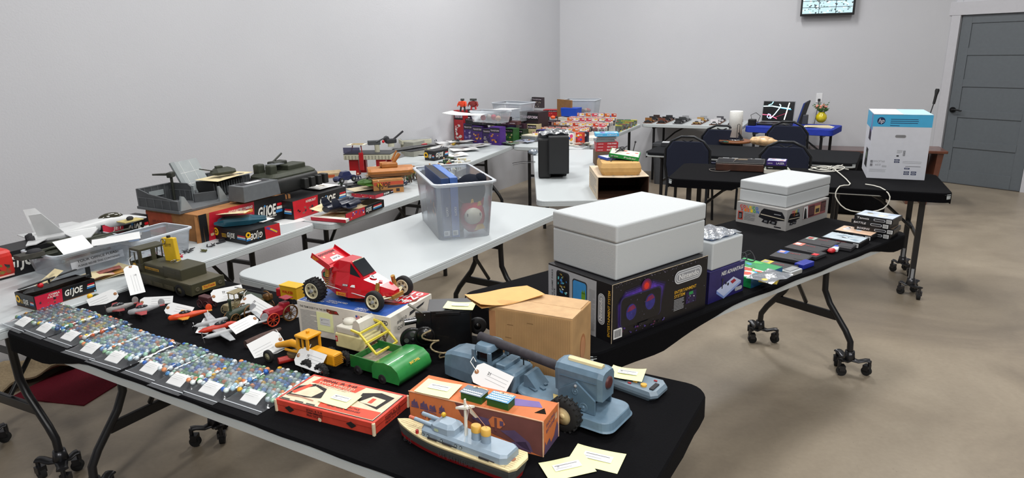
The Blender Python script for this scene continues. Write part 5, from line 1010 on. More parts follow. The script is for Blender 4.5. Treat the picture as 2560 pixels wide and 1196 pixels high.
def case(name, lab, loc, yaw, cov, spine=True, title='GAME', grp='black game cases'):
    m = MB(); m.box((0, 0, .013), (.185, .135, .026), mt('101013', .35), .002); F = Matrix.Translation((-.0925, -.0675, .0265)); m.dq(F, .006, .006, .179, .129, mt(cov[0], .3, var=.15), 1); m.blobs(F, .012, .012, .173, .122, 10, [mt(c, .35, var=.2) for c in cov], 1.6, .28)
    F = face(.185, .135, .026, 'f'); m.txt(F, title, .012, .008, .010, mt('d8d8dc', .4), 1, .06, 1, 0, .2); m.pill(F, .095, .006, .150, .019, mt('b9bcc2', .4), 1); m.pill(F, .098, .008, .147, .017, INK, 2); m.dq(F, .155, .003, .18, .022, PURE, 2)
    for k in range(8): m.dq(F, .157 + k * .0026, .005, .1582 + k * .0026, .02, INK, 3)
    return one(name, m, lab, 'game case', loc, yaw, grp)
b0 = P(2113, 594, ZT + .026); case('game_case', 'flat black game case with a pale blue cover, nearer of the two lying alone', Vector((b0.x, b0.y, ZT)), -46, ('b6c3cc', 'c8d0d6', '8fa0ac'))
b1 = P(2143, 577, ZT + .026); case('game_case', 'flat black game case with a peach cover, next to the stack', Vector((b1.x, b1.y, ZT)), -46, ('d9b79c', 'c8cfd8', 'e6d2c0'))
b2 = P(2194, 537, ZT + .105)
for k, (lab, ti, cv) in enumerate((('lowest black game case in the stack of four', 'CASE', ('5a5a60', '88888c', '444448')), ('second lowest black game case, barcode showing, in the stack of four', 'BOXING', ('7a6a5a', '99948c', '333338')), ('third black game case up, red word on the spine, in the stack of four', 'BATTLE', ('8a3038', '99948c', '333338')), ('top black game case of the stack of four, pale sky cover', 'Tennis', ('c3ccda', 'd8d4c0', 'a9b8cc')))):
    case('game_case', lab, Vector((b2.x + .006 * math.sin(k * 2.2), b2.y + .006 * math.cos(k * 3), ZT + k * .0265)), -46 + 3 * math.sin(k * 1.9), cv, title=ti, grp='black game cases')
# ================================================================ bin on the middle table
def bin_(name, label, loc, yaw, w, d, h, mat, rim=.018, tp=.9, grp=None, wall=.003, lip=.02):
    """open tapered tub, footprint w x d at the rim, floor smaller"""
    t = thing(name, label, 'plastic bin', loc, yaw, grp); m = MB(); r = min(w, d) * .12
    O = lambda k, z: [(x * k, y * k, z) for x, y in rrect(w, d, r, 5)]
    m.rings([O(tp, 0), O(1, h - lip), O(1, h)], mat, False, True, False); b = [(x * tp, y * tp, .001) for x, y in rrect(w, d, r, 5)]; m.add(b, [tuple(range(len(b)))], mat)
    part('tub', m, t)
    m = MB(); rs = [[(x * (w + 2 * a) / w, y * (d + 2 * a) / d, z) for x, y in rrect(w, d, r, 5)] for a, z in ((0, h - lip), (rim * .3, h - lip * .6), (rim, h - lip * .45), (rim, h - lip * .05), (rim * .5, h + .002), (-.001, h))]
    m.rings(rs, clear(mat.name + '_rim', 'e8eef4', .7, 'dfe6ee', .4, .3), False, True, False); part('rim', m, t, 'thick whitish rim'); return t
PLA = clear('bin_plastic', 'eef3f8', .30, 'dfe6ee', .3, .25)
bz = TZ; nc = P(1100, 603, bz); f_ = P(1229, 592, bz); lf = P(1041, 566, bz); by_ = 17.5; wb = (f_ - nc).length
BW, BD_, BH = wb / .88, .60, .31; BC = nc + D(by_) * wb / 2 + D(by_ + 90) * BD_ * .88 / 2
bin_('storage_bin', 'big clear plastic bin with blue books and a red plush inside, on the bare table', BC, by_, BW, BD_, BH, PLA, .016, .88)
def inbin(x, y, z): return BC + D(by_) * x + D(by_ + 90) * y + Vector((0, 0, z))
BKs = [('27406e', '3a5a96', 'tall dark blue picture book nearest the left side of the clear bin', .044), ('3f62a6', '28406e', 'lighter blue picture book in the middle of the clear bin', .042)]
for i, (c, c2, lab, th) in enumerate(BKs):
    m = MB(); H_ = .325; m.box((0, 0, H_ / 2), (th, .46, H_), mt(c, .4, var=.1), .002); m.box((0, 0, H_ - .006), (th * .9, .455, .013), INK if i == 0 else mt('4a72b8', .4))
    F = face(th, .46, H_, 'f'); G = F @ Matrix.Translation((th * .75, .12, 0)) @ Matrix.Rotation(R(90), 4, 'Z'); m.txt(G, 'LUCKY', 0, .002, .011, PURE, 2, .05, 2); m.dq(F, .004, .012, th * .8, .04, PURE, 1)
    for k in range(6): m.dq(F, .008 + k * .003, .016, .0095 + k * .003, .034, INK, 2)
    F = face(th, .46, H_, 'l'); m.blobs(F, .02, .05, .28, .25, 16, [mt('7f8fae', .5), mt('c05040', .5), mt('d8d8d8', .5), mt('2a3a6a', .5), mt('e0a070', .5)], 1, .14)
    one('picture_book', m, lab, 'book', inbin(-.092 + i * .046, -.01, .004), by_)
m = MB(); m.box((0, 0, .145), (.035, .34, .29), mt('18181c', .4), .002); m.box((0, 0, .292), (.02, .1, .004), mt('9aa8b0', .4)); one('picture_book', m, 'black case standing behind the blue books in the clear bin', 'book', inbin(.006, .06, .004), by_ + 2)
t = thing('plush_toy', 'red and black plush with a cream oval nose inside the clear bin', 'plush toy', inbin(.062, -.175, .004), by_)
t.scale = (1.2, 1.2, 1.4)
PR = mt('c42340', .9, var=.15); PB = mt('1b1f2a', .9, var=.15); m = MB(); m.ball((0, 0, .07), (.06, .05, .068), PR, 16); m.ball((.03, .02, .13), (.035, .03, .05), PR, 12); part('body', m, t)
m = MB(); m.ball((0, .01, .17), (.07, .055, .062), PB, 16); m.ball((.045, 0, .21), (.03, .03, .025), PB, 10); part('black_hood', m, t, 'black plush hood')
m = MB(); m.ball((-.005, -.042, .075), (.042, .02, .033), mt('e0dcc8', .7), 16); 
for x in (-.034, .024): m.ball((x, -.056, .083), (.003, .004, .007), INK, 8)
part('nose', m, t, 'cream oval nose')
for (x, z, w_, h_) in ((-.01, .128, .014, .016), (.022, .115, .02, .018), (.02, .02, .05, .024)):
    m = MB(); m.prism([(-w_ / 2, 0), (w_ / 2, h_ * .2), (w_ * .3, h_), (-w_ * .2, h_ * .9)], 0, .004, mt('d9a92e', .8), Matrix.Translation((x, -.05, z)) @ Matrix.Rotation(R(90), 4, 'X')); part('felt_patch', m, t, 'yellow felt patch')
# ================================================================ television table
TV = P(1340, 441, TZ); TVB = mt('15171a', .6, var=.1); TVB2 = mt('101113', .7)
t = thing('box_television', 'old black box television seen from its side on a bare white table', 'television', P(1382, 441, TZ).xy.to_3d() + Vector((0, 0, TZ)), -2)
t.scale = (.95, .95, .93)
def tsec(x, y0, y1, z0, z1): return [(x, y0, z0), (x, y1, z0), (x, y1, z1), (x, y0, z1)]
m = MB(); m.box((-.0, .12, .17), (.232, .24, .34), TVB2, .01); m.box((.005, -.0, .18), (.20, .06, .33), TVB, .01); part('back_shell', m, t)
m = MB(); m.box((.045, .0, .2), (.165, .30, .31), TVB, .008); m.box((-.07, .02, .168), (.10, .26, .325), TVB2, .012); part('cabinet', m, t)
m = MB(); m.ball((-.085, .05, .335), (.035, .05, .03), INK, 12); part('top_bulge', m, t)
m = MB(); q = random.Random(5); rs = []
m.sheet(.26, .2, lambda x, y: .012 + .035 * math.cos(x * 11) * math.cos(y * 13) + .006 * math.sin(x * 70 + y * 30) * math.sin(y * 80), clear('cable_bag', 'd8dde2', .12, 'c8ccd0', .3, .2, .5, 25), 24, 18, .0005); m.box((0, 0, .008), (.17, .13, .012), INK)
for k in range(5): m.tube(arc((0, 0, .012 + .004 * k), .055 - .004 * k, 0, 350, 14, 'xy'), .004, INK, 5, loop=True)
one('plastic_bag', m, 'shiny clear bag of black cable lying on the black television', 'bag', t.location + Vector((.03, .02, .325)), 6)
m = MB(); m.tube([(0, 0, 0), (-.06, -.02, .002), (-.13, -.01, .0), (-.2, -.03, -.01)], .003, mt('5a5a5c', .5), 6); m.tube([(0, 0, .01), (-.1, .02, .01), (-.2, .0, .0)], .0025, INK, 6); one('power_cord', m, 'two grey cords running left off the television table', 'cord', P(1338, 412, TZ).xy.to_3d() + Vector((0, 0, TZ + .02)), 5)
m = MB(); m.ball((0, 0, .03), (.05, .04, .03), clear('grey_bag', 'aab4c0', .6, '7f8c9a', .5, .2, .8, 30), 12); one('plastic_bag', m, 'small grey blue bag behind the television on its left', 'bag', P(1333, 388, TZ).xy.to_3d() + Vector((0, 0, TZ)), 5)
# open carton with parcel
CI = mt('4a2d1c', .8, var=.2); CO = mt('c9b8a0', .8, var=.1)
w, d, h = .335, .46, .150; L_ = P(1490, 500, TZ) + Vector((w / 2, d / 2, 0)); t = thing('open_carton', 'open ended carton lying on its side with the brown parcel on top', 'box', Vector((L_.x + .01, L_.y, TZ)), 0)
m = MB(); th = .004
m.box((0, 0, th / 2), (w, d, th), CI); m.box((-w / 2, 0, h / 2), (th, d, h), CO, 0); m.box((w / 2, 0, h / 2), (th, d, h), CI); m.box((0, d / 2, h / 2), (w, th, h), CI); m.box((0, 0, h), (w + th, d, th), CO)
m.box((-w / 2 + .004, 0, h / 2), (.002, d - .01, h - .01), CI); m.box((0, 0, h - .004), (w - .01, d - .01, .002), CI)
F = face(w, d, h, 'l'); m.lines(F, .05, .03, .4, .13, 6, GREY, 6); F = face(w, d, h + .002, 'T'); m.lines(F, .3, .1, .44, .3, 5, GREY, 2); part('shell', m, t)
m = MB(); m.prism([(-w / 2, 0), (w / 2, 0), (w * .2, -.02), (0, -.03), (-w * .2, -.016)], h - .001, h + .002, CO, Matrix.Translation((0, -d / 2, 0))); part('torn_flap', m, t)
PCL = mt('c39a5e', .75, var=.08); m = MB(); m.rings([[(x * k, y * k2, z) for x, y in rrect(.27, .36, .03, 4)] for k, k2, z in ((.9, .95, 0), (1, 1, .025), (1.0, 1, .05), (.93, .92, .08), (.8, .82, .085))], PCL, True, True, False); one('brown_parcel', m, 'soft brown paper parcel on the open carton', 'parcel', Vector((L_.x + .01, L_.y - .02, TZ + h + .003)), -3)
PT = TZ + h + .09
def gbox(lab, loc, yaw, w, d, h, c, tc, ti, tcol=PURE, cat='box', name='game_box'):
    m = MB(); m.box((0, 0, h / 2), (w, d, h), mt(c, .4, var=.05), .0008); F = face(w, d, h, 'f'); m.txt(F, ti, w * .5, h * .3, h * .45, tcol, 1, w * .42, 1); m.txt(F, 'GAMEWORD', w * .06, h * .35, h * .25, tcol, 1, w * .25, 1)
    F = face(w, d, h, 't'); m.dq(F, .006, .006, w - .006, d - .006, mt(tc[0], .4, var=.05), 1); m.blobs(F, .012, .012, w - .012, d - .012, 10, [mt(q, .45, var=.1) for q in tc[1:]], 2, .22); return one(name, m, lab, cat, loc, yaw)
X0 = Vector((L_.x, L_.y, 0))
gbox('green game box tilted on top of the brown parcel', X0 + Vector((.045, -.05, PT + .018)), -14, .2, .15, .026, '128a3e', ('d8d4c4', 'b8b0a0', 'c05040', 'e6e2d0'), 'Poker')
bpy.context.scene.collection.objects[-1].rotation_euler = (R(6), R(8), R(-14))
gbox('blue and white game box half under the green one', X0 + Vector((.0, .0, PT)), 20, .22, .13, .016, '2a4aa8', ('e6e6ea', '2a4aa8', 'd8d8dc'), 'HOCKEY')
cable('controller_cable', 'coil of black cord on the green game box', X0 + Vector((.03, -.02, PT + .05)), 8, .045, 26, INK, .003, .03, tail=[(-.05, -.06, 0), (-.09, -.12, -.05), (-.08, -.16, -.1), (-.03, -.175, -.115), (.03, -.16, -.1), (.06, -.12, -.03)])
for i, (lab, ti) in enumerate((('lowest of the three red game boxes behind the parcel', 'BASEBALL'), ('middle one of the three red game boxes behind the parcel', 'SEA BATTLE'), ('top one of the three red game boxes behind the parcel', 'STAR STRIKE'))):
    gbox(lab, P(1527, 425, TZ).xy.to_3d() + Vector((.0, .30, TZ + .12 + i * .026)), -2 + i * 2, .185, .14, .025, 'a8202a', ('b83038', 'd8a0a0', '8a1820', 'e0c8c0'), ti)
for i, (dx, lab) in enumerate(((-.02, 'clear tray with a black insert, lower one on the red game boxes'), (.0, 'clear tray with a black insert, upper one under the light blue box'))):
    m = MB(); m.box((0, 0, .011), (.16, .12, .022), clear('tray', 'd0d6da', .4, 'aab0b4', .5, .2), .001); m.box((0, 0, .012), (.14, .10, .018), INK, .002); one('clear_tray', m, lab, 'tray', P(1527, 425, TZ).xy.to_3d() + Vector((dx, .29, TZ + .199 + i * .024)), 4 - 8 * i)
gbox('light blue and pink game box on top of the tall stack', P(1527, 425, TZ).xy.to_3d() + Vector((-.0, .29, TZ + .248)), -3, .2, .14, .026, '4aa8d8', ('7ac0e0', '7a4aa8', 'e07aa8', 'e6e6f0', '3a3a8a'), 'CIRCUS')
m = MB(); m.box((0, 0, .06), (.2, .16, .12), mt('5a4634', .8), .002); one('cardboard_box', m, 'small brown box holding up the red game boxes', 'box', P(1527, 425, TZ).xy.to_3d() + Vector((0, .31, TZ)), 0)
# ================================================================ left row of white tables
def zz(v, z): return Vector((v.x, v.y, z))
GB = mt('0c0c0f', .45, var=.1); GR = mt('b4152a', .45, var=.08); WH = mt('e2e0d8', .5, var=0); SKY = mt('2f7fc0', .5); KRF = mt('9c6a3c', .85, var=.15)
def joe(m, F, x, y, h, w=None, e=2, c=None):
    w = w or h * 3.2; m.txt(F, 'G', x, y, h, c or WH, e, w * .19, 3, 0, .18); m.txt(F, 'I', x + w * .22, y, h, c or WH, e, w * .05, 3, 0, .18); m.txt(F, 'JOE', x + w * .33, y - h * .04, h * 1.05, c or WH, e, w * .42, 3, 0, .18)
    if c is None: m.dc(F, x + w * .33, y + h * 1.0, h * .13, SKY, e + 2, n=5)
def stripes(m, F, x, y, w, h, e=1.5):
    for k, c in enumerate((SKY, WH, RED)): m.dp(F, [(x + k * h * .12, y + k * h / 3), (x + w, y + k * h / 3), (x + w, y + (k + .8) * h / 3), (x + k * h * .12, y + (k + .8) * h / 3)], c, e)
def joebox(name, lab, loc, yaw, w, d, h, fr='b4152a', title='', open_=False, end='k', cat='box', split=.45):
    m = MB()
    if open_:
        t = .003; m.box((0, 0, t / 2), (w, d, t), KRF); 
        for sx in (-1, 1): m.box((sx * (w / 2 - t / 2), 0, h / 2), (t, d, h), GB)
        for sy in (-1, 1): m.box((0, sy * (d / 2 - t / 2), h / 2), (w - 2 * t, t, h), GB)
    else: m.box((0, 0, h / 2), (w, d, h), GB, .0008)
    F = face(w, d, h, 'f'); a = w * split; m.dp(F, [(.004, .002), (a - h * .1, .002), (a, h - .002), (.004, h - .002)], mt(fr, .45, var=.08), 1)
    m.blobs(F, a * .15, h * .15, a * .8, h * .55, 9, [mt('3a2530', .6), GB, mt('8a5a50', .6)], 2, .25)
    if title:
        for i, q in enumerate(title.split('|')): m.txt(F, q, a * .5 - i * a * .05, h * (.74 - .17 * i), h * .13, WH, 3, a * .4, 2, 0, .2)
    joe(m, F, a + h * .08, h * .36, h * .42, (w - a) * .72); stripes(m, F, a + (w - a) * .72, h * .4, (w - a) * .25, h * .36); m.dq(F, w - h * .18, h * .03, w - h * .04, h * .14, mt('8fc4dc', .5), 2)
    F = face(w, d, h, 'l')
    if end == 'k': joe(m, F, d * .4, h * .3, h * .34, d * .35); stripes(m, F, d * .76, h * .3, d * .2, h * .3); m.dc(F, d * .14, h * .55, h * .28, YEL, 2); m.dc(F, d * .14, h * .55, h * .14, GB, 3); m.lines(F, d * .27, h * .3, d * .38, h * .6, 3, YEL, 2)
    elif end == 'r': m.dq(F, 0, 0, d, h, mt(fr, .45, var=.08), 1); m.blobs(F, d * .1, h * .1, d * .9, h * .9, 12, [GB, WH, YEL, mt('3a5a9a', .5)], 2, .2)
    return one(name, m, lab, cat, loc, yaw)
def leaflet(lab, loc, yaw, w, d, amp=.008, col=None, pic=True, tilt=0, seed=0, fold=0.0, name='instruction_sheet'):
    q = random.Random(seed); a, b, c = q.uniform(6, 14), q.uniform(6, 14), q.uniform(0, 6); m = MB(); cc = col or PAPER
    X = Matrix.Rotation(R(tilt), 4, 'Y'); f = lambda x, y: amp * (1 + math.sin(x * a + c) * math.cos(y * b + c)) * .6 + fold * abs(x) / w
    m.sheet(w, d, f, cc, 10, 8, .0006, X)
    if pic:
        for k in range(7):
            x = q.uniform(-w * .38, w * .25); y = q.uniform(-d * .38, d * .3); s_ = q.uniform(.08, .22) * w
            p = [(x, y), (x + s_, y), (x + s_, y + s_ * .5), (x, y + s_ * .5)]; cm = [INK, GREY, mt('8a6a50', .7), mt('b0a890', .7)][k % 4]
            for j in range(3): xx = x; m.add([(xx, y + s_ * (.0 + .3 * j), f(xx, y) + .0012), (xx + s_, y + s_ * .3 * j, f(xx + s_, y) + .0012), (xx + s_, y + s_ * (.3 * j + .1), f(xx + s_, y + .1 * s_) + .0012), (xx, y + s_ * (.3 * j + .1), f(xx, y + .1 * s_) + .0012)], [(0, 1, 2, 3)], cm, False, X)
    return one(name, m, lab, 'paper', loc, yaw)
OLV = mt('2f3326', .6, var=.2); OLB = mt('23261e', .55, var=.2); BGE = mt('d8c9a0', .75, var=.1)
def figure(lab, loc, yaw, cols, s=1.0, pose=0, name='action_figure', cat='toy figure', grp=None):
    a, b, c = [mt(x, .5, var=.1) for x in cols]; m = MB(); T = Matrix.Scale(s, 4)
    if pose: T = T @ Matrix.Translation((0, 0, .012)) @ Matrix.Rotation(R(90), 4, 'X')
    m.tube([(0, 0, .048), (0, 0, .075)], [.009, .012], a, 8, X=T, sq=.6); m.ball((0, 0, .089), .0075, b, 8, X=T)
    for sx in (-1, 1): m.tube([(sx * .005, 0, .05), (sx * .009, .004, .026), (sx * .010, 0, .004)], [.0065, .0055, .004], c, 6, X=T); m.tube([(sx * .012, 0, .073), (sx * .02, .006, .058), (sx * .018, .018, .05)], [.005, .004, .003], a, 6, X=T)
    return one(name, m, lab, cat, loc, yaw, grp)
# --- first table
fc = P(90, 777, TZ); FW, FD, FH = .245, .135, .058; fL = fc + D(62) * FW / 2 + D(152) * FD / 2
joebox('toy_carton', 'long red and black toy carton with a helicopter picture behind the marble bags', zz(fL, TZ), 62, FW, FD, FH, 'c01838', 'COBRA|F.A.N.G.', True, 'k')
m = MB(); Bk = mt('101214', .5, var=.1)
m.rings([[(x, y * k, .045 + z * k) for y, z in ((-.016, -.012), (-.02, 0), (-.014, .012), (.014, .012), (.02, 0), (.016, -.012))] for x, k in ((-.12, .4), (-.09, 1), (-.02, 1.1), (.03, .7), (.14, .3))], Bk, True, True, False); m.box((-.02, 0, .075), (.26, .012, .003), Bk, rz=12); m.cyl((-.02, 0, .05), (-.02, 0, .076), .004, Bk, 8); m.box((.14, 0, .055), (.02, .003, .05), Bk); m.ball((-.06, -.01, .062), .012, RED, 8)
one('toy_helicopter', m, 'black toy helicopter lying in the open red and black carton', 'toy', zz(fL, TZ + .016), 62)
leaflet('cream folded leaflet standing up in the helicopter carton', zz(P(115, 695, TZ + .09), TZ + .075), 60, .13, .07, .01, BGE, True, -28, 3)
m = MB()
for k in range(4): m.sheet(.17, .11, lambda x, y, k=k: .004 + k * .004 + .018 * max(0, x / .08) ** 2 * (1 if k % 2 else .4) + .006 * math.sin(x * 30 + k), [BGE, mt('a87c3a', .6), mt('c79a90', .6), BGE][k], 12, 8, .001, Matrix.Rotation(R(k * 9 - 10), 4, 'Z'))
m.sheet(.12, .05, lambda x, y: .026 + .006 * math.sin(x * 25), mt('9a5a50', .6, var=.4, scale=40), 10, 6, .001); one('comic_magazines', m, 'rumpled pile of old comic leaflets between the helicopter carton and the olive truck', 'magazines', zz(P(268, 690, TZ), TZ), 40)
PLB = clear('shallow_bin_plastic', 'e9eef2', .32, 'c9ced6', .4, .25)
sb = P(150, 703, TZ); SW, SD, SH = .36, .27, .115; sL = sb + D(62) * SW / 2 + D(152) * SD / 2
bin_('storage_bin', 'shallow clear bin with a printed strip on its side, left of the olive truck', zz(sL, TZ), 62, SW, SD, SH, PLB, .012, .88)
m = MB(); F = Matrix.Translation((-SW * .33, -SD * .478, .03)) @ Matrix.Rotation(R(84), 4, 'X'); m.dq(F, 0, 0, .25, .05, mt('d0d2d8', .6), 1); m.txt(F, 'YOUR OFFICE PLEASE', .03, .028, .013, INK, 2, .2, 1); m.txt(F, 'PLEASE REUSE THIS CONTAINER', .03, .008, .009, INK, 2, .2, 1)
one('bin_label', m, 'printed paper strip stuck on the shallow clear bin', 'label', zz(sL, TZ) + D(-28) * .004, 62)
m = MB(); m.rings([[(x, y * k, .09 + z * k) for y, z in ((-.03, -.02), (-.04, 0), (-.02, .024), (.02, .024), (.04, 0), (.03, -.02))] for x, k in ((-.24, .25), (-.15, .8), (0, 1), (.1, .8), (.2, .3))], OLV, True, True, False)
m.box((-.02, -.04, .115), (.5, .018, .004), OLV, rz=-8); m.box((.02, .05, .11), (.2, .09, .006), OLV); m.box((-.13, -.09, .1), (.06, .03, .05), OLV, rz=20)
for k in (-.02, .02): m.cyl((-.05 + k, -.05, .09), (-.05 + k, -.075, .088), .016, Bk, 12)
one('toy_attack_jet', m, 'olive green toy aircraft lying across the shallow clear bin', 'toy', zz(sL, TZ + .02), 70)
leaflet('white instruction leaflet standing on the olive aircraft', zz(P(178, 592, TZ + .21), TZ + .17), 66, .13, .085, .008, PURE, False, 0, 5); bpy.context.scene.collection.objects[-1].rotation_euler = (R(38), 0, R(62))
leaflet('white crumpled sheet over the right half of the shallow clear bin', zz(P(290, 597, TZ + .15), TZ + .142), 30, .2, .14, .012, PURE, False, 0, 6)
# white jet
jn = P(345, 547, TZ + .145); jt = P(95, 600, TZ + .12); ja = jn - jt; JY = math.degrees(math.atan2(ja.y, ja.x)); JL = .52
t = thing('toy_jet', 'large white toy fighter jet with twin fins and a smoked canopy', 'toy jet', zz((jn + jt) / 2, TZ + .10), JY); JW = mt('c8cacb', .35, var=.04)
def jsec(x, hw, hz_, z, n=10): return [(x, hw * math.cos(2 * math.pi * k / n), z + hz_ * math.sin(2 * math.pi * k / n)) for k in range(n)]
m = MB(); m.rings([jsec(-.22, .05, .022, .035), jsec(-.1, .055, .025, .037), jsec(.03, .046, .034, .045), jsec(.1, .036, .034, .05), jsec(.19, .024, .024, .05), jsec(.265, .004, .004, .045)], JW, True)
for s in (-1, 1): m.rings([jsec(-.24, .022, .022, .03), jsec(.02, .022, .022, .03)], JW, True, X=Matrix.Translation((0, s * .035, 0)))
part('fuselage', m, t)
m = MB(); m.ball((.10, 0, .072), (.06, .02, .028), mt('3a382c', .12, coat=.6), 14); part('canopy', m, t, 'smoked canopy')
for s in (-1, 1):
    m = MB(); m.prism([(.03, s * .04), (-.04, s * .22), (-.10, s * .22), (-.12, s * .04)], .035, .04, JW); part('wing', m, t)
    m = MB(); m.xz([(-.12, .05), (-.20, .165), (-.25, .165), (-.23, .05)], -.0015, .0015, JW, Matrix.Translation((0, s * .05, 0)) @ Matrix.Rotation(R(-12 * s), 4, 'X')); part('tail_fin', m, t)
    m = MB(); m.prism([(-.19, s * .05), (-.25, s * .14), (-.29, s * .14), (-.27, s * .05)], .028, .032, JW); part('tailplane', m, t)
    m = MB(); m.lathe([(.02, 0), (.022, .012), (.012, .03), (.01, .03)], INK, 14, Matrix.Translation((-.24, s * .035, .03)) @ Matrix.Rotation(R(-90), 4, 'Y')); part('exhaust', m, t)
jb = zz((jn + jt) / 2, TZ) + D(JY + 90) * .02
joebox('toy_carton', 'black and yellow carton under the white jet, red lettering on top', jb, JY, .42, .13, .095, 'b4152a', 'JET', False, 'r')
rb = P(50, 690, TZ); m = MB(); w, d, h = .3, .2, .135; m.box((0, 0, h / 2), (w, d, h), mt('c8281f', .45, var=.08), .03, seg=3); F = face(w, d, h, 'f'); m.blobs(F, .06, .025, .27, .075, 30, [mt('7a6a2a', .6), mt('4a5a2a', .6), mt('8a4a2a', .6), INK], 1, .3)
for x in (.16, .21): m.dc(F, x, .085, .02, mt('5a1a1a', .5), 2); m.dc(F, x, .085, .012, INK, 3)
m.dq(F, .05, .012, .28, .02, mt('e0b8b0', .6), 2); one('toy_carton', m, 'bright red rounded carton cut off by the left edge', 'box', zz(rb, TZ) - D(62) * .15 + D(152) * .1, 62)
joebox('toy_carton', 'black carton with big white letters behind the bright red carton', zz(P(60, 700, TZ), TZ) + D(62) * .09 + D(152) * .17, 62, .30, .16, .12, '17171a', '', False, 'k', split=.1)
m = MB(); m.box((0, 0, .01), (.10, .06, .02), mt('3a3832', .7, var=.3)); m.ball((.02, 0, .02), (.035, .025, .016), INK, 8); one('toy_part', m, 'dark toy wreckage under the tail of the white jet', 'toy part', zz(P(75, 645, TZ + .12), TZ + .122), 60)
# second clear bin
s2 = P(352, 690, TZ); S2L = s2 + D(64) * .14 + D(154) * .12
bin_('storage_bin', 'clear bin of loose toy guns behind the yellow truck tower', zz(P(352, 668, TZ), TZ) + D(64) * .15 + D(154) * .11, 64, .32, .21, .125, PLB, .01, .9)
m = MB(); q = random.Random(2)
for k in range(9): a = q.uniform(0, 3); x, y = q.uniform(-.1, .1), q.uniform(-.06, .06); m.tube([(x, y, .01 + k * .006), (x + .08 * math.cos(a), y + .08 * math.sin(a), .02 + k * .005)], [.008, .004], [GREY, mt('55585c', .5), mt('a8b0b8', .4)][k % 3], 6)
one('toy_parts', m, 'heap of grey toy pieces inside the clear bin behind the truck', 'toy parts', zz(P(352, 668, TZ), TZ + .004) + D(64) * .15 + D(154) * .11, 64, kind='stuff')
joebox('toy_carton', 'black carton with white letters standing behind the clear bin of guns', zz(P(335, 640, TZ), TZ) + D(64) * .10 + D(154) * .22, 64, .26, .1, .15, 'c02a40', 'JET', False, 'k')
m = MB(); m.box((0, 0, .003), (.1, .075, .004), mt('b8a86a', .6, var=.2)); m.ball((0, 0, .014), (.02, .014, .012), INK, 8); one('toy_part', m, 'black toy wheel piece beside the nose of the white jet', 'toy part', zz(P(330, 577, TZ + .1), TZ + .152), 60)
# --- crate with the grey playset
cc = P(505, 608, TZ); w, d, h = .615, .44, .152; CCY = 62; CC = zz(cc + D(CCY) * w / 2 + D(CCY + 90) * d / 2, TZ)
m = MB(); m.box((0, 0, h / 2), (w, d, h), KRF, .002); F = face(w, d, h, 'f')
m.dq(F, 0, 0, .05, h, GB, 1); m.dp(F, [(.045, 0), (.36, 0), (.375, h), (.07, h)], GR, 2); m.dq(F, .36, 0, w, h, GB, 1); m.txt(F, 'HEADQUARTERS COMMAND', .19, .118, .016, WH, 3, .17, 2, 0, .2); m.txt(F, 'CENTER', .29, .096, .018, YEL, 3, .07, 2, 0, .2); m.blobs(F, .06, .01, .18, .06, 8, [mt('c9b08a', .7), mt('7a2a2a', .6)], 3, .4); m.dp(F, [(.24, .02), (.34, .03), (.345, .085), (.25, .07)], mt('d89aa8', .6), 3); m.dq(F, .26, .04, .32, .05, INK, 4)
joe(m, F, .39, .05, .058, .18); stripes(m, F, .53, .05, .085, .06); m.txt(F, 'A REAL AMERICAN HERO', .40, .034, .008, WH, 2, .13, 2, 0, .2); m.dq(F, w - .028, .008, w - .006, .03, mt('8fc4dc', .5), 3)
F = face(w, d, h, 'l'); m.dq(F, 0, .02, d * .5, h - .015, mt('a8492a', .8, var=.15), 1); m.txt(F, 'HEADQUARTERS', .05, .08, .014, mt('6a2a1a', .8), 2, .2, 1); joe(m, F, .22, .03, .045, .14, 2, mt('8a4a24', .8))
for x in (-.2, -.18, .22, .25): pass
one('playset_carton', m, 'long carton under the grey playset, brown end and red and black front', 'box', CC, CCY)
for i, (dx, lab) in enumerate(((-.315, 'torn brown carton edge at the near end of the playset carton'), (.32, 'torn brown flap at the far end of the playset carton'))):
    m = MB(); m.prism([(-.012, 0), (.012, 0), (.006, .14), (-.008, .15)], -.003, .003, KRF, Matrix.Rotation(R(90), 4, 'X')); m.prism([(.018, 0), (.032, 0), (.03, .14), (.016, .145)], -.006, .0, KRF, Matrix.Rotation(R(90), 4, 'X')); one('carton_flap', m, lab, 'cardboard', CC + D(CCY) * dx + D(CCY - 90) * (d / 2 - .01), CCY - 20)
PG = mt('5e6164', .5, var=.08); PG2 = mt('46494c', .55, var=.12); PG3 = mt('8c9395', .45, var=.05)
t = thing('toy_headquarters', 'large grey plastic headquarters playset with walls, ramp and bay', 'toy playset', CC + Vector((0, 0, h)), CCY)
m = MB(); m.box((-.17, .07, .008), (.33, .36, .016), PG, .003); m.box((.17, .06, .008), (.32, .36, .016), PG, .003); part('base', m, t)
m = MB()
def wallseg(m, a, b, h0, h1, mat=None, ribs=5):
    a = Vector(a); b = Vector(b); dd = (b - a); L_ = dd.length; X = Matrix.Translation((a.x, a.y, .016)) @ Matrix.Rotation(math.atan2(dd.y, dd.x), 4, 'Z')
    m.xz([(0, 0), (L_, 0), (L_, h1), (L_ * .72, h0 if h1 < h0 else h0 + (h1 - h0) * .5), (0, h0)], -.004, .004, mat or PG2, X)
    for k in range(ribs + 1): m.box((L_ * k / ribs, 0, min(h0, h1) / 2), (.004, .012, min(h0, h1)), PG, X=X)
    m.box((L_ / 2, 0, min(h0, h1)), (L_, .014, .004), PG, X=X)
wallseg(m, (-.325, -.10), (-.325, .23), .052, .10); part('wall_panel', m, t)
m = MB(); wallseg(m, (-.325, .24), (-.12, .24), .095, .095); m.box((-.22, .228, .07), (.09, .004, .03), PG3); part('wall_panel', m, t)
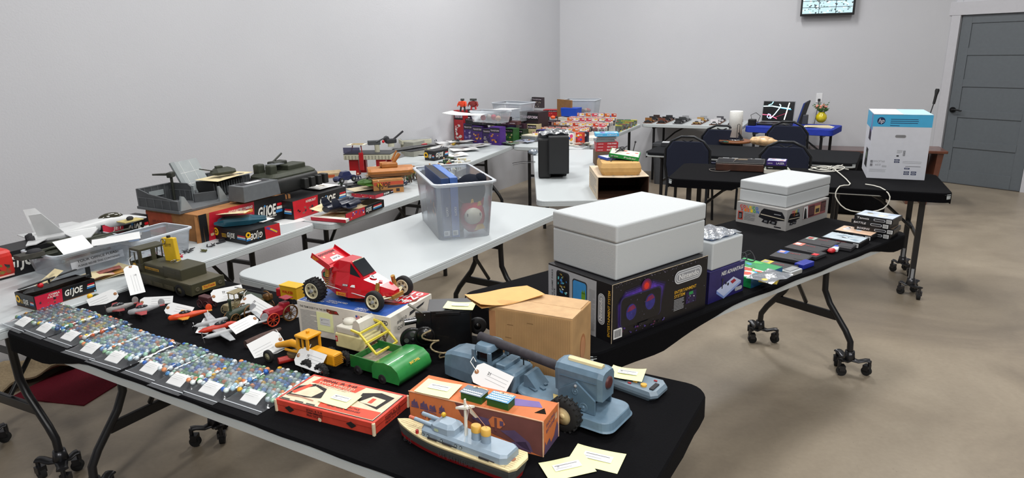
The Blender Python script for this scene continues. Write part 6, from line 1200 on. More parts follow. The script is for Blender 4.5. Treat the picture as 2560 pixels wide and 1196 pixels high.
m = MB(); wallseg(m, (-.13, .23), (-.10, .05), .10, .06); m.box((-.105, .06, .06), (.012, .02, .09), PG3); part('wall_panel', m, t)
m = MB(); m.xz([(0, 0), (.07, 0), (.03, .075), (.015, .08)], -.008, .008, PG3, Matrix.Translation((-.325, -.105, .016)) @ Matrix.Rotation(R(0), 4, 'Z')); part('buttress', m, t)
m = MB(); m.xz([(0, 0), (.06, 0), (.012, .085), (0, .085)], -.006, .006, PG3, Matrix.Translation((-.06, -.09, .016))); part('buttress', m, t)
m = MB(); m.box((-.08, .0, .04), (.12, .02, .05), PG2, rz=-25); part('low_wall', m, t)
m = MB(); X = Matrix.Translation((.0, .2, .13)) @ Matrix.Rotation(R(10), 4, 'Z') @ Matrix.Rotation(R(62), 4, 'X'); m.box((0, 0, 0), (.21, .21, .008), PG3, .001, X=X)
for k in (-.04, .04): m.box((k, 0, .0045), (.0015, .2, .001), PURE, X=X)
for k in (-.04, .03): m.box((0, k, .0045), (.2, .0015, .001), PURE, X=X)
m.box((-.09, 0, .006), (.03, .21, .006), mt('7b8284', .5), X=X); part('landing_ramp', m, t, 'tilted pale grey ramp plate')
m = MB(); m.box((.10, -.2, .06), (.27, .13, .088), PG, .002, tp=.94); m.box((.10, -.19, .105), (.2, .06, .002), INK); m.box((.10, -.195, .107), (.1, .03, .002), PURE); part('front_block', m, t)
m = MB(); m.box((.10, .09, .06), (.22, .14, .09), mt('141516', .7), .002); 
for k in range(12): m.box((.0 + k * .018, .018, .065), (.006, .006, .07), PG2)
part('cell_block', m, t, 'black barred cell block')
m = MB(); wallseg(m, (.19, .1), (.33, .1), .08, .08); part('wall_panel', m, t)
m = MB(); wallseg(m, (.30, .24), (.12, .26), .105, .105); m.xz([(0, 0), (.05, 0), (.01, .1), (0, .1)], -.004, .004, PG3, Matrix.Translation((.305, .2, .016))); part('wall_panel', m, t)
m = MB(); m.xz([(0, 0), (.07, 0), (.02, .075), (0, .08)], -.005, .005, PG3, Matrix.Translation((.27, -.04, .016))); m.box((.25, -.08, .03), (.12, .1, .03), PG, .002); m.box((.25, -.09, .046), (.06, .03, .002), INK); part('corner_bay', m, t)
m = MB(); m.cyl((-.14, .19, .016), (-.14, .19, .15), .008, OLB, 8); m.box((-.14, .19, .165), (.05, .03, .03), OLB, .004, rz=30); m.tube([(-.16, .2, .17), (-.22, .24, .175)], [.008, .005], OLB, 8); part('gun_mount', m, t, 'dark gun on a post')
leaflet('cream instruction sheet draped over the grey playset, under an olive turret', CC + D(CCY) * .12 + D(CCY + 90) * .06 + Vector((0, 0, h + .118)), CCY + 8, .30, .17, .006, BGE, True, 0, 9)
m = MB(); m.rings([[(x, y * k, .012 + z * k) for y, z in ((-.03, -.01), (-.034, .006), (-.016, .03), (.016, .03), (.034, .006), (.03, -.01))] for x, k in ((-.07, .5), (-.04, 1), (.04, 1), (.075, .5))], OLV, True, True, False); m.box((-.02, 0, .045), (.04, .03, .02), OLV, .004)
for y in (-.01, .01): m.cyl((-.06, y, .03), (-.13, y, .05), .003, OLB, 6)
one('toy_gun_turret', m, 'olive green toy turret with twin guns on the cream instruction sheet', 'toy', CC + D(CCY) * .10 + D(CCY + 90) * .05 + Vector((0, 0, h + .135)), CCY - 15)
# black carton with teal boat
dn = P(616, 613, TZ); w, d, h2 = .225, .285, .07; DL2 = zz(dn + D(58) * w / 2 + D(148) * d / 2, TZ)
m = MB(); m.box((0, 0, h2 / 2), (w, d, h2), GB, .001); F = face(w, d, h2, 'l'); m.dc(F, .038, .045, .022, YEL, 1); m.dc(F, .038, .045, .012, GB, 2); m.dc(F, .038, .045, .007, YEL, 3); joe(m, F, .13, .026, .026, .085); stripes(m, F, .215, .024, .07, .024); m.lines(F, .085, .022, .125, .045, 3, YEL, 1)
F = face(w, d, h2, 'f'); G = F @ Matrix.Translation((.13, .055, 0)) @ Matrix.Rotation(R(180), 4, 'Z'); joe(m, G, .02, .006, .030, .1, 3); stripes(m, F, .003, .018, .03, .026); m.dc(F, .018, .05, .016, YEL, 3); m.dc(F, .018, .05, .007, GB, 4); m.dp(F, [(.125, 0), (w, 0), (w, h2), (.125, h2)], mt('c8202a', .45), 2); m.dp(F, [(.13, .06), (.145, .066), (.21, .03), (.2, .018)], mt('5a4a9a', .5), 3); m.dp(F, [(.155, .05), (.165, .054), (.205, .028), (.2, .02)], YEL, 4)
one('toy_carton', m, 'black carton with an upside down logo and a red corner at the table edge', 'box', DL2, 58)
TL = mt('0f4a5c', .35, var=.1, coat=.3); m = MB()
for s in (-1, 1): m.rings([[(x, y * k + s * .03, .022 + z * k) for y, z in ((-.014, -.02), (-.02, .005), (-.01, .02), (.01, .02), (.02, .005), (.014, -.02))] for x, k in ((-.13, .3), (-.08, 1), (.05, 1), (.14, .25))], TL, True, True, False)
m.box((-.01, 0, .035), (.13, .06, .015), TL, .003); one('toy_boat', m, 'teal twin hulled toy boat on the black carton', 'toy', DL2 + Vector((0, 0, h2 + .001)) - D(58) * .01 + D(148) * .03, 20)
leaflet('cream leaflet bent over the teal toy boat', DL2 + Vector((0, 0, h2 + .058)) + D(148) * .05 - D(58) * .02, 100, .2, .15, .012, BGE, True, 10, 12)
leaflet('white sheet sticking out behind the teal toy boat', DL2 + Vector((0, 0, h2 + .002)) + D(58) * .10, 70, .1, .12, .004, PURE, False, 0, 13)
# small black and red pieces
q = random.Random(11)
for i, (px, py, kd, lab) in enumerate(((465, 633, 'k', 'tangle of black toy weapons on the white table edge'), (515, 630, 'o', 'small olive toy weapon beside the black tangle'), (527, 617, 'k', 'thin black toy part shaped like a wrench'), (552, 608, 'f', 'flat black rectangle piece on the white table'), (565, 600, 'l', 'long black toy bar near the black carton'), (450, 645, 'r', 'crumpled red toy part behind the yellow truck tower'), (395, 640, 'r2', 'pinkish red toy frame seen past the olive truck cab'))):
    m = MB(); c = {'k': INK, 'f': INK, 'l': INK, 'o': mt('4a4a22', .6), 'r': mt('b01c34', .45), 'r2': mt('c04a6a', .45)}[kd]
    if kd == 'f': m.box((0, 0, .003), (.05, .018, .004), c)
    elif kd == 'l': m.box((0, 0, .006), (.09, .02, .012), c, .002, rz=10); m.box((.03, 0, .014), (.02, .02, .01), c)
    else:
        for k in range(9 if i == 0 else 5): a = q.uniform(0, 3.1); x, y = q.uniform(-.04, .04) * (1 if i == 0 else .4), q.uniform(-.02, .02); m.tube([(x, y, .004 + .002 * (k % 3)), (x + .03 * math.cos(a), y + .03 * math.sin(a), .008)], [.004, .002], c, 5)
    one('toy_part', m, lab, 'toy part', zz(P(px, py, TZ), TZ), 60)
leaflet('thin white paper under the small red toy at the table corner', zz(P(722, 553, TZ), TZ), 40, .17, .13, .001, PURE, False, 0, 14)
m = MB()
for x in (-.018, .018): m.ball((x, 0, .012), (.014, .012, .011), mt('8e1626', .4), 8); m.tube([(x, 0, .012), (x * .2, .02, .014)], .004, mt('8e1626', .4), 5)
m.box((0, 0, .014), (.03, .01, .01), INK); one('toy_part', m, 'small dark red toy with two round pods on the white paper', 'toy part', zz(P(732, 547, TZ), TZ + .003), 30)
# --- hovercraft carton and model
hb = P(735, 551, TZ); w, d, h3 = .50, .30, .115; HL = zz(hb + D(64) * w / 2 + D(154) * d / 2, TZ)
joebox('toy_carton', 'red and black hovercraft carton behind the flattened open carton', HL, 64, w, d, h3, 'c01a28', 'HOVERCRAFT', False, 'k', split=.45)
F = None
t = thing('toy_hovercraft', 'dark olive toy hovercraft with a fat black skirt on top of its carton', 'toy', HL + Vector((0, 0, h3 + .001)) - D(64) * .08 + D(154) * .06 + Vector((0, 0, .03)), 64); t.scale = (1.1, 1.1, 1.25); SK = mt('1b1c1b', .45, var=.15)
m = MB(); o_ = rrect(.40, .24, .08, 6); rs = []
for k in range(9): a = -math.pi / 2 + math.pi * k / 8; rs.append([(x * (1 - .07 + .07 * math.cos(a)), y * (1 - .1 + .1 * math.cos(a)), .04 + .038 * math.sin(a)) for x, y in o_])
m.rings(rs, SK, True, True, True); part('skirt', m, t)
m = MB(); m.rings([[(x * k, y * k, z) for x, y in rrect(.36, .2, .05, 5)] for k, z in ((1, .07), (1, .085), (.85, .1))], OLV, True, True, False); m.box((.06, 0, .11), (.14, .1, .03), OLV, .006); m.box((.0, .04, .13), (.1, .06, .025), OLB, .006); m.box((-.06, .0, .135), (.09, .06, .004), PG, .001); part('deck', m, t)
for (x, y) in ((-.13, .05), (-.13, -.04)):
    m = MB(); m.box((x, y, .105), (.05, .045, .075), OLV, .008); part('engine_pod', m, t)
m = MB(); m.cyl((-.02, .05, .14), (.07, .07, .17), .005, OLB, 8); part('gun', m, t)
for k in range(4):
    m = MB(); m.box((.02 + k * .055, -.125, .035), (.035, .05, .05), SK, .004, X=Matrix.Rotation(R(0), 4, 'X')); part('skirt_panel', m, t)
# flattened carton with navy jet
ob = P(865, 556, TZ); w, d, h4 = .42, .25, .05; OL_ = zz(ob + D(68) * w / 2 + D(158) * d / 2, TZ)
t = thing('open_carton', 'flattened open toy carton with red flap holding a navy jet', 'box', OL_, 68); CIN = mt('b8a078', .8, var=.1)
m = MB(); m.box((0, 0, .002), (w, d, .004), CIN); part('bottom', m, t)
m = MB(); m.box((0, -d / 2, h4 / 2), (w, .004, h4), GB); F = face(w, d + .004, h4, 'f'); m.dq(F, .0, .0, .2, h4, mt('c02a34', .5), 1); m.blobs(F, .01, .006, .2, .044, 16, [mt('5a3a9a', .5), mt('c03a4a', .5), mt('3a4aa0', .5), WH], 2, .3); joe(m, F, .21, .014, .024, .08); stripes(m, F, .29, .012, .1, .026); part('front_side', m, t)
m = MB(); m.box((w / 2, 0, h4 / 2), (.004, d, h4), GB); part('end_side', m, t)
m = MB(); X = Matrix.Translation((-w / 2, 0, .004)) @ Matrix.Rotation(R(-6), 4, 'Y'); m.box((-.01, -.02, .012), (.035, d, .02), mt('d9d6cc', .7), .002, X=X); m.box((-.028, -.02, .012), (.003, d, .02), mt('c0283a', .5), X=X); part('end_flap', m, t, 'long white edged flap')
m = MB(); m.sheet(.11, .08, lambda x, y: .004 * math.sin(x * 20), BGE, 6, 4, .001, Matrix.Translation((-.17, .08, .065)) @ Matrix.Rotation(R(10), 4, 'X')); part('side_flap', m, t, 'bent tan cardboard flap')
m = MB(); NV = mt('10172c', .3, var=.15, coat=.3); t = thing('toy_jet', 'navy blue toy jet with folded wings lying in the open carton', 'toy jet', OL_ + Vector((0, 0, .03)), 62)
m.rings([jsec(-.2, .03, .02, .035), jsec(-.05, .035, .024, .035), jsec(.06, .025, .022, .035), jsec(.2, .004, .004, .025)], NV, True); part('fuselage', m, t)
m = MB(); m.ball((.03, 0, .058), (.03, .013, .014), mt('2a3040', .2), 10); part('canopy', m, t)
for s in (-1, 1):
    m = MB(); m.prism([(.06, s * .03), (-.06, s * .12), (-.12, s * .11), (-.1, s * .03)], .03, .035, NV); part('wing', m, t)
    m = MB(); m.xz([(-.1, .045), (-.15, .1), (-.19, .1), (-.18, .045)], -.0015, .0015, NV, Matrix.Translation((0, s * .04, 0))); part('tail_fin', m, t)
    m = MB(); m.lathe([(.016, -.05), (.018, .05), (.012, .06)], NV, 12, Matrix.Translation((-.0 + s * .03, s * .07, .04)) @ Matrix.Rotation(R(90), 4, 'Y')); part('missile_pod', m, t)
leaflet('colourful leaflet under the navy jet in the open carton', OL_ + Vector((-.03, .02, .018)), 80, .2, .16, .01, mt('c9b89a', .6, var=.5, scale=25), True, 0, 21)
# --- things on the second table
gb = P(935, 487, TZ); w, d, h5 = .215, .30, .1; GBL = zz(gb + D(20) * w / 2 + D(110) * d / 2, TZ); TN = mt('b07d48', .8, var=.1)
m = MB(); m.box((0, 0, h5 / 2), (w, d, h5), TN, .001); F = face(w, d, h5, 'f'); m.dq(F, .005, .06, w, .085, mt('b5472a', .7), 1); joe(m, F, .02, .05, .03, .13, 3, mt('4a2a1a', .8)); m.dq(F, .1, .04, w, .056, mt('3a2a2a', .8), 2); m.dq(F, .16, .01, .185, .032, mt('3a2a2a', .8), 2); F = face(w, d, h5, 'l'); m.dq(F, .0, .02, d, h5 - .01, mt('a8402a', .7), 1)
one('toy_carton', m, 'tan shipping carton with dark red bands under the tan tank', 'box', GBL, 20)
TK = mt('a86a2e', .5, var=.12); t = thing('toy_tank', 'tan orange toy tank on the tan shipping carton', 'toy tank', GBL + Vector((.04, 0, h5 + .012)), 15); t.scale = (1.05, 1.05, 1.1)
m = MB(); m.rings([[(x, y * k, z * 1.0) for y, z in ((-.085, .01), (-.09, .035), (-.06, .05), (.06, .05), (.09, .035), (.085, .01))] for x, k in ((-.15, .85), (-.13, 1), (.12, 1), (.16, .8))], TK, True, True, False); part('hull', m, t)
m = MB(); m.box((.0, 0, .065), (.11, .08, .03), TK, .006); m.box((-.04, 0, .07), (.05, .05, .03), TK, .004); m.tube([(.03, 0, .08), (.075, .0, .135)], .012, TK, 8); tt = part('turret', m, t)
m = MB(); m.cyl((.02, .02, .09), (.06, .035, .15), .007, TK, 8); part('gun_barrel', m, tt)
for s in (-1, 1):
    m = MB(); m.xz([(-.13, 0), (-.15, .014), (-.12, .026), (.12, .026), (.15, .014), (.13, 0)], s * .075 - .012, s * .075 + .012, mt('6a4420', .7)); part('track', m, t)
m = MB(); m.sheet(.26, .2, lambda x, y: .004 + .006 * math.sin(x * 30) * math.cos(y * 24), mt('a08a70', .8, var=.2), 12, 10, .002); one('packing_paper', m, 'crumpled brown packing paper between the tank and its carton', 'paper', GBL + Vector((0, 0, h5 + .001)), 20)
# green helicopter toy and blue car
m = MB(); GC = mt('3f6a22', .5, var=.15); m.rings([[(x, y * k, .035 + z * k) for y, z in ((-.02, -.02), (-.028, 0), (-.016, .022), (.016, .022), (.028, 0), (.02, -.02))] for x, k in ((-.09, .4), (-.05, 1), (.02, 1), (.09, .5))], GC, True, True, False); m.box((0, -.04, .02), (.08, .07, .006), GC, .001); m.box((0, 0, .068), (.17, .01, .003), OLB, rz=25); m.ball((0, 0, .06), (.025, .02, .012), OLB, 8)
for s in (-1, 1): m.box((.03, s * .05, .012), (.05, .012, .02), GC)
one('toy_helicopter', m, 'bright green toy gunship in front of the tan carton', 'toy', zz(P(925, 462, TZ + .06), TZ + .045), 30)
leaflet('open cream booklet under the green toy gunship', zz(P(925, 480, TZ), TZ + .03), 35, .3, .17, .01, mt('cfc2a4', .7), True, 0, 31)
joebox('toy_carton', 'low red carton lying under the cream booklet', zz(P(925, 492, TZ), TZ) + D(64) * .06 + D(154) * .02, 64, .22, .2, .026, 'b01c30', '', False, 'r')
m = MB(); CB = mt('141c48', .4, var=.12, coat=.3); m.rings([[(x, y, z) for y, z in ((-.03, .015), (-.032, z1), (.032, z1), (.03, .015))] for x, z1 in ((-.075, .03), (-.06, .04), (.06, .042), (.08, .032))], CB, True, True, False); m.rings([[(x, y, z) for y, z in ((-.026, .04), (-.02, z1), (.02, z1), (.026, .04))] for x, z1 in ((-.035, .045), (-.02, .07), (.03, .07), (.045, .045))], CB, True, True, False)
for x in (-.05, .05):
    for s in (-1, 1): wheel(m, (x, s * .034, .016), .018, .014, RUBBER, GREY)
one('toy_car', m, 'dark blue toy buggy on the hovercraft carton', 'toy car', zz(P(862, 450, TZ + .13), TZ + .118), 50)
leaflet('white papers spread over the hovercraft carton top', HL + Vector((0, 0, h3 + .003)) + D(64) * .16, 60, .18, .2, .008, PAPER, True, 0, 33)
m = MB(); m.box((0, 0, .02), (.2, .16, .04), mt('b09a78', .8, var=.15)); F = face(.2, .16, .04, 'f'); m.dq(F, .01, .008, .14, .03, mt('b5532a', .7), 1); one('toy_carton', m, 'low tan carton with an orange panel left of the red tower', 'box', zz(P(845, 445, TZ), TZ) + D(150) * .1, 20)
# red and white tower
tw = P(900, 440, TZ); t = thing('toy_tower', 'toy launch tower with red legs and a cream deck', 'toy playset', zz(tw, TZ) + D(95) * .10 + D(0) * .09, -5); t.scale = (1.15, 1.0, 1.2); CD = mt('b9b7a2', .5, var=.06); TR = mt('a8141c', .4, var=.05)
for (x, y) in ((-.11, -.05), (.09, -.06), (-.09, .07), (.1, .07)):
    m = MB(); m.box((x, y, .055), (.07, .05, .11), TR, .002); part('leg', m, t, 'red block leg')
m = MB(); m.box((0, 0, .128), (.34, .22, .036), CD, .003)
for k in range(14): m.box((-.155 + k * .024, -.111, .126), (.008, .004, .024), mt('8f8d7c', .6))
m.box((0, 0, .148), (.34, .22, .005), mt('2a2b2d', .5)); part('deck', m, t, 'cream deck with a dark top')
m = MB(); m.box((-.04, -.118, .1), (.03, .012, .12), TR, .001); part('ladder', m, t)
m = MB(); m.cyl((.05, 0, .15), (.05, 0, .2), .018, CD, 12); m.box((.03, 0, .215), (.09, .04, .03), PG2, .004, rz=20)
for y in (-.015, .015): m.cyl((.05, y, .22), (.12, y + .03, .25), .005, PG2, 8)
part('gun_turret', m, t)
m = MB(); m.tube([(-.13, -.05, .15), (-.12, -.03, .2)], .004, TR, 6); m.tube([(-.05, -.05, .15), (-.06, -.03, .2)], .004, TR, 6); m.box((-.09, -.02, .205), (.13, .09, .004), mt('d8d4c4', .6), .001, rz=-5); m.box((-.085, -.02, .209), (.08, .06, .002), mt('9a8458', .7, var=.4, scale=60)); part('canopy', m, t)
m = MB(); m.box((-.12, -.07, .17), (.12, .004, .04), clear('smoke', 'a0a0b8', .3, '707088')); part('windscreen', m, t)
leaflet('blank white card leaning against the red tower legs', zz(P(880, 450, TZ + .03), TZ + .05), -10, .07, .1, .001, PURE, False, 0, 41); bpy.context.scene.collection.objects[-1].rotation_euler = (R(80), 0, R(-5))
m = MB(); m.box((0, 0, .02), (.3, .16, .04), CD, .003); m.box((0, 0, .042), (.28, .14, .004), GREY); 
for x in (-.12, .12): m.box((x, -.05, -.05), (.03, .03, .1), CD); m.box((x, .05, -.05), (.03, .03, .1), CD)
one('toy_platform', m, 'cream toy platform right of the tower, carrying the black gun', 'toy playset', zz(P(1000, 385, TZ), TZ + .1) + D(64) * .1 - D(154) * .12, 20)
m = MB(); m.cyl((0, 0, 0), (0, 0, .03), .03, CD, 14); m.box((0, 0, .05), (.1, .05, .04), INK, .01, rz=10); m.ball((-.04, 0, .07), (.03, .025, .03), INK, 8); m.tube([(.02, 0, .06), (.12, .02, .13)], .009, INK, 8); m.ball((-.07, -.01, .05), .014, RED, 8)
one('toy_cannon', m, 'black toy cannon with a red tip on the cream platform', 'toy', zz(P(978, 366, TZ + .15), TZ + .148), 20)
t = thing('toy_jet', 'long black toy jet with a red canopy against the left wall', 'toy jet', zz(P(1030, 378, TZ + .14), TZ + .145) + D(64) * .05, 42); m = MB(); m.rings([jsec(-.22, .03, .015, .015), jsec(-.05, .035, .02, .018), jsec(.12, .02, .018, .018), jsec(.25, .003, .003, .015)], mt('121316', .35, coat=.3), True); part('fuselage', m, t)
m = MB(); m.ball((.1, 0, .035), (.035, .011, .012), mt('9a1f2a', .3), 10); part('canopy', m, t, 'red canopy')
m = MB(); m.prism([(.02, -.12), (.0, .12), (-.14, .14), (-.14, -.14)], .008, .013, mt('121316', .35)); part('wing', m, t)
m = MB(); m.box((0, 0, .07), (.18, .12, .14), mt('8a8a80', .7), .003); one('toy_carton', m, 'grey carton holding up the long black jet', 'box', zz(P(1030, 392, TZ), TZ) + D(64) * .08 + D(154) * .02, 60)
joebox('toy_carton', 'black carton with red white and blue stripes at the end of the second table', zz(P(1085, 400, TZ), TZ) + D(64) * .05, 55, .2, .12, .09, '15151a', '', False, 'k', split=.05)
# clutter of figures
FC = [('2a4a2a', 'c89a70', '2a2a2a'), ('1c2440', 'c89a70', '1c2440'), ('a02a2a', 'd8b090', '303030'), ('c8a02a', 'd8b090', '5a4a2a'), ('e0dcc8', 'c89a70', '8a8a80'), ('3a3a3e', 'b88a68', '3a3a3e'), ('5a6a3a', 'c89a70', '4a3a2a')]
q = random.Random(21)
for i in range(26):
    u = q.random(); v = q.random(); p0 = Vector((-.62, 4.95, 0)) + D(66) * (u * .75) + D(156) * (v * .30)
    c = FC[i % 7]; figure('tiny action figure in the crowd behind the big clear bin', zz(p0, TZ + (.0)), q.uniform(0, 360), c, 1.0, i % 3 == 0, grp='crowd of action figures behind the big clear bin')
for i, (x, y, lab) in enumerate(((.30, .12, 'navy toy vehicle box standing among the crowded figures'), (.10, .05, 'black toy base with a grey dish among the crowded figures'))):
    p0 = Vector((-.62, 4.95, 0)) + D(66) * x + D(156) * y; m = MB(); m.box((0, 0, .05), (.13, .09, .1), mt('12183a' if i == 0 else '141416', .5), .003)
    if i: m.lathe([(.001, .1), (.05, .102), (.06, .12), (.055, .125)], PG, 16); 
    one('toy_vehicle_box', m, lab, 'toy', zz(p0, TZ), 60)
m = MB(); 
for k in range(22):
    a = q.uniform(0, 3.14); x, y = q.uniform(-.13, .13), q.uniform(-.09, .09); m.box((x, y, .01 + .012 * (k % 4)), (q.uniform(.03, .07), q.uniform(.02, .04), .012), [mt(c_, .5, var=.2) for c_ in ('d8c88a', '4a5a3a', '2a2a2a', 'c9c9c0', '8a9a4a', '3a4a4a')][k % 6], .001, rz=q.uniform(0, 180))
one('toy_cards', m, 'heap of small yellow and green backing cards at the table edge', 'toy parts', zz(P(1130, 412, TZ), TZ), 60, kind='stuff')
# --- third table: papers in a line
pps = [(1225, 355), (1190, 368), (1160, 378), (1130, 391), (1100, 372), (1150, 358), (1070, 385), (1195, 352), (1120, 360)]
words = ['nearest the purple cartons', 'second from the purple cartons', 'in the middle of the row of sheets', 'closest to the big clear bin', 'behind the row, left of centre', 'behind the row, near the wall', 'beside the striped carton', 'right under the purple cartons', 'at the back of the papers']
for i, (px, py) in enumerate(pps):
    leaflet('curled white instruction sheet ' + words[i], zz(P(px, py, TZ), TZ + .001 + .003 * (i % 3)), 30 + 15 * math.sin(i * 2), .27, .2, .012, PURE, True, 0, 50 + i, fold=.02)
for i, (px, py, c) in enumerate(((1175, 345, 5), (1155, 352, 3), (1130, 362, 5), (1205, 352, 5), (1090, 362, 5), (1150, 372, 3), (1120, 380, 5), (1105, 350, 3), (1180, 356, 3), (1095, 385, 5))):
    figure('small toy figure lying on the white instruction sheets', zz(P(px, py, TZ), TZ + .03), i * 50, FC[c], 1.1, True, grp='toy figures on the instruction sheets')
# --- corner pile of robot cartons
B0 = P(1133, 351, TZ); RY = -38
def rcart(lab, px, py, z, w, d, h, c, pc, yaw=RY, title='TRANSFORM'):
    m = MB(); m.box((0, 0, h / 2), (w, d, h), mt(c, .45, var=.1), .001); F = face(w, d, h, 'f'); m.dq(F, .006, h * .7, w - .006, h * .94, GB, 1); m.txt(F, title, .012, h * .76, h * .1, mt('c9b8c4', .5), 2, w - .024, 2)
    m.blobs(F, w * .1, h * .08, w * .9, h * .62, 11, [mt(k, .5, var=.2) for k in pc], 1, .2); return one('robot_carton', m, lab, 'box', zz(P(px, py, TZ), z) + D(yaw) * w / 2 + D(yaw + 90) * d / 2, yaw, None)
rcart('tall red carton at the left end of the robot cartons', 1137, 352, TZ, .14, .08, .34, 'a01c22', ('e0e0dc', 'c8c8c4', 'a01c22', 'd8a0a0'))
rcart('purple robot carton with grey figure art, beside the tall red carton', 1160, 354, TZ, .13, .1, .2, '3a1f66', ('8a7aa8', 'b0a0c0', '5a4a88', '3a1f66'))
rcart('purple robot carton with a yellow robot, left one', 1182, 358, TZ, .14, .1, .19, '40206e', ('d89a2e', 'e0b050', 'a04a2a', '2a1a4a'))
rcart('dark purple robot carton with a pale robot, between the yellow ones', 1207, 360, TZ, .13, .1, .17, '2e1a52', ('b0a890', '8a8090', '5a3a8a'))
rcart('purple robot carton with a yellow robot and orange banner, right one', 1225, 362, TZ, .14, .1, .19, '4a2280', ('e0a03a', 'c87a2a', '3a1f66'))
rcart('black robot carton lying on the purple ones', 1165, 356, TZ + .2, .3, .1, .06, '141318', ('5a5060', '8a8090', '3a3040'))
rcart('black robot carton leaning above the tall red one', 1160, 350, TZ + .26, .12, .1, .08, '17161c', ('6a606a', '3a3040'))
m = MB(); m.sheet(.42, .26, lambda x, y: .02 * max(0, -x / .2) ** 2 + .004, PURE, 12, 6, .003); one('white_board', m, 'curled white card on the robot cartons with the two robots on it', 'card', zz(P(1165, 285, TZ + .35), TZ + .345), RY + 20)
for i, (px, lab, c1, c2) in enumerate(((1157, 'orange toy robot with black legs on the white card, left of the pair', 'd8421c', '1a1a1c'), (1184, 'dark red toy robot with a grey top and red legs, right of the pair', '7a2420', 'c82a2c'))):
    t = thing('toy_robot', lab, 'toy robot', zz(P(px, 275, TZ + .37), TZ + .352), RY + 10 * i); A_, B_ = mt(c1, .4, var=.1), mt(c2, .4)
    m = MB(); m.ball((0, 0, .08), (.045, .03, .035), A_, 10); m.box((0, 0, .085), (.07, .05, .045), A_, .006); part('torso', m, t)
    m = MB(); m.box((0, 0, .125), (.03 if i == 0 else .07, .03, .022), mt('3a3f3c', .5), .003); part('head', m, t)
    for s in (-1, 1):
        m = MB(); m.tube([(s * .02, 0, .065), (s * .028, 0, .03), (s * .03, -.006, .0)], [.012, .009, .011], B_, 8); part('leg', m, t)
        m = MB(); m.tube([(s * .042, 0, .1), (s * .058, -.01, .07), (s * .055, -.02, .055)], [.011, .009, .006], A_, 8); part('arm', m, t)
bl = P(1178, 306, TZ + .26); bin_('storage_bin', 'small clear bin with pink toys inside, on the robot cartons', zz(bl, TZ + .262) + D(RY) * .18 + D(RY + 90) * .1, RY, .40, .2, .115, PLB, .008, .88)
m = MB(); 
for k, (x, c) in enumerate(((-.1, 'd8404a'), (.04, 'c02a48'), (.1, 'e0b090'), (-.02, 'b0a8a0'))): m.ball((x, 0, .035 + .01 * (k % 2)), (.03, .03, .03), mt(c, .5), 8)
one('toy_parts', m, 'pink and red toy bits inside the small clear bin', 'toy parts', zz(bl, TZ + .268) + D(RY) * .18 + D(RY + 90) * .1, RY, kind='stuff')
bin_('storage_bin', 'large cloudy clear bin with grey parts behind the small bin of pink toys', zz(P(1235, 318, TZ + .12), TZ + .2) + D(RY) * .2 + D(RY + 90) * .12, RY, .42, .3, .2, PLB, .008, .88)
m = MB(); m.box((.05, .05, .1), (.42, .3, .2), mt('6a655a', .8, var=.3), .003); one('cardboard_box', m, 'grey brown box under the cloudy clear bin', 'box', zz(P(1250, 345, TZ), TZ) + D(RY + 90) * .12, RY)
leaflet('white card lying on the cloudy clear bin', zz(P(1265, 285, TZ + .36), TZ + .405), RY, .24, .16, .006, PURE, False, 0, 71)
rcart('black carton with white title standing highest in the corner pile', 1300, 300, TZ + .3, .22, .06, .26, '1a1418', ('b0a0a0', '8a3a3a', 'c8b0a8', '2a2024'), RY, 'TRANSFORMERS')
rcart('dark carton stack carrying the highest black carton', 1300, 345, TZ, .26, .2, .3, '2a1c22', ('6a2a30', '8a8088', '3a3038', '5a2a2a'))
rcart('tilted dark carton with pale pictures below the highest one', 1330, 310, TZ + .22, .2, .05, .14, '3a3034', ('b0a898', '8a7a70', '4a3a3a'), RY - 12)
rcart('bright red carton lying in the corner pile', 1358, 320, TZ + .14, .3, .15, .09, 'a81a20', ('c84a40', '8a1a20', 'd87a70'), RY + 20)
rcart('dark box under the bright red carton', 1355, 345, TZ, .3, .2, .135, '241a1e', ('5a4048', '3a2a30'), RY + 20)
m = MB(); m.ball((0, 0, .02), (.03, .025, .02), mt('d8501c', .4), 8); m.box((.03, 0, .02), (.04, .02, .02), INK); one('toy_robot', m, 'small orange toy on the bright red carton', 'toy', zz(P(1375, 300, TZ + .23), TZ + .232) + D(52) * .06, 0)
# middle clutter between the purple cartons and the television
for i, (px, py, c, pc, hh, lab) in enumerate(((1262, 352, '2a5a2a', ('c8c060', '4a8a3a', 'd8d0a0'), .14, 'green and black carded toy box right of the purple cartons'), (1285, 350, '1a2a1a', ('b8c890', '5a8a4a', '2a3a2a'), .12, 'dark green carded toy box with a pale figure'), (1318, 348, 'b8ac84', ('6a4a5a', 'c8c0a0', '8a8a5a'), .17, 'cream and purple carded toy box behind the television'), (1340, 352, '2a2a6a', ('3a3a9a', 'c8402a', '5a5ac0'), .12, 'blue carded toy box just left of the television bag'))):
    rcart(lab, px, py, TZ, .13, .1, hh, c, pc, RY - 6 + 4 * i, 'ROBOTS')
for i, (px, py, c, lab) in enumerate(((1270, 362, '5a6a5a', 'flat bag with a tiger coloured picture at the table corner'), (1310, 357, '8a90a0', 'flat silver purple bag of toys beside the tiger coloured one'))):
    m = MB(); m.sheet(.2, .14, lambda x, y: .01 + .012 * math.cos(x * 12) + .004 * math.sin(x * 60) * math.sin(y * 50), mt(c, .3, var=.6, scale=25), 10, 8, .004); m.blobs(Matrix.Translation((-.06, -.04, .024)), 0, 0, .12, .08, 8, [mt('d8842e', .5), mt('3a2a5a', .5), INK, WH], 3, .3); one('toy_bag', m, lab, 'toy', zz(P(px, py, TZ), TZ + .006), RY)
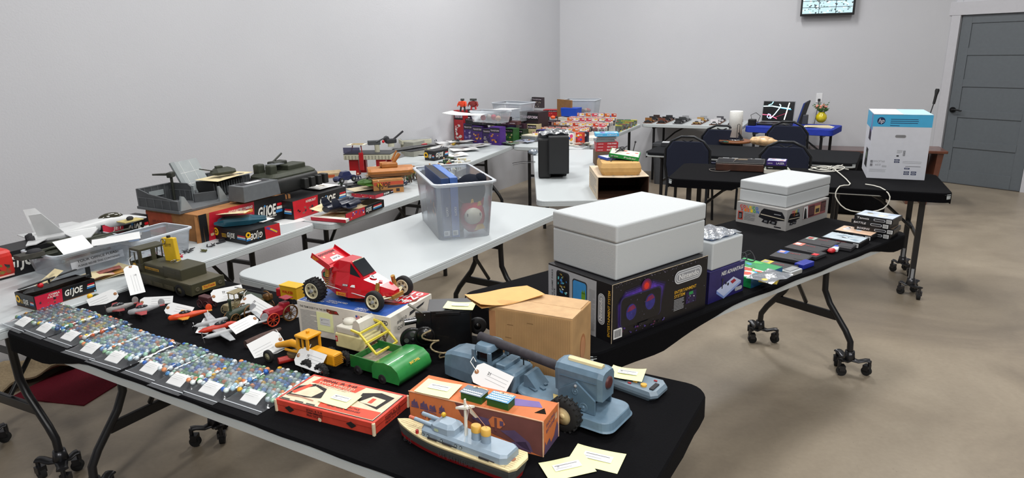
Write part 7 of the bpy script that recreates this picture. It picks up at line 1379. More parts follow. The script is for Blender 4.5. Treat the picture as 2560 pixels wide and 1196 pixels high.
m = MB(); m.box((0, 0, .03), (.2, .14, .05), clear('tray', 'd0d6da', .4), .003); m.box((0, 0, .03), (.18, .12, .04), mt('c4bfa8', .6, var=.1)); m.box((0, .0, .06), (.19, .13, .012), mt('cfcab4', .6), .001)
one('clear_tray', m, 'clear tray of cream cards just left of the television', 'tray', zz(P(1330, 352, TZ), TZ + .001), RY)

# more clutter in the corner pile and on the second table
q = random.Random(77); RC = ['1c1620', '2a1c3e', '3a2430', '141418', '24304a', '4a2a2a', '1e2a22']; RPC = [('b0a8a0', '6a5a70', '8a3a3a'), ('c8b060', '5a4a80', '9a9aa8'), ('d8d0c8', 'a04a3a', '3a3a4a')]
for i in range(15):
    hh = .1 + .13 * q.random(); u = i % 5; v = i // 5
    b = zz(P(1236 + 26 * u, 350 - 4 * v, TZ), TZ) + D(RY + 90) * (.13 + .11 * v); m = MB(); w_ = .12 + .05 * q.random(); m.box((0, 0, hh / 2), (w_, .08, hh), mt(RC[i % 7], .45, var=.1), .001); F = face(w_, .08, hh, 'f'); m.txt(F, 'ROBOT', .01, hh * .78, hh * .1, mt('b8aeb8', .5), 2, w_ * .7, 2); m.blobs(F, .01, .01, w_ - .01, hh * .7, 8, [mt(k, .5, var=.2) for k in RPC[i % 3]], 1, .25)
    one('toy_carton', m, 'small dark toy box in the crowded middle of the corner pile', 'box', b, RY + q.uniform(-14, 14), 'dark toy boxes in the middle of the corner pile')
for i in range(9):
    b = zz(P(1186 + 22 * (i % 5), 357, TZ), TZ + .19 + .045 * (i // 5)) + D(RY + 90) * .07; m = MB(); m.box((0, 0, .02), (.15, .09, .04), mt(RC[(i * 3) % 7], .45), .001); F = face(.15, .09, .04, 'f'); m.txt(F, 'TRANSFORM', .01, .012, .012, mt('b8aeb8', .5), 2, .11, 2)
    one('robot_carton', m, 'flat dark robot carton stacked above the purple ones', 'box', b, RY + q.uniform(-10, 10), 'flat dark cartons above the purple ones')
for i in range(16):
    p0 = Vector((-.80, 4.62, 0)) + D(66) * q.uniform(0, .55) + D(156) * q.uniform(.12, .5); figure('tiny action figure standing between the tan tank and the cream platform', zz(p0, TZ), q.uniform(0, 360), FC[i % 7], 1.05, i % 4 == 0, grp='action figures between the tan tank and the cream platform')
for i, (u, v, c, lab) in enumerate(((.0, .42, '1a1c1e', 'black winged toy craft lying behind the tan tank'), (.3, .45, '6a6a5c', 'grey green toy craft lying under the black jet'), (.55, .38, 'c9bfa8', 'beige toy dish craft near the white sheets'))):
    p0 = Vector((-.75, 4.75, 0)) + D(66) * u + D(156) * v; m = MB(); C_ = mt(c, .45, var=.15); m.rings([jsec(-.1, .02, .014, .03), jsec(0, .035, .022, .03), jsec(.12, .008, .008, .025)], C_, True); m.prism([(.04, -.1), (.0, .1), (-.08, .11), (-.08, -.11)], .024, .03, C_); m.lathe([(.001, .05), (.04, .055), (.045, .06)], C_, 12); one('toy_spacecraft', m, lab, 'toy', zz(p0, TZ + .0), 40 + 50 * i)
# ================================================================ corner table of carded cars
DE = Vector((.71, 6.72, 0)); DA, DC = D(65), D(155)
def onD(a, c, z=0): return DE + DA * a + DC * c + Vector((0, 0, TZ + z))
def carmesh(m, X, c, s=1.0, glass=True):
    cc = mt(c, .3, var=.06, coat=.3); X = X @ Matrix.Scale(s, 4)
    m.rings([[(x, y, z) for y, z in ((-.013, .005), (-.014, z1), (.014, z1), (.013, .005))] for x, z1 in ((-.036, .012), (-.03, .016), (.03, .016), (.037, .010))], cc, True, True, False, X)
    m.rings([[(x, y, z) for y, z in ((-.012, .015), (-.009, z1), (.009, z1), (.012, .015))] for x, z1 in ((-.02, .017), (-.012, .026), (.008, .026), (.018, .017))], INK, True, True, False, X)
    for x in (-.022, .022):
        for y in (-.013, .013): m.cyl((x, y - .003, .006), (x, y + .003, .006), .006, RUBBER, 8, X=X)
cards = []
for i, (c1, c2, car) in enumerate((('c23a1e', 'e6e2dc', 'c02a2a'), ('e2ddd6', 'c8482a', '2a4ab0'), ('d86a2a', 'e8e4e0', 'd8d8dc'), ('e0dcd8', '2a2a36', 'c8a02a'), ('d04a5a', 'e6e0dc', '2a2a2e'), ('e8e4de', 'b02a6a', '3a8a4a'))):
    m = MB(); m.box((0, 0, .048), (.07, .0012, .096), mt(c2, .5, var=.05)); m.box((0, -.001, .075), (.066, .001, .036), mt(c1, .5, var=.1)); m.box((0, -.0012, .035), (.03, .001, .03), mt(c1, .5, var=.2)); m.box((.012, -.0018, .08), (.03, .001, .012), YEL if i % 2 else PURE)
    m.box((0, -.012, .026), (.06, .022, .034), clear('blister', 'f0f2f4', .12, 'e0e4e8', .6, .1)); carmesh(m, Matrix.Translation((0, -.012, .016)) @ Matrix.Rotation(R(0), 4, 'Z'), car, .75)
    cards.append(m.mesh('carded_toy_car'))
boxes = []
for i, (c1, car) in enumerate((('c8c02a', '2a2a2e'), ('4a7a4a', 'c8b040'), ('8a8a6a', 'b02a2a'), ('d8c860', '3a5aa0'), ('5a6a5a', 'c9c9c0'), ('9a5a3a', '2a6a3a'))):
    m = MB(); m.box((0, .0, .004), (.075, .036, .008), mt(c1, .5, var=.15)); m.box((0, .016, .024), (.075, .003, .044), mt(c1, .5, var=.2)); m.box((-.02, -.0175, .01), (.03, .001, .014), mt(car, .5)); carmesh(m, Matrix.Translation((0, -.002, .008)), car, .9); m.box((0, -.002, .024), (.074, .032, .034), clear('blister', 'f0f2f4', .12))
    boxes.append(m.mesh('boxed_toy_car'))
q = random.Random(4); nth = ['nearest', 'second', 'third', 'fourth', 'fifth', 'sixth', 'seventh', 'eighth', 'ninth', 'tenth', 'eleventh', 'twelfth', 'thirteenth']
m = MB()
for k in range(1, 5): m.box((.42 - .037 + .075 * 3 * k + (.975 - .225 * k) / 2 - (.0), .37, .035 * (k - .5)), (.975 - .225 * k if k < 4 else .075, .66, .0345), mt('d0cfc8', .6))
one('display_riser', m, 'low white stepped riser under the carded cars on the corner table', 'riser', onD(0, 0, .0005), 65)
for r_ in range(13):
    for k in range(9):
        a = .42 + r_ * .075; c = .05 + k * .078
        if a < .8 and c < .15: continue
        if c > .56 and a > 1.0: continue
        kk = q.randrange(6); one('carded_toy_car', cards[kk], 'tall red and white carded toy car in the %s row from the television end' % nth[r_], 'toy car', onD(a + q.uniform(-.012, .012), c, .035 * (r_ // 3)), -28 + q.uniform(-12, 12), 'carded toy cars, %s row' % nth[r_])
for r_ in range(12):
    for k in range(7):
        a = 1.42 + r_ * .078; c = .06 + k * .088; kk = q.randrange(6)
        o_ = one('boxed_toy_car', boxes[kk], 'low yellow green boxed toy car in the %s row past the tall cards' % nth[r_], 'toy car', onD(a, c + q.uniform(-.008, .008), .0), -25 + q.uniform(-8, 8), 'boxed toy cars, %s row' % nth[r_]); o_.scale = (1.1, 1.1, 1.5)
for i, (a, c, col, lab) in enumerate(((.30, .12, 'e6e2dc', 'colourful carded box near the television bag, first of three'), (.36, .04, 'c8402a', 'colourful carded box near the television bag, second of three'), (.44, .02, '2a2a3a', 'colourful carded box near the television bag, third of three'))):
    m = MB(); m.box((0, 0, .06), (.1, .05, .12), mt(col, .45, var=.1)); m.blobs(face(.1, .05, .12, 'f'), .01, .02, .09, .11, 7, [mt('d8407a', .5), mt('e8a02a', .5), mt('2a5ab0', .5), PURE], 1, .3); one('toy_carton', m, lab, 'box', onD(a, c + .1), -30)
m = MB()
for k in range(16): m.box((q.uniform(-.16, .16), q.uniform(-.1, .1), .004 + .006 * (k % 4)), (q.uniform(.05, .1), q.uniform(.03, .06), .006), [mt(c_, .5, var=.3) for c_ in ('b8b4a8', '6a6a5a', '8a3a2a', 'c9c5b8', '5a5a5a')][k % 5], rz=q.uniform(0, 180))
one('loose_cards', m, 'loose heap of grey and brown cards on the near end of the corner table', 'toy parts', onD(.22, .16), -30, kind='stuff')
# bins and boxes at the far corner
m = MB(); m.box((0, 0, .13), (.3, .02, .26), mt('8a6238', .85, var=.1)); one('cardboard_sheet', m, 'brown cardboard sheet standing in the room corner', 'cardboard', onD(1.42, .70, .12), -60)
for i, (a, c, z, lab) in enumerate(((1.72, .58, .0, 'lower clear bin in the room corner, with grey toys'), (1.72, .58, .19, 'upper clear bin in the room corner, with small figures'))):
    bin_('storage_bin', lab, onD(a, c, z), -22, .42, .28, .175, PLB, .008, .9)
    m = MB()
    for k in range(8): m.ball((q.uniform(-.14, .14), q.uniform(-.08, .08), .03 + .02 * q.random()), (.035, .025, .025), mt(('4a4e58', '6a6e78', '3a3e48')[k % 3] if i == 0 else ('c8b090', '6a3a2a', '8a8a80', 'c05a4a')[k % 4], .5), 8)
    one('toy_parts', m, 'toys seen through the ' + ('lower' if i == 0 else 'upper') + ' clear corner bin', 'toy parts', onD(a, c, z + .006), -22, kind='stuff')
m = MB(); m.box((0, 0, .05), (.2, .14, .1), mt('1746b4', .5, var=.05), .003, tp=1.08); one('blue_box', m, 'bright blue plastic box beside the upper clear corner bin', 'box', onD(1.38, .6, .19), -30)
m = MB(); m.box((0, 0, .09), (.26, .2, .18), mt('b8b4ac', .7, var=.1), .003); one('cardboard_box', m, 'pale box under the bright blue plastic box', 'box', onD(1.38, .6), -30)
m = MB(); m.box((0, 0, .02), (.12, .05, .04), INK, .004); m.box((0, 0, .05), (.05, .04, .03), mt('b8281f', .4), .004)
for x in (-.03, .03): wheel(m, (x, -.03, .02), .02, .012, RUBBER, GREY)
one('toy_truck', m, 'red and black monster truck behind the carded cars', 'toy car', onD(1.75, .45, .05), -20)
m = MB(); m.box((0, 0, .025), (.3, .08, .05), mt('1a1a1c', .6)); one('toy_carton', m, 'low black carton under the red monster truck', 'box', onD(1.75, .45), -22)
m = MB(); m.box((0, 0, .05), (.14, .34, .1), mt('243a9a', .5, var=.1), .002)
for k in range(9): m.box((.0705, -.15 + k * .037, .055), (.001, .02, .07), mt('b8bcd8', .5))
m.box((-.02, -.172, .05), (.08, .002, .06), mt('c9c5a0', .5)); one('display_box', m, 'blue striped box at the table corner with toy cars on top', 'box', onD(2.3, .45), 60 - 86)
for k, (x, y, c) in enumerate(((0, 0, '7a4a2a'), (.05, .04, '3a2a20'), (-.03, .05, '5a3a2a'))):
    m = MB(); carmesh(m, Matrix(), c, 1.5); one('toy_car', m, ['brown', 'dark brown', 'maroon'][k] + ' toy car on the blue striped box', 'toy car', onD(2.3 + x, .45 + y, .101 + .0 * k), 30 + 20 * k)
# ================================================================ back wall table
BE = Vector((1.74, 8.96, 0)); BA, BC_ = D(-26.5), D(63.5)
def onB(a, c, z=0): return BE + BA * a + BC_ * c + Vector((0, 0, TZ + z))
rowc = [(.02, ('2a2a2c', '8a5a2a', '3a2a26'), 'dark brown'), (.20, ('1a1a1c', '6a3a2a', '2a2c30'), 'black and maroon'), (.42, ('3a3c3e', '2a2c2e', '9a9ca0'), 'charcoal and silver'), (.66, ('b08a4a', 'c9cbd0', 'a0a2a6'), 'gold and chrome'), (.88, ('c9c9cc', 'e0dce0', '4a4a50'), 'white and pink'), (1.10, ('3a2a2a', 'a8a8ac', '5a5a5e'), 'grey')]
for a, cs, nm_ in rowc:
    for k in range(6):
        m = MB(); c = cs[k % 3]; m.box((0, 0, .004), (.12, .075, .008), mt('6a4a3a', .6, var=.2) if nm_ != 'charcoal and silver' else mt('5a5a5c', .6), .001); carmesh(m, Matrix.Translation((0, 0, .008)), c, 1.35 + .25 * (k % 2)); 
        if k % 2 == 0: m.box((0, .03, .04), (.09, .004, .06), mt(cs[(k + 1) % 3], .5))
        one('model_car', m, ['nearest', 'second', 'third', 'fourth', 'fifth', 'farthest'][k] + ' model car in the ' + nm_ + ' row on the back wall table', 'toy car', onB(a + .05, .09 + k * .105), 63.5 - 90 + 90 * 0 + 5 * math.sin(k * 3 + a * 9), 'model cars, ' + nm_ + ' row')
# ================================================================ blue table
ZB = TZ; lp = zz(P(1935, 312, ZB), ZB) + D(54) * .12; LYW = -32
t = thing('laptop', 'open black laptop with a glowing line pattern on its screen', 'laptop', lp, LYW)
m = MB(); m.box((0, -.12, .012), (.39, .25, .022), mt('16171a', .4), .004); 
for r_ in range(5):
    for k in range(14): m.box((-.17 + k * .0262, -.045 - r_ * .024, .0245), (.021, .018, .003), mt('0c0c0e', .5))
part('keyboard_base', m, t)
m = MB(); X = Matrix.Translation((0, .01, .02)) @ Matrix.Rotation(R(8), 4, 'X') @ Matrix.Rotation(R(0), 4, 'X'); X = Matrix.Translation((0, .01, .02)) @ Matrix.Rotation(R(-12), 4, 'X'); m.box((0, .004, .135), (.39, .008, .27), mt('8a8c90', .4), .002, X=X); lid = part('lid', m, t)
m = MB(); F = X @ Matrix.Translation((-.187, -.0005, .012)) @ Matrix.Rotation(R(90), 4, 'X'); m.dq(F, 0, 0, .374, .248, mt('04050a', .2), 1)
def stroke(pts, wd_, col, em=1.6): 
    for a_, b_ in zip(pts, pts[1:]):
        dx, dy = b_[0] - a_[0], b_[1] - a_[1]; l = math.hypot(dx, dy); nx, ny = -dy / l * wd_, dx / l * wd_; m.dp(F, [(a_[0] + nx, a_[1] + ny), (b_[0] + nx, b_[1] + ny), (b_[0] - nx, b_[1] - ny), (a_[0] - nx, a_[1] - ny)], mt(col, .5, emit=em, var=0), 2)
stroke([(0, .185), (.1, .19), (.2, .175), (.33, .162)], .006, 'c0f4f8'); stroke([(.06, .2), (.1, .215), (.115, .245)], .005, '9ce8f4'); stroke([(.1, .03), (.15, .09), (.2, .17), (.21, .2), (.19, .215)], .005, 'd8f4ff'); stroke([(.27, .02), (.29, .13), (.31, .235)], .006, 'f4f4e8'); stroke([(0, .08), (.08, .075), (.14, .05), (.18, .03)], .004, 'f06080'); stroke([(.16, .05), (.3, .11)], .0012, 'b02a50'); stroke([(.09, .03), (.06, .05), (.07, .09), (.1, .08), (.09, .04), (.13, .06)], .004, 'b0c8ff'); stroke([(.2, .17), (.34, .15)], .004, '40a0e0')
part('screen', m, lid, 'lit screen with neon lines')
def blk(name, lab, cat, px, py, sz, col, yaw=-35, z=ZB): m = MB(); m.box((0, 0, sz[2] / 2), sz, mt(col, .45), min(sz) * .12); return one(name, m, lab, cat, zz(P(px, py, z), z), yaw)
blk('speaker', 'small black speaker left of the laptop', 'speaker', 1880, 314, (.09, .07, .08), '0e0e10'); blk('router', 'small silver and black box right of the laptop', 'router', 2012, 311, (.06, .06, .12), '3a3c40')
m = MB(); m.tube([(0, 0, .0), (.03, .02, .09), (-.03, .03, .13), (-.09, .02, .1), (-.07, 0, .04), (0, 0, .02)], .004, INK, 6); one('power_cord', m, 'looped black cord above the small speaker', 'cord', zz(P(1893, 308, ZB), ZB), -30)
m = MB()
for k in range(6): m.sheet(.34 - .015 * k, .2, lambda x, y, k=k: .002 + .0022 * k, [PAPER, BGE][k % 2], 2, 2, .001, Matrix.Rotation(R(k * 4), 4, 'Z'))
one('paper_stack', m, 'stack of loose papers under the yellow vase', 'papers', zz(P(2045, 318, ZB), ZB), -35)
VZ = ZB + .016; t = thing('flower_vase', 'round yellow vase of pink flowers and leaves', 'vase', zz(P(2052, 306, VZ), VZ), 0)
m = MB(); m.lathe([(.03, 0), (.055, .02), (.068, .055), (.062, .09), (.04, .115), (.036, .128), (.034, .126)], mt('d8c41e', .25, var=.06, coat=.6), 24, cap=False); m.lathe([(.001, .001), (.03, .001)], YEL, 24); part('vase', m, t)
m = MB(); q = random.Random(9); LG = mt('3f6a2e', .6, var=.3)
for k in range(46):
    a = q.uniform(0, 6.28); ln = q.uniform(.06, .17); lean = q.uniform(.3, 1.1); b = Vector((.02 * math.cos(a), .02 * math.sin(a), .12)); e = b + Vector((ln * lean * math.cos(a), ln * lean * math.sin(a), ln * (1.1 - lean * .55))); m.tube([b, (b + e) / 2 + Vector((0, 0, .01)), e], [.001, .004, .001], LG, 4, sq=.4)
    for j in range(3): p_ = b.lerp(e, .5 + .16 * j); m.ball(tuple(p_), (.012, .006, .004), LG, 6)
part('leaves', m, t)
for k in range(11):
    a = q.uniform(0, 6.28); r_ = q.uniform(.01, .075); m = MB(); cx_, cy_, cz_ = r_ * math.cos(a), r_ * math.sin(a), .17 + q.uniform(0, .05)
    for j in range(6): m.ball((cx_ + .008 * math.cos(j * 1.05), cy_ + .008 * math.sin(j * 1.05), cz_), (.010, .010, .012), mt('e39a88', .7, var=.15), 6)
    part('flower', m, t, 'pink flower')
# ================================================================ wall fittings
WD = (CREASE - CORN).normalized(); WN = Vector((-WD.y, WD.x)); WY = math.degrees(math.atan2(WD.y, WD.x))
def onwall(px, py, off=0.0):
    d = F_ + R_ * ((px - 1280) / FPX) + U_ * ((598 - py) / FPX); n = Vector((WN.x, WN.y, 0)); o = Vector((CORN.x, CORN.y, 0)) - n * off - Vector((0, 0, EYE)); return Vector((0, 0, EYE)) + d * ((o.dot(n)) / d.dot(n))
a_ = onwall(2000, 41, .08); b_ = onwall(2135, 37, .08); tw_ = (b_ - a_).xy.length; TVH = tw_ * .57
t = thing('wall_monitor', 'wall mounted monitor showing a grid of camera pictures', 'television', (a_ + b_) / 2, WY)
m = MB(); m.box((0, 0, TVH / 2), (tw_, .05, TVH), mt('0c0d10', .3), .004); part('casing', m, t)
m = MB(); F = Matrix.Translation((-tw_ / 2, -.0255, 0)) @ Matrix.Rotation(R(90), 4, 'X'); bz_ = .02; q = random.Random(3)
for r_ in range(4):
    for k in range(3):
        x0 = bz_ + k * (tw_ - 2 * bz_) / 3; x1 = x0 + (tw_ - 2 * bz_) / 3 - .006; y0 = bz_ + .008 + r_ * (TVH - .05) / 4; y1 = y0 + (TVH - .05) / 4 - .006
        E_ = lambda h: mt(h, .5, emit=.75, var=0)
        m.dq(F, x0, y0, x1, y1, E_('a9c4cc'), 1); m.blobs(F, x0, y0, x1, y1, 12, [E_('d8e8ea'), E_('20282c'), E_('6a8a80'), E_('e8f0f0'), E_('3a4a50')], 2, .22)
part('screen', m, t)
m = MB(); m.box((0, .05, TVH / 2), (.2, .05, .2), STEEL); part('wall_bracket', m, t)
o_ = onwall(2048, 245, .003); t = thing('wall_outlet', 'white electrical outlet with a plugged black cord above the vase', 'outlet', o_, WY)
m = MB(); m.box((0, 0, 0), (.075, .006, .12), mt('dedfe2', .4), .002); part('cover_plate', m, t)
m = MB(); m.box((0, -.012, -.025), (.03, .025, .03), INK, .004); m.tube([(0, -.02, -.03), (-.01, -.03, -.12), (-.03, -.05, -.3), (-.05, -.04, -.45)], .004, INK, 6); part('plug', m, t, 'black plug and cord')
# ================================================================ chairs
NVY = mt('131a30', .85, var=.12, bump=.3, scale=250); CFR = mt('24262a', .35, .4)
def make_chair():
    t = thing('banquet_chair', '', 'chair')
    def bk(k, z0): return [(-.19 * k, z0), (-.215 * k, .62), (-.21 * k, .78), (-.15 * k, .86), (-.06 * k, .905 * (1 if k == 1 else .992)), (.06 * k, .905 * (1 if k == 1 else .992)), (.15 * k, .86), (.21 * k, .78), (.215 * k, .62), (.19 * k, z0)]
    m = MB(); m.tube([(x, -.0 - (z - .45) * .12, z) for x, z in bk(1, .45)], .0125, CFR, 8); m.tube([(-.05, -.055, .875), (0, -.052, .855), (.05, -.055, .875)], .006, CFR, 6); part('back_frame', m, t)
    m = MB(); p = [(x * .93, z) for x, z in bk(1, .50)]; p = [(x, min(z, .86)) for x, z in p]
    rs = [[(x * s_, y - (z - .45) * .12, .52 + (z - .52) * (1 if s_ == 1 else .985)) for x, z in p] for y, s_ in ((-.016, .9), (-.012, 1), (.012, 1), (.022, .85))]; m.rings(rs, NVY, True, True, False); part('backrest', m, t)
    m = MB(); m.rings([[(x * k, y * k + .2, z) for x, y in rrect(.41, .40, .08, 5)] for k, z in ((.93, .425), (1, .435), (1, .465), (.9, .485))], mt('18204a', .4, var=.1), True, True, True); part('seat', m, t)
    m = MB(); m.box((0, .2, .418), (.38, .36, .02), CFR, .003); part('seat_frame', m, t)
    for sx in (-1, 1):
        m = MB(); m.tube([(sx * .19, 0, .46), (sx * .195, -.02, .3), (sx * .2, -.07, 0)], .0125, CFR, 8); part('leg', m, t)
        m = MB(); m.tube([(sx * .18, .36, .43), (sx * .19, .39, .2), (sx * .195, .41, 0)], .0125, CFR, 8); part('leg', m, t)
    m = MB(); m.tube([(-.19, .0, .22), (.19, .0, .22)], .007, CFR, 6); part('stretcher', m, t); return t
chp = make_chair(); zc = .93
for i, (px, py, yw, lab) in enumerate(((1723, 334, -26, 'navy banquet chair at the left of the four, its seat showing under the back'), (1967, 346, -24, 'navy banquet chair closest to the small stack of boxes, in front of another'), (1808, 307, -28, 'navy banquet chair half hidden behind the paper towel roll'), (1973, 298, -30, 'navy banquet chair in front of the laptop'))):
    l = zz(P(px, py, zc), 0)
    if i == 0: chp.location = l; chp.rotation_euler = (0, 0, R(yw)); chp['label'] = lab; chp['group'] = 'navy banquet chairs'
    else: dup(chp, l, yw, lab, 'navy banquet chairs')
t = thing('side_chair', 'blue and black chair seen edge on, right of the laptop screen', 'chair', zz(P(1985, 345, .6), 0) + D(60) * .3, 60)
m = MB(); X = Matrix.Translation((0, 0, .72)) @ Matrix.Rotation(R(14), 4, 'X'); m.box((0, 0, .1), (.40, .03, .42), mt('17327a', .7), .01, X=X); m.box((0, -.012, .1), (.43, .02, .45), INK, .01, X=X); part('backrest', m, t)
m = MB(); m.box((0, .22, .45), (.42, .42, .05), INK, .015); part('seat', m, t)
for (x, y) in ((-.18, .04), (.18, .04), (-.18, .4), (.18, .4)): m = MB(); m.cyl((x, y, 0), (x, y, .43), .012, CFR, 8); part('leg', m, t)
for x in (-.18, .18): m = MB(); m.cyl((x, .02, .43), (x, -.02, .6), .012, CFR, 8); part('back_support', m, t)
# ================================================================ chair table items
th_ = zz(P(1838, 357, .723), .723); WDN = mt('7a4a28', .5, var=.2); t = thing('lazy_susan', 'round wooden tray under the paper towel roll', 'tray', th_, 0)
m = MB(); m.lathe([(.15, .004), (.17, .008), (.17, .024), (.165, .028)], WDN, 32); part('tray_top', m, t); m = MB(); m.lathe([(.08, 0), (.08, .006)], WDN, 20); part('tray_foot', m, t)
z2 = .723 + .029; t = thing('paper_towel_roll', 'tall white paper towel roll on a wire stand', 'paper towels', zz(th_, z2), 0)
m = MB(); m.lathe([(.022, .03), (.062, .03), (.062, .30), (.058, .306), (.022, .306)], mt('dcdcd8', .9, var=.03, bump=.8, scale=60), 28); part('roll', m, t, None, (0, .02, 0)); t.scale = (1.1, 1.1, 1.0)
m = MB(); m.lathe([(.075, 0), (.08, .006), (.07, .012), (.0, .014)], CHROME, 24); part('stand_base', m, t); m = MB(); m.tube([(-.012, -.07, .01), (-.012, -.07, .17), (0, -.07, .18), (.012, -.07, .17), (.012, -.07, .01)], .003, INK, 6); part('wire_arm', m, t)
m = MB(); m.box((0, 0, .008), (.08, .03, .014), INK, .003, rz=30); m.box((.02, -.03, .008), (.05, .02, .012), mt('2a5a4a', .5), .002, rz=-40); one('pens', m, 'small dark markers lying on the wooden tray', 'pens', zz(P(1808, 356, z2), z2), 0)
m = MB(); q = random.Random(6)
m.rings([[(x, (.06 + .008 * math.sin(x * 90 + k)) * kk * math.cos(k * .5236), .045 + .045 * kk * math.sin(k * .5236) * (1 + .1 * math.sin(x * 60 + k * 2))) for k in range(12)] for x, kk in ((-.12, .35), (-.1, .85), (-.04, 1), (.03, 1.05), (.09, .9), (.12, .4), (.15, .25))], mt('d6b083', .45, var=.5, scale=18, coat=.5), True); one('bread_bag', m, 'clear bag of bread rolls beside the wooden tray', 'bread', zz(P(1905, 364, .723), .726), -30)
m = MB(); m.box((0, 0, .02), (.12, .08, .04), INK, .004); m.box((0, 0, .043), (.1, .08, .006), mt('b8babc', .5)); one('card_reader', m, 'small black and white box at the left end of the chair table', 'box', zz(P(1668, 366, .723), .723), -20)
# grey bin and loose things under tables
m = MB(); m.rings([[(x * k, y * k, z) for x, y in rrect(.36, .28, .05, 4)] for k, z in ((.82, 0), (.98, .5), (1.04, .5), (1.04, .53))], mt('3c3e42', .6), True, True, False); one('trash_bin', m, 'grey waste bin under the left end of the chair table', 'bin', zz(P(1660, 462, 0), 0) + D(60) * .12, -28)
# ================================================================ far right table
def onA(px, py, z=0): return zz(P(px, py, TZ + z), TZ + .003 + z)
AY = -22
m = MB(); WG = mt('3f2216', .5, var=.3, scale=15); m.box((0, -.05, .03), (.36, .14, .055), WG, .004); m.box((0, .02, .045), (.37, .26, .045), mt('1a1714', .5), .004)
for k in range(14): m.box((0, -.09 + k * .012, .069), (.35, .005, .003), INK)
for x in (-.12, -.05, .06, .13): m.box((x, .09, .072), (.05, .02, .006), GREY, .001)
m.box((0, .05, .07), (.1, .05, .004), mt('6a5a44', .5)); one('wood_grain_console', m, 'brown wood grain game console with black ridged top', 'game console', onA(1850, 424), AY)
cable('controller_cable', 'loops of grey cord left of the wood grain console', onA(1795, 427), 5, .11, 22, mt('5a5450', .6), .003, .012, tail=[(.1, -.02, .06), (.18, .04, .085), (.3, .02, .08)])
for i, (lab, w_, h_, z_, c, tc) in enumerate((('lowest white booklet in the small stack by the wood grain console', .19, .03, 0, 'd0ccc0', ('a8b0a0', '5a6a4a')), ('black cartridge case in the middle of the small stack', .15, .03, .031, '141416', ('1a1a1c', '2a2a2e')), ('purple and white game box on top of the small stack', .14, .035, .062, '3a2470', ('d0d0e0', '6a7ab0', 'c07a8a', 'a8a8c8')))):
    gbox(lab, zz(P(1940, 432, TZ), TZ + .004 + z_), AY + 8 - 6 * i, w_, .13, h_, c, tc, 'LASER' if i == 2 else '', PURE)
CW_ = mt('c9c7be', .6); cb_ = onA(2075, 428); nn_ = (cb_ - e11).dot(D(66)); LP_ = [tuple(D(-24) * a_ - D(66) * (nn_ + b_) + Vector((0, 0, c_))) for a_, b_, c_ in ((.12, -.12, .01), (.05, .0, .01), (.03, .02, -.06), (.10, .03, -.14), (.22, .03, -.155), (.33, .03, -.12), (.36, .02, -.04), (.3, -.03, .012), (.18, -.14, .012))]
cable('white_cable', 'tangle of white cable in front of the printer carton', onA(2075, 428), 2, .17, 40, CW_, .0042, .035, tail=LP_, sq=.45)
w, d, h = .372, .447, .463; HY = -22.9; HLc = P(2166, 445.9, TZ) + D(HY) * w / 2 + D(HY + 90) * d / 2
HWM = mt('c9cbd3', .5, var=.02); HBL = mt('3fa3cf', .45, var=.03); HNV = mt('16244f', .4); t = thing('printer_carton', 'tall white printer carton with a light blue band and handle slot', 'box', zz(HLc, TZ + .003), HY)
m = MB(); m.box((0, 0, h / 2), (w, d, h), HWM, .0015); F = face(w, d, h, 'f')
m.dq(F, 0, h - .085, w, h, HBL, 1); m.dc(F, .05, h - .043, .026, HNV, 2); m.txt(F, 'hp', .031, h - .056, .03, HWM, 3, .037, 1, 0, .25); m.lines(F, .11, h - .06, .29, h - .02, 3, HNV, 2, .3); m.lines(F, .11, h - .078, .17, h - .066, 1, HNV, 2, .3)
m.pill(F, .15, .30, .22, .322, mt('8a8a8c', .6), 1); m.pill(F, .154, .304, .216, .318, mt('77777a', .6), 2)
m.lines(F, .175, .19, .21, .215, 4, GREY, 1); m.dq(F, .175, .165, .19, .175, INK, 1); 
for k in range(5): m.dq(F, .215 + k * .003, .17, .2165 + k * .003, .21, INK, 1)
for (x, y) in ((.165, .135), (.165, .12), (.235, .075), (.235, .05), (.235, .035), (.28, .05), (.28, .035)): m.dq(F, x, y, x + .034, y + .011, HNV, 1); m.dq(F, x + .005, y + .004, x + .028, y + .0065, HWM, 2)
m.txt(F, '30SCFT60', .03, .12, .014, GREY, 1, .075, 0); m.txt(F, '603', .045, .095, .014, GREY, 1, .035, 0); 
for y in (.115, .09): 
    for k in range(4): m.dq(F, .012, y + k * .005, .028, y + .003 + k * .005, INK, 1)
m.lines(F, .09, .085, .12, .1, 3, GREY, 1); m.lines(F, .012, .05, .12, .075, 3, GREY, 1, .2); m.lines(F, .22, .12, .34, .14, 2, GREY, 1, .2); m.lines(F, .24, .095, .34, .1, 1, INK, 1, .5)
F = face(w, d, h, 'l'); m.dq(F, 0, h - .11, d, h, HBL, 1); m.dq(F, d - .1, h - .13, d - .05, h, mt('7a6aa8', .5), 2); m.dp(F, [(d * .55, .27), (d * .9, .27), (d * .9, .33), (d * .6, .36)], mt('2a2430', .4), 2); m.dp(F, [(d * .35, .06), (d * .75, .06), (d * .75, .2), (d * .45, .2)], mt('16161a', .4), 2); m.dq(F, d * .45, .12, d * .65, .17, mt('5a6a58', .5), 3)
F = face(w, d, h, 't'); m.dq(F, w * .5, 0, w, d, mt('6ab4d8', .5), 1); part('body', m, t)
m = MB(); m.box((-w / 4, 0, h + .003), (w / 2, d, .004), HWM); part('flap', m, t); m = MB(); m.box((w / 4, 0, h + .0025), (w / 2 - .003, d, .003), mt('a8cfe4', .5)); part('flap', m, t)
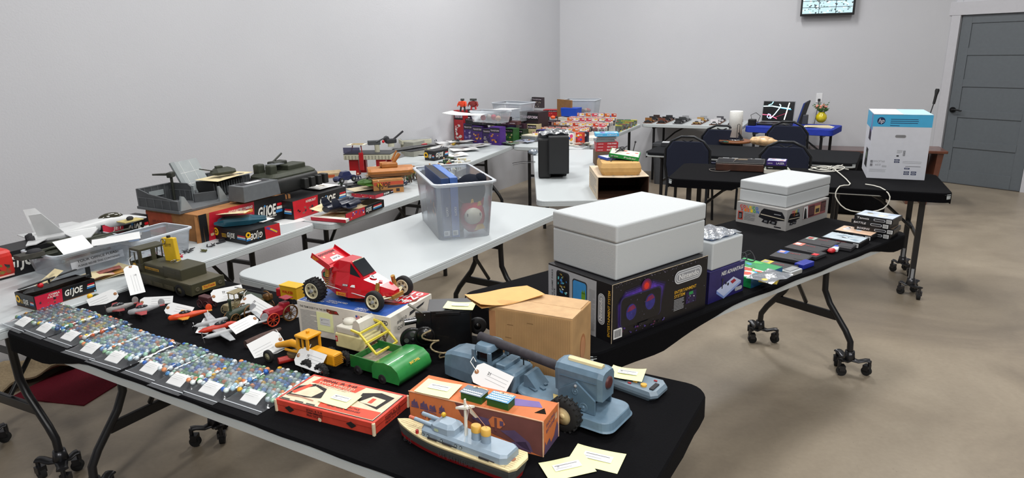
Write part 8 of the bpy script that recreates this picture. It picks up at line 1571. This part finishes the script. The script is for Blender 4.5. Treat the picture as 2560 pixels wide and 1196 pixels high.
# wooden things and microphone at the right
WB_ = mt('5a2f1e', .35, var=.25, scale=12, coat=.4); wt = P(2325, 376, .58); t = thing('wooden_lectern', 'glossy red brown wooden stand behind the printer carton', 'lectern', zz(wt, 0) + D(160) * .10, -20)
m = MB(); m.box((0, 0, .585), (.46, .40, .03), WB_, .006); part('top', m, t)
for s in (-1, 1): m = MB(); m.xz([(.0 + s * .2, .57), (s * .14, .57), (s * .13, .35), (s * .05, .0), (s * .1, 0), (s * .18, .35)], -.17, .17, WB_); part('side_panel', m, t)
m = MB(); m.box((0, .15, .3), (.26, .02, .5), WB_); part('back_panel', m, t)
pl_ = P(2120, 372, .42); t = thing('coffee_table', 'low brown wooden table behind the chairs, right of the blue table', 'table', zz(pl_, 0) + D(60) * .0, -20); m = MB(); m.box((0, 0, .41), (.9, .42, .03), mt('5a3a34', .3, var=.15, coat=.4), .005); part('tabletop', m, t)
for (x, y) in ((-.4, -.17), (.4, -.17), (-.4, .17), (.4, .17)): m = MB(); m.box((x, y, .2), (.04, .04, .4), WB_); part('leg', m, t)
t = thing('microphone_stand', 'black microphone on a thin stand leaning beside the door', 'microphone', zz(P(2322, 400, .5), 0) + D(60) * .12 + D(-20) * .0 + D(70) * .5, 0)
tp_ = Vector((.14, .05, 1.17)); m = MB(); m.tube([(0, 0, .02), (.03, .01, .6), (.08, .03, .9), (.12, .045, 1.05)], .006, INK, 8); part('stand', m, t); m = MB(); m.lathe([(.1, 0), (.1, .015), (.02, .025)], INK, 20); part('base', m, t)
m = MB(); m.tube([(.12, .045, 1.04), (.135, .05, 1.14), (.142, .052, 1.19), (.144, .053, 1.21)], [.014, .016, .024, .018], mt('141416', .7), 12); part('microphone', m, t)
m = MB(); m.box((0, 0, .3), (.7, .4, .58), mt('0a0a0c', .95, var=.2, bump=.5, scale=30), .02); one('draped_crate', m, 'black draped crate between the chair table and the printer carton', 'crate', zz(P(2130, 392, .59), 0) + D(68) * .05, -24)
# hanging cable and antenna near the game stack
m = MB(); m.box((0, 0, .01), (.05, .04, .02), INK, .002); m.tube([(0, 0, .02), (.07, .04, .30)], .0035, INK, 6); m.ball((.07, .04, .30), .008, INK, 6); one('antenna', m, 'thin black antenna rising behind the brown parcel', 'antenna', Vector((.93 - .08, 4.33 + .55, TZ + .001)), 0)
# ================================================================ floor, bottom left
m = MB(); m.sheet(.46, .46, lambda x, y: .006 + .003 * math.sin(x * 14) * math.cos(y * 11), mt('5a1420', .95, var=.2, bump=.6, scale=200), 10, 10, .006); one('red_mat', m, 'dark red mat on the floor below the left tables', 'mat', zz(P(205, 955, 0), 0), 74 - 90 + 4)
m = MB(); m.sheet(.7, .34, lambda x, y: .05 + .04 * math.sin(x * 9 + y * 5) * math.cos(y * 12) + .015 * math.sin(x * 31 + 2) * math.sin(y * 27), mt('8f7f66', .95, var=.15, bump=.6, scale=90), 24, 18, .01); one('blanket', m, 'crumpled beige moving blanket on the floor against the left wall', 'blanket', zz(P(110, 925, 0), 0), 60)
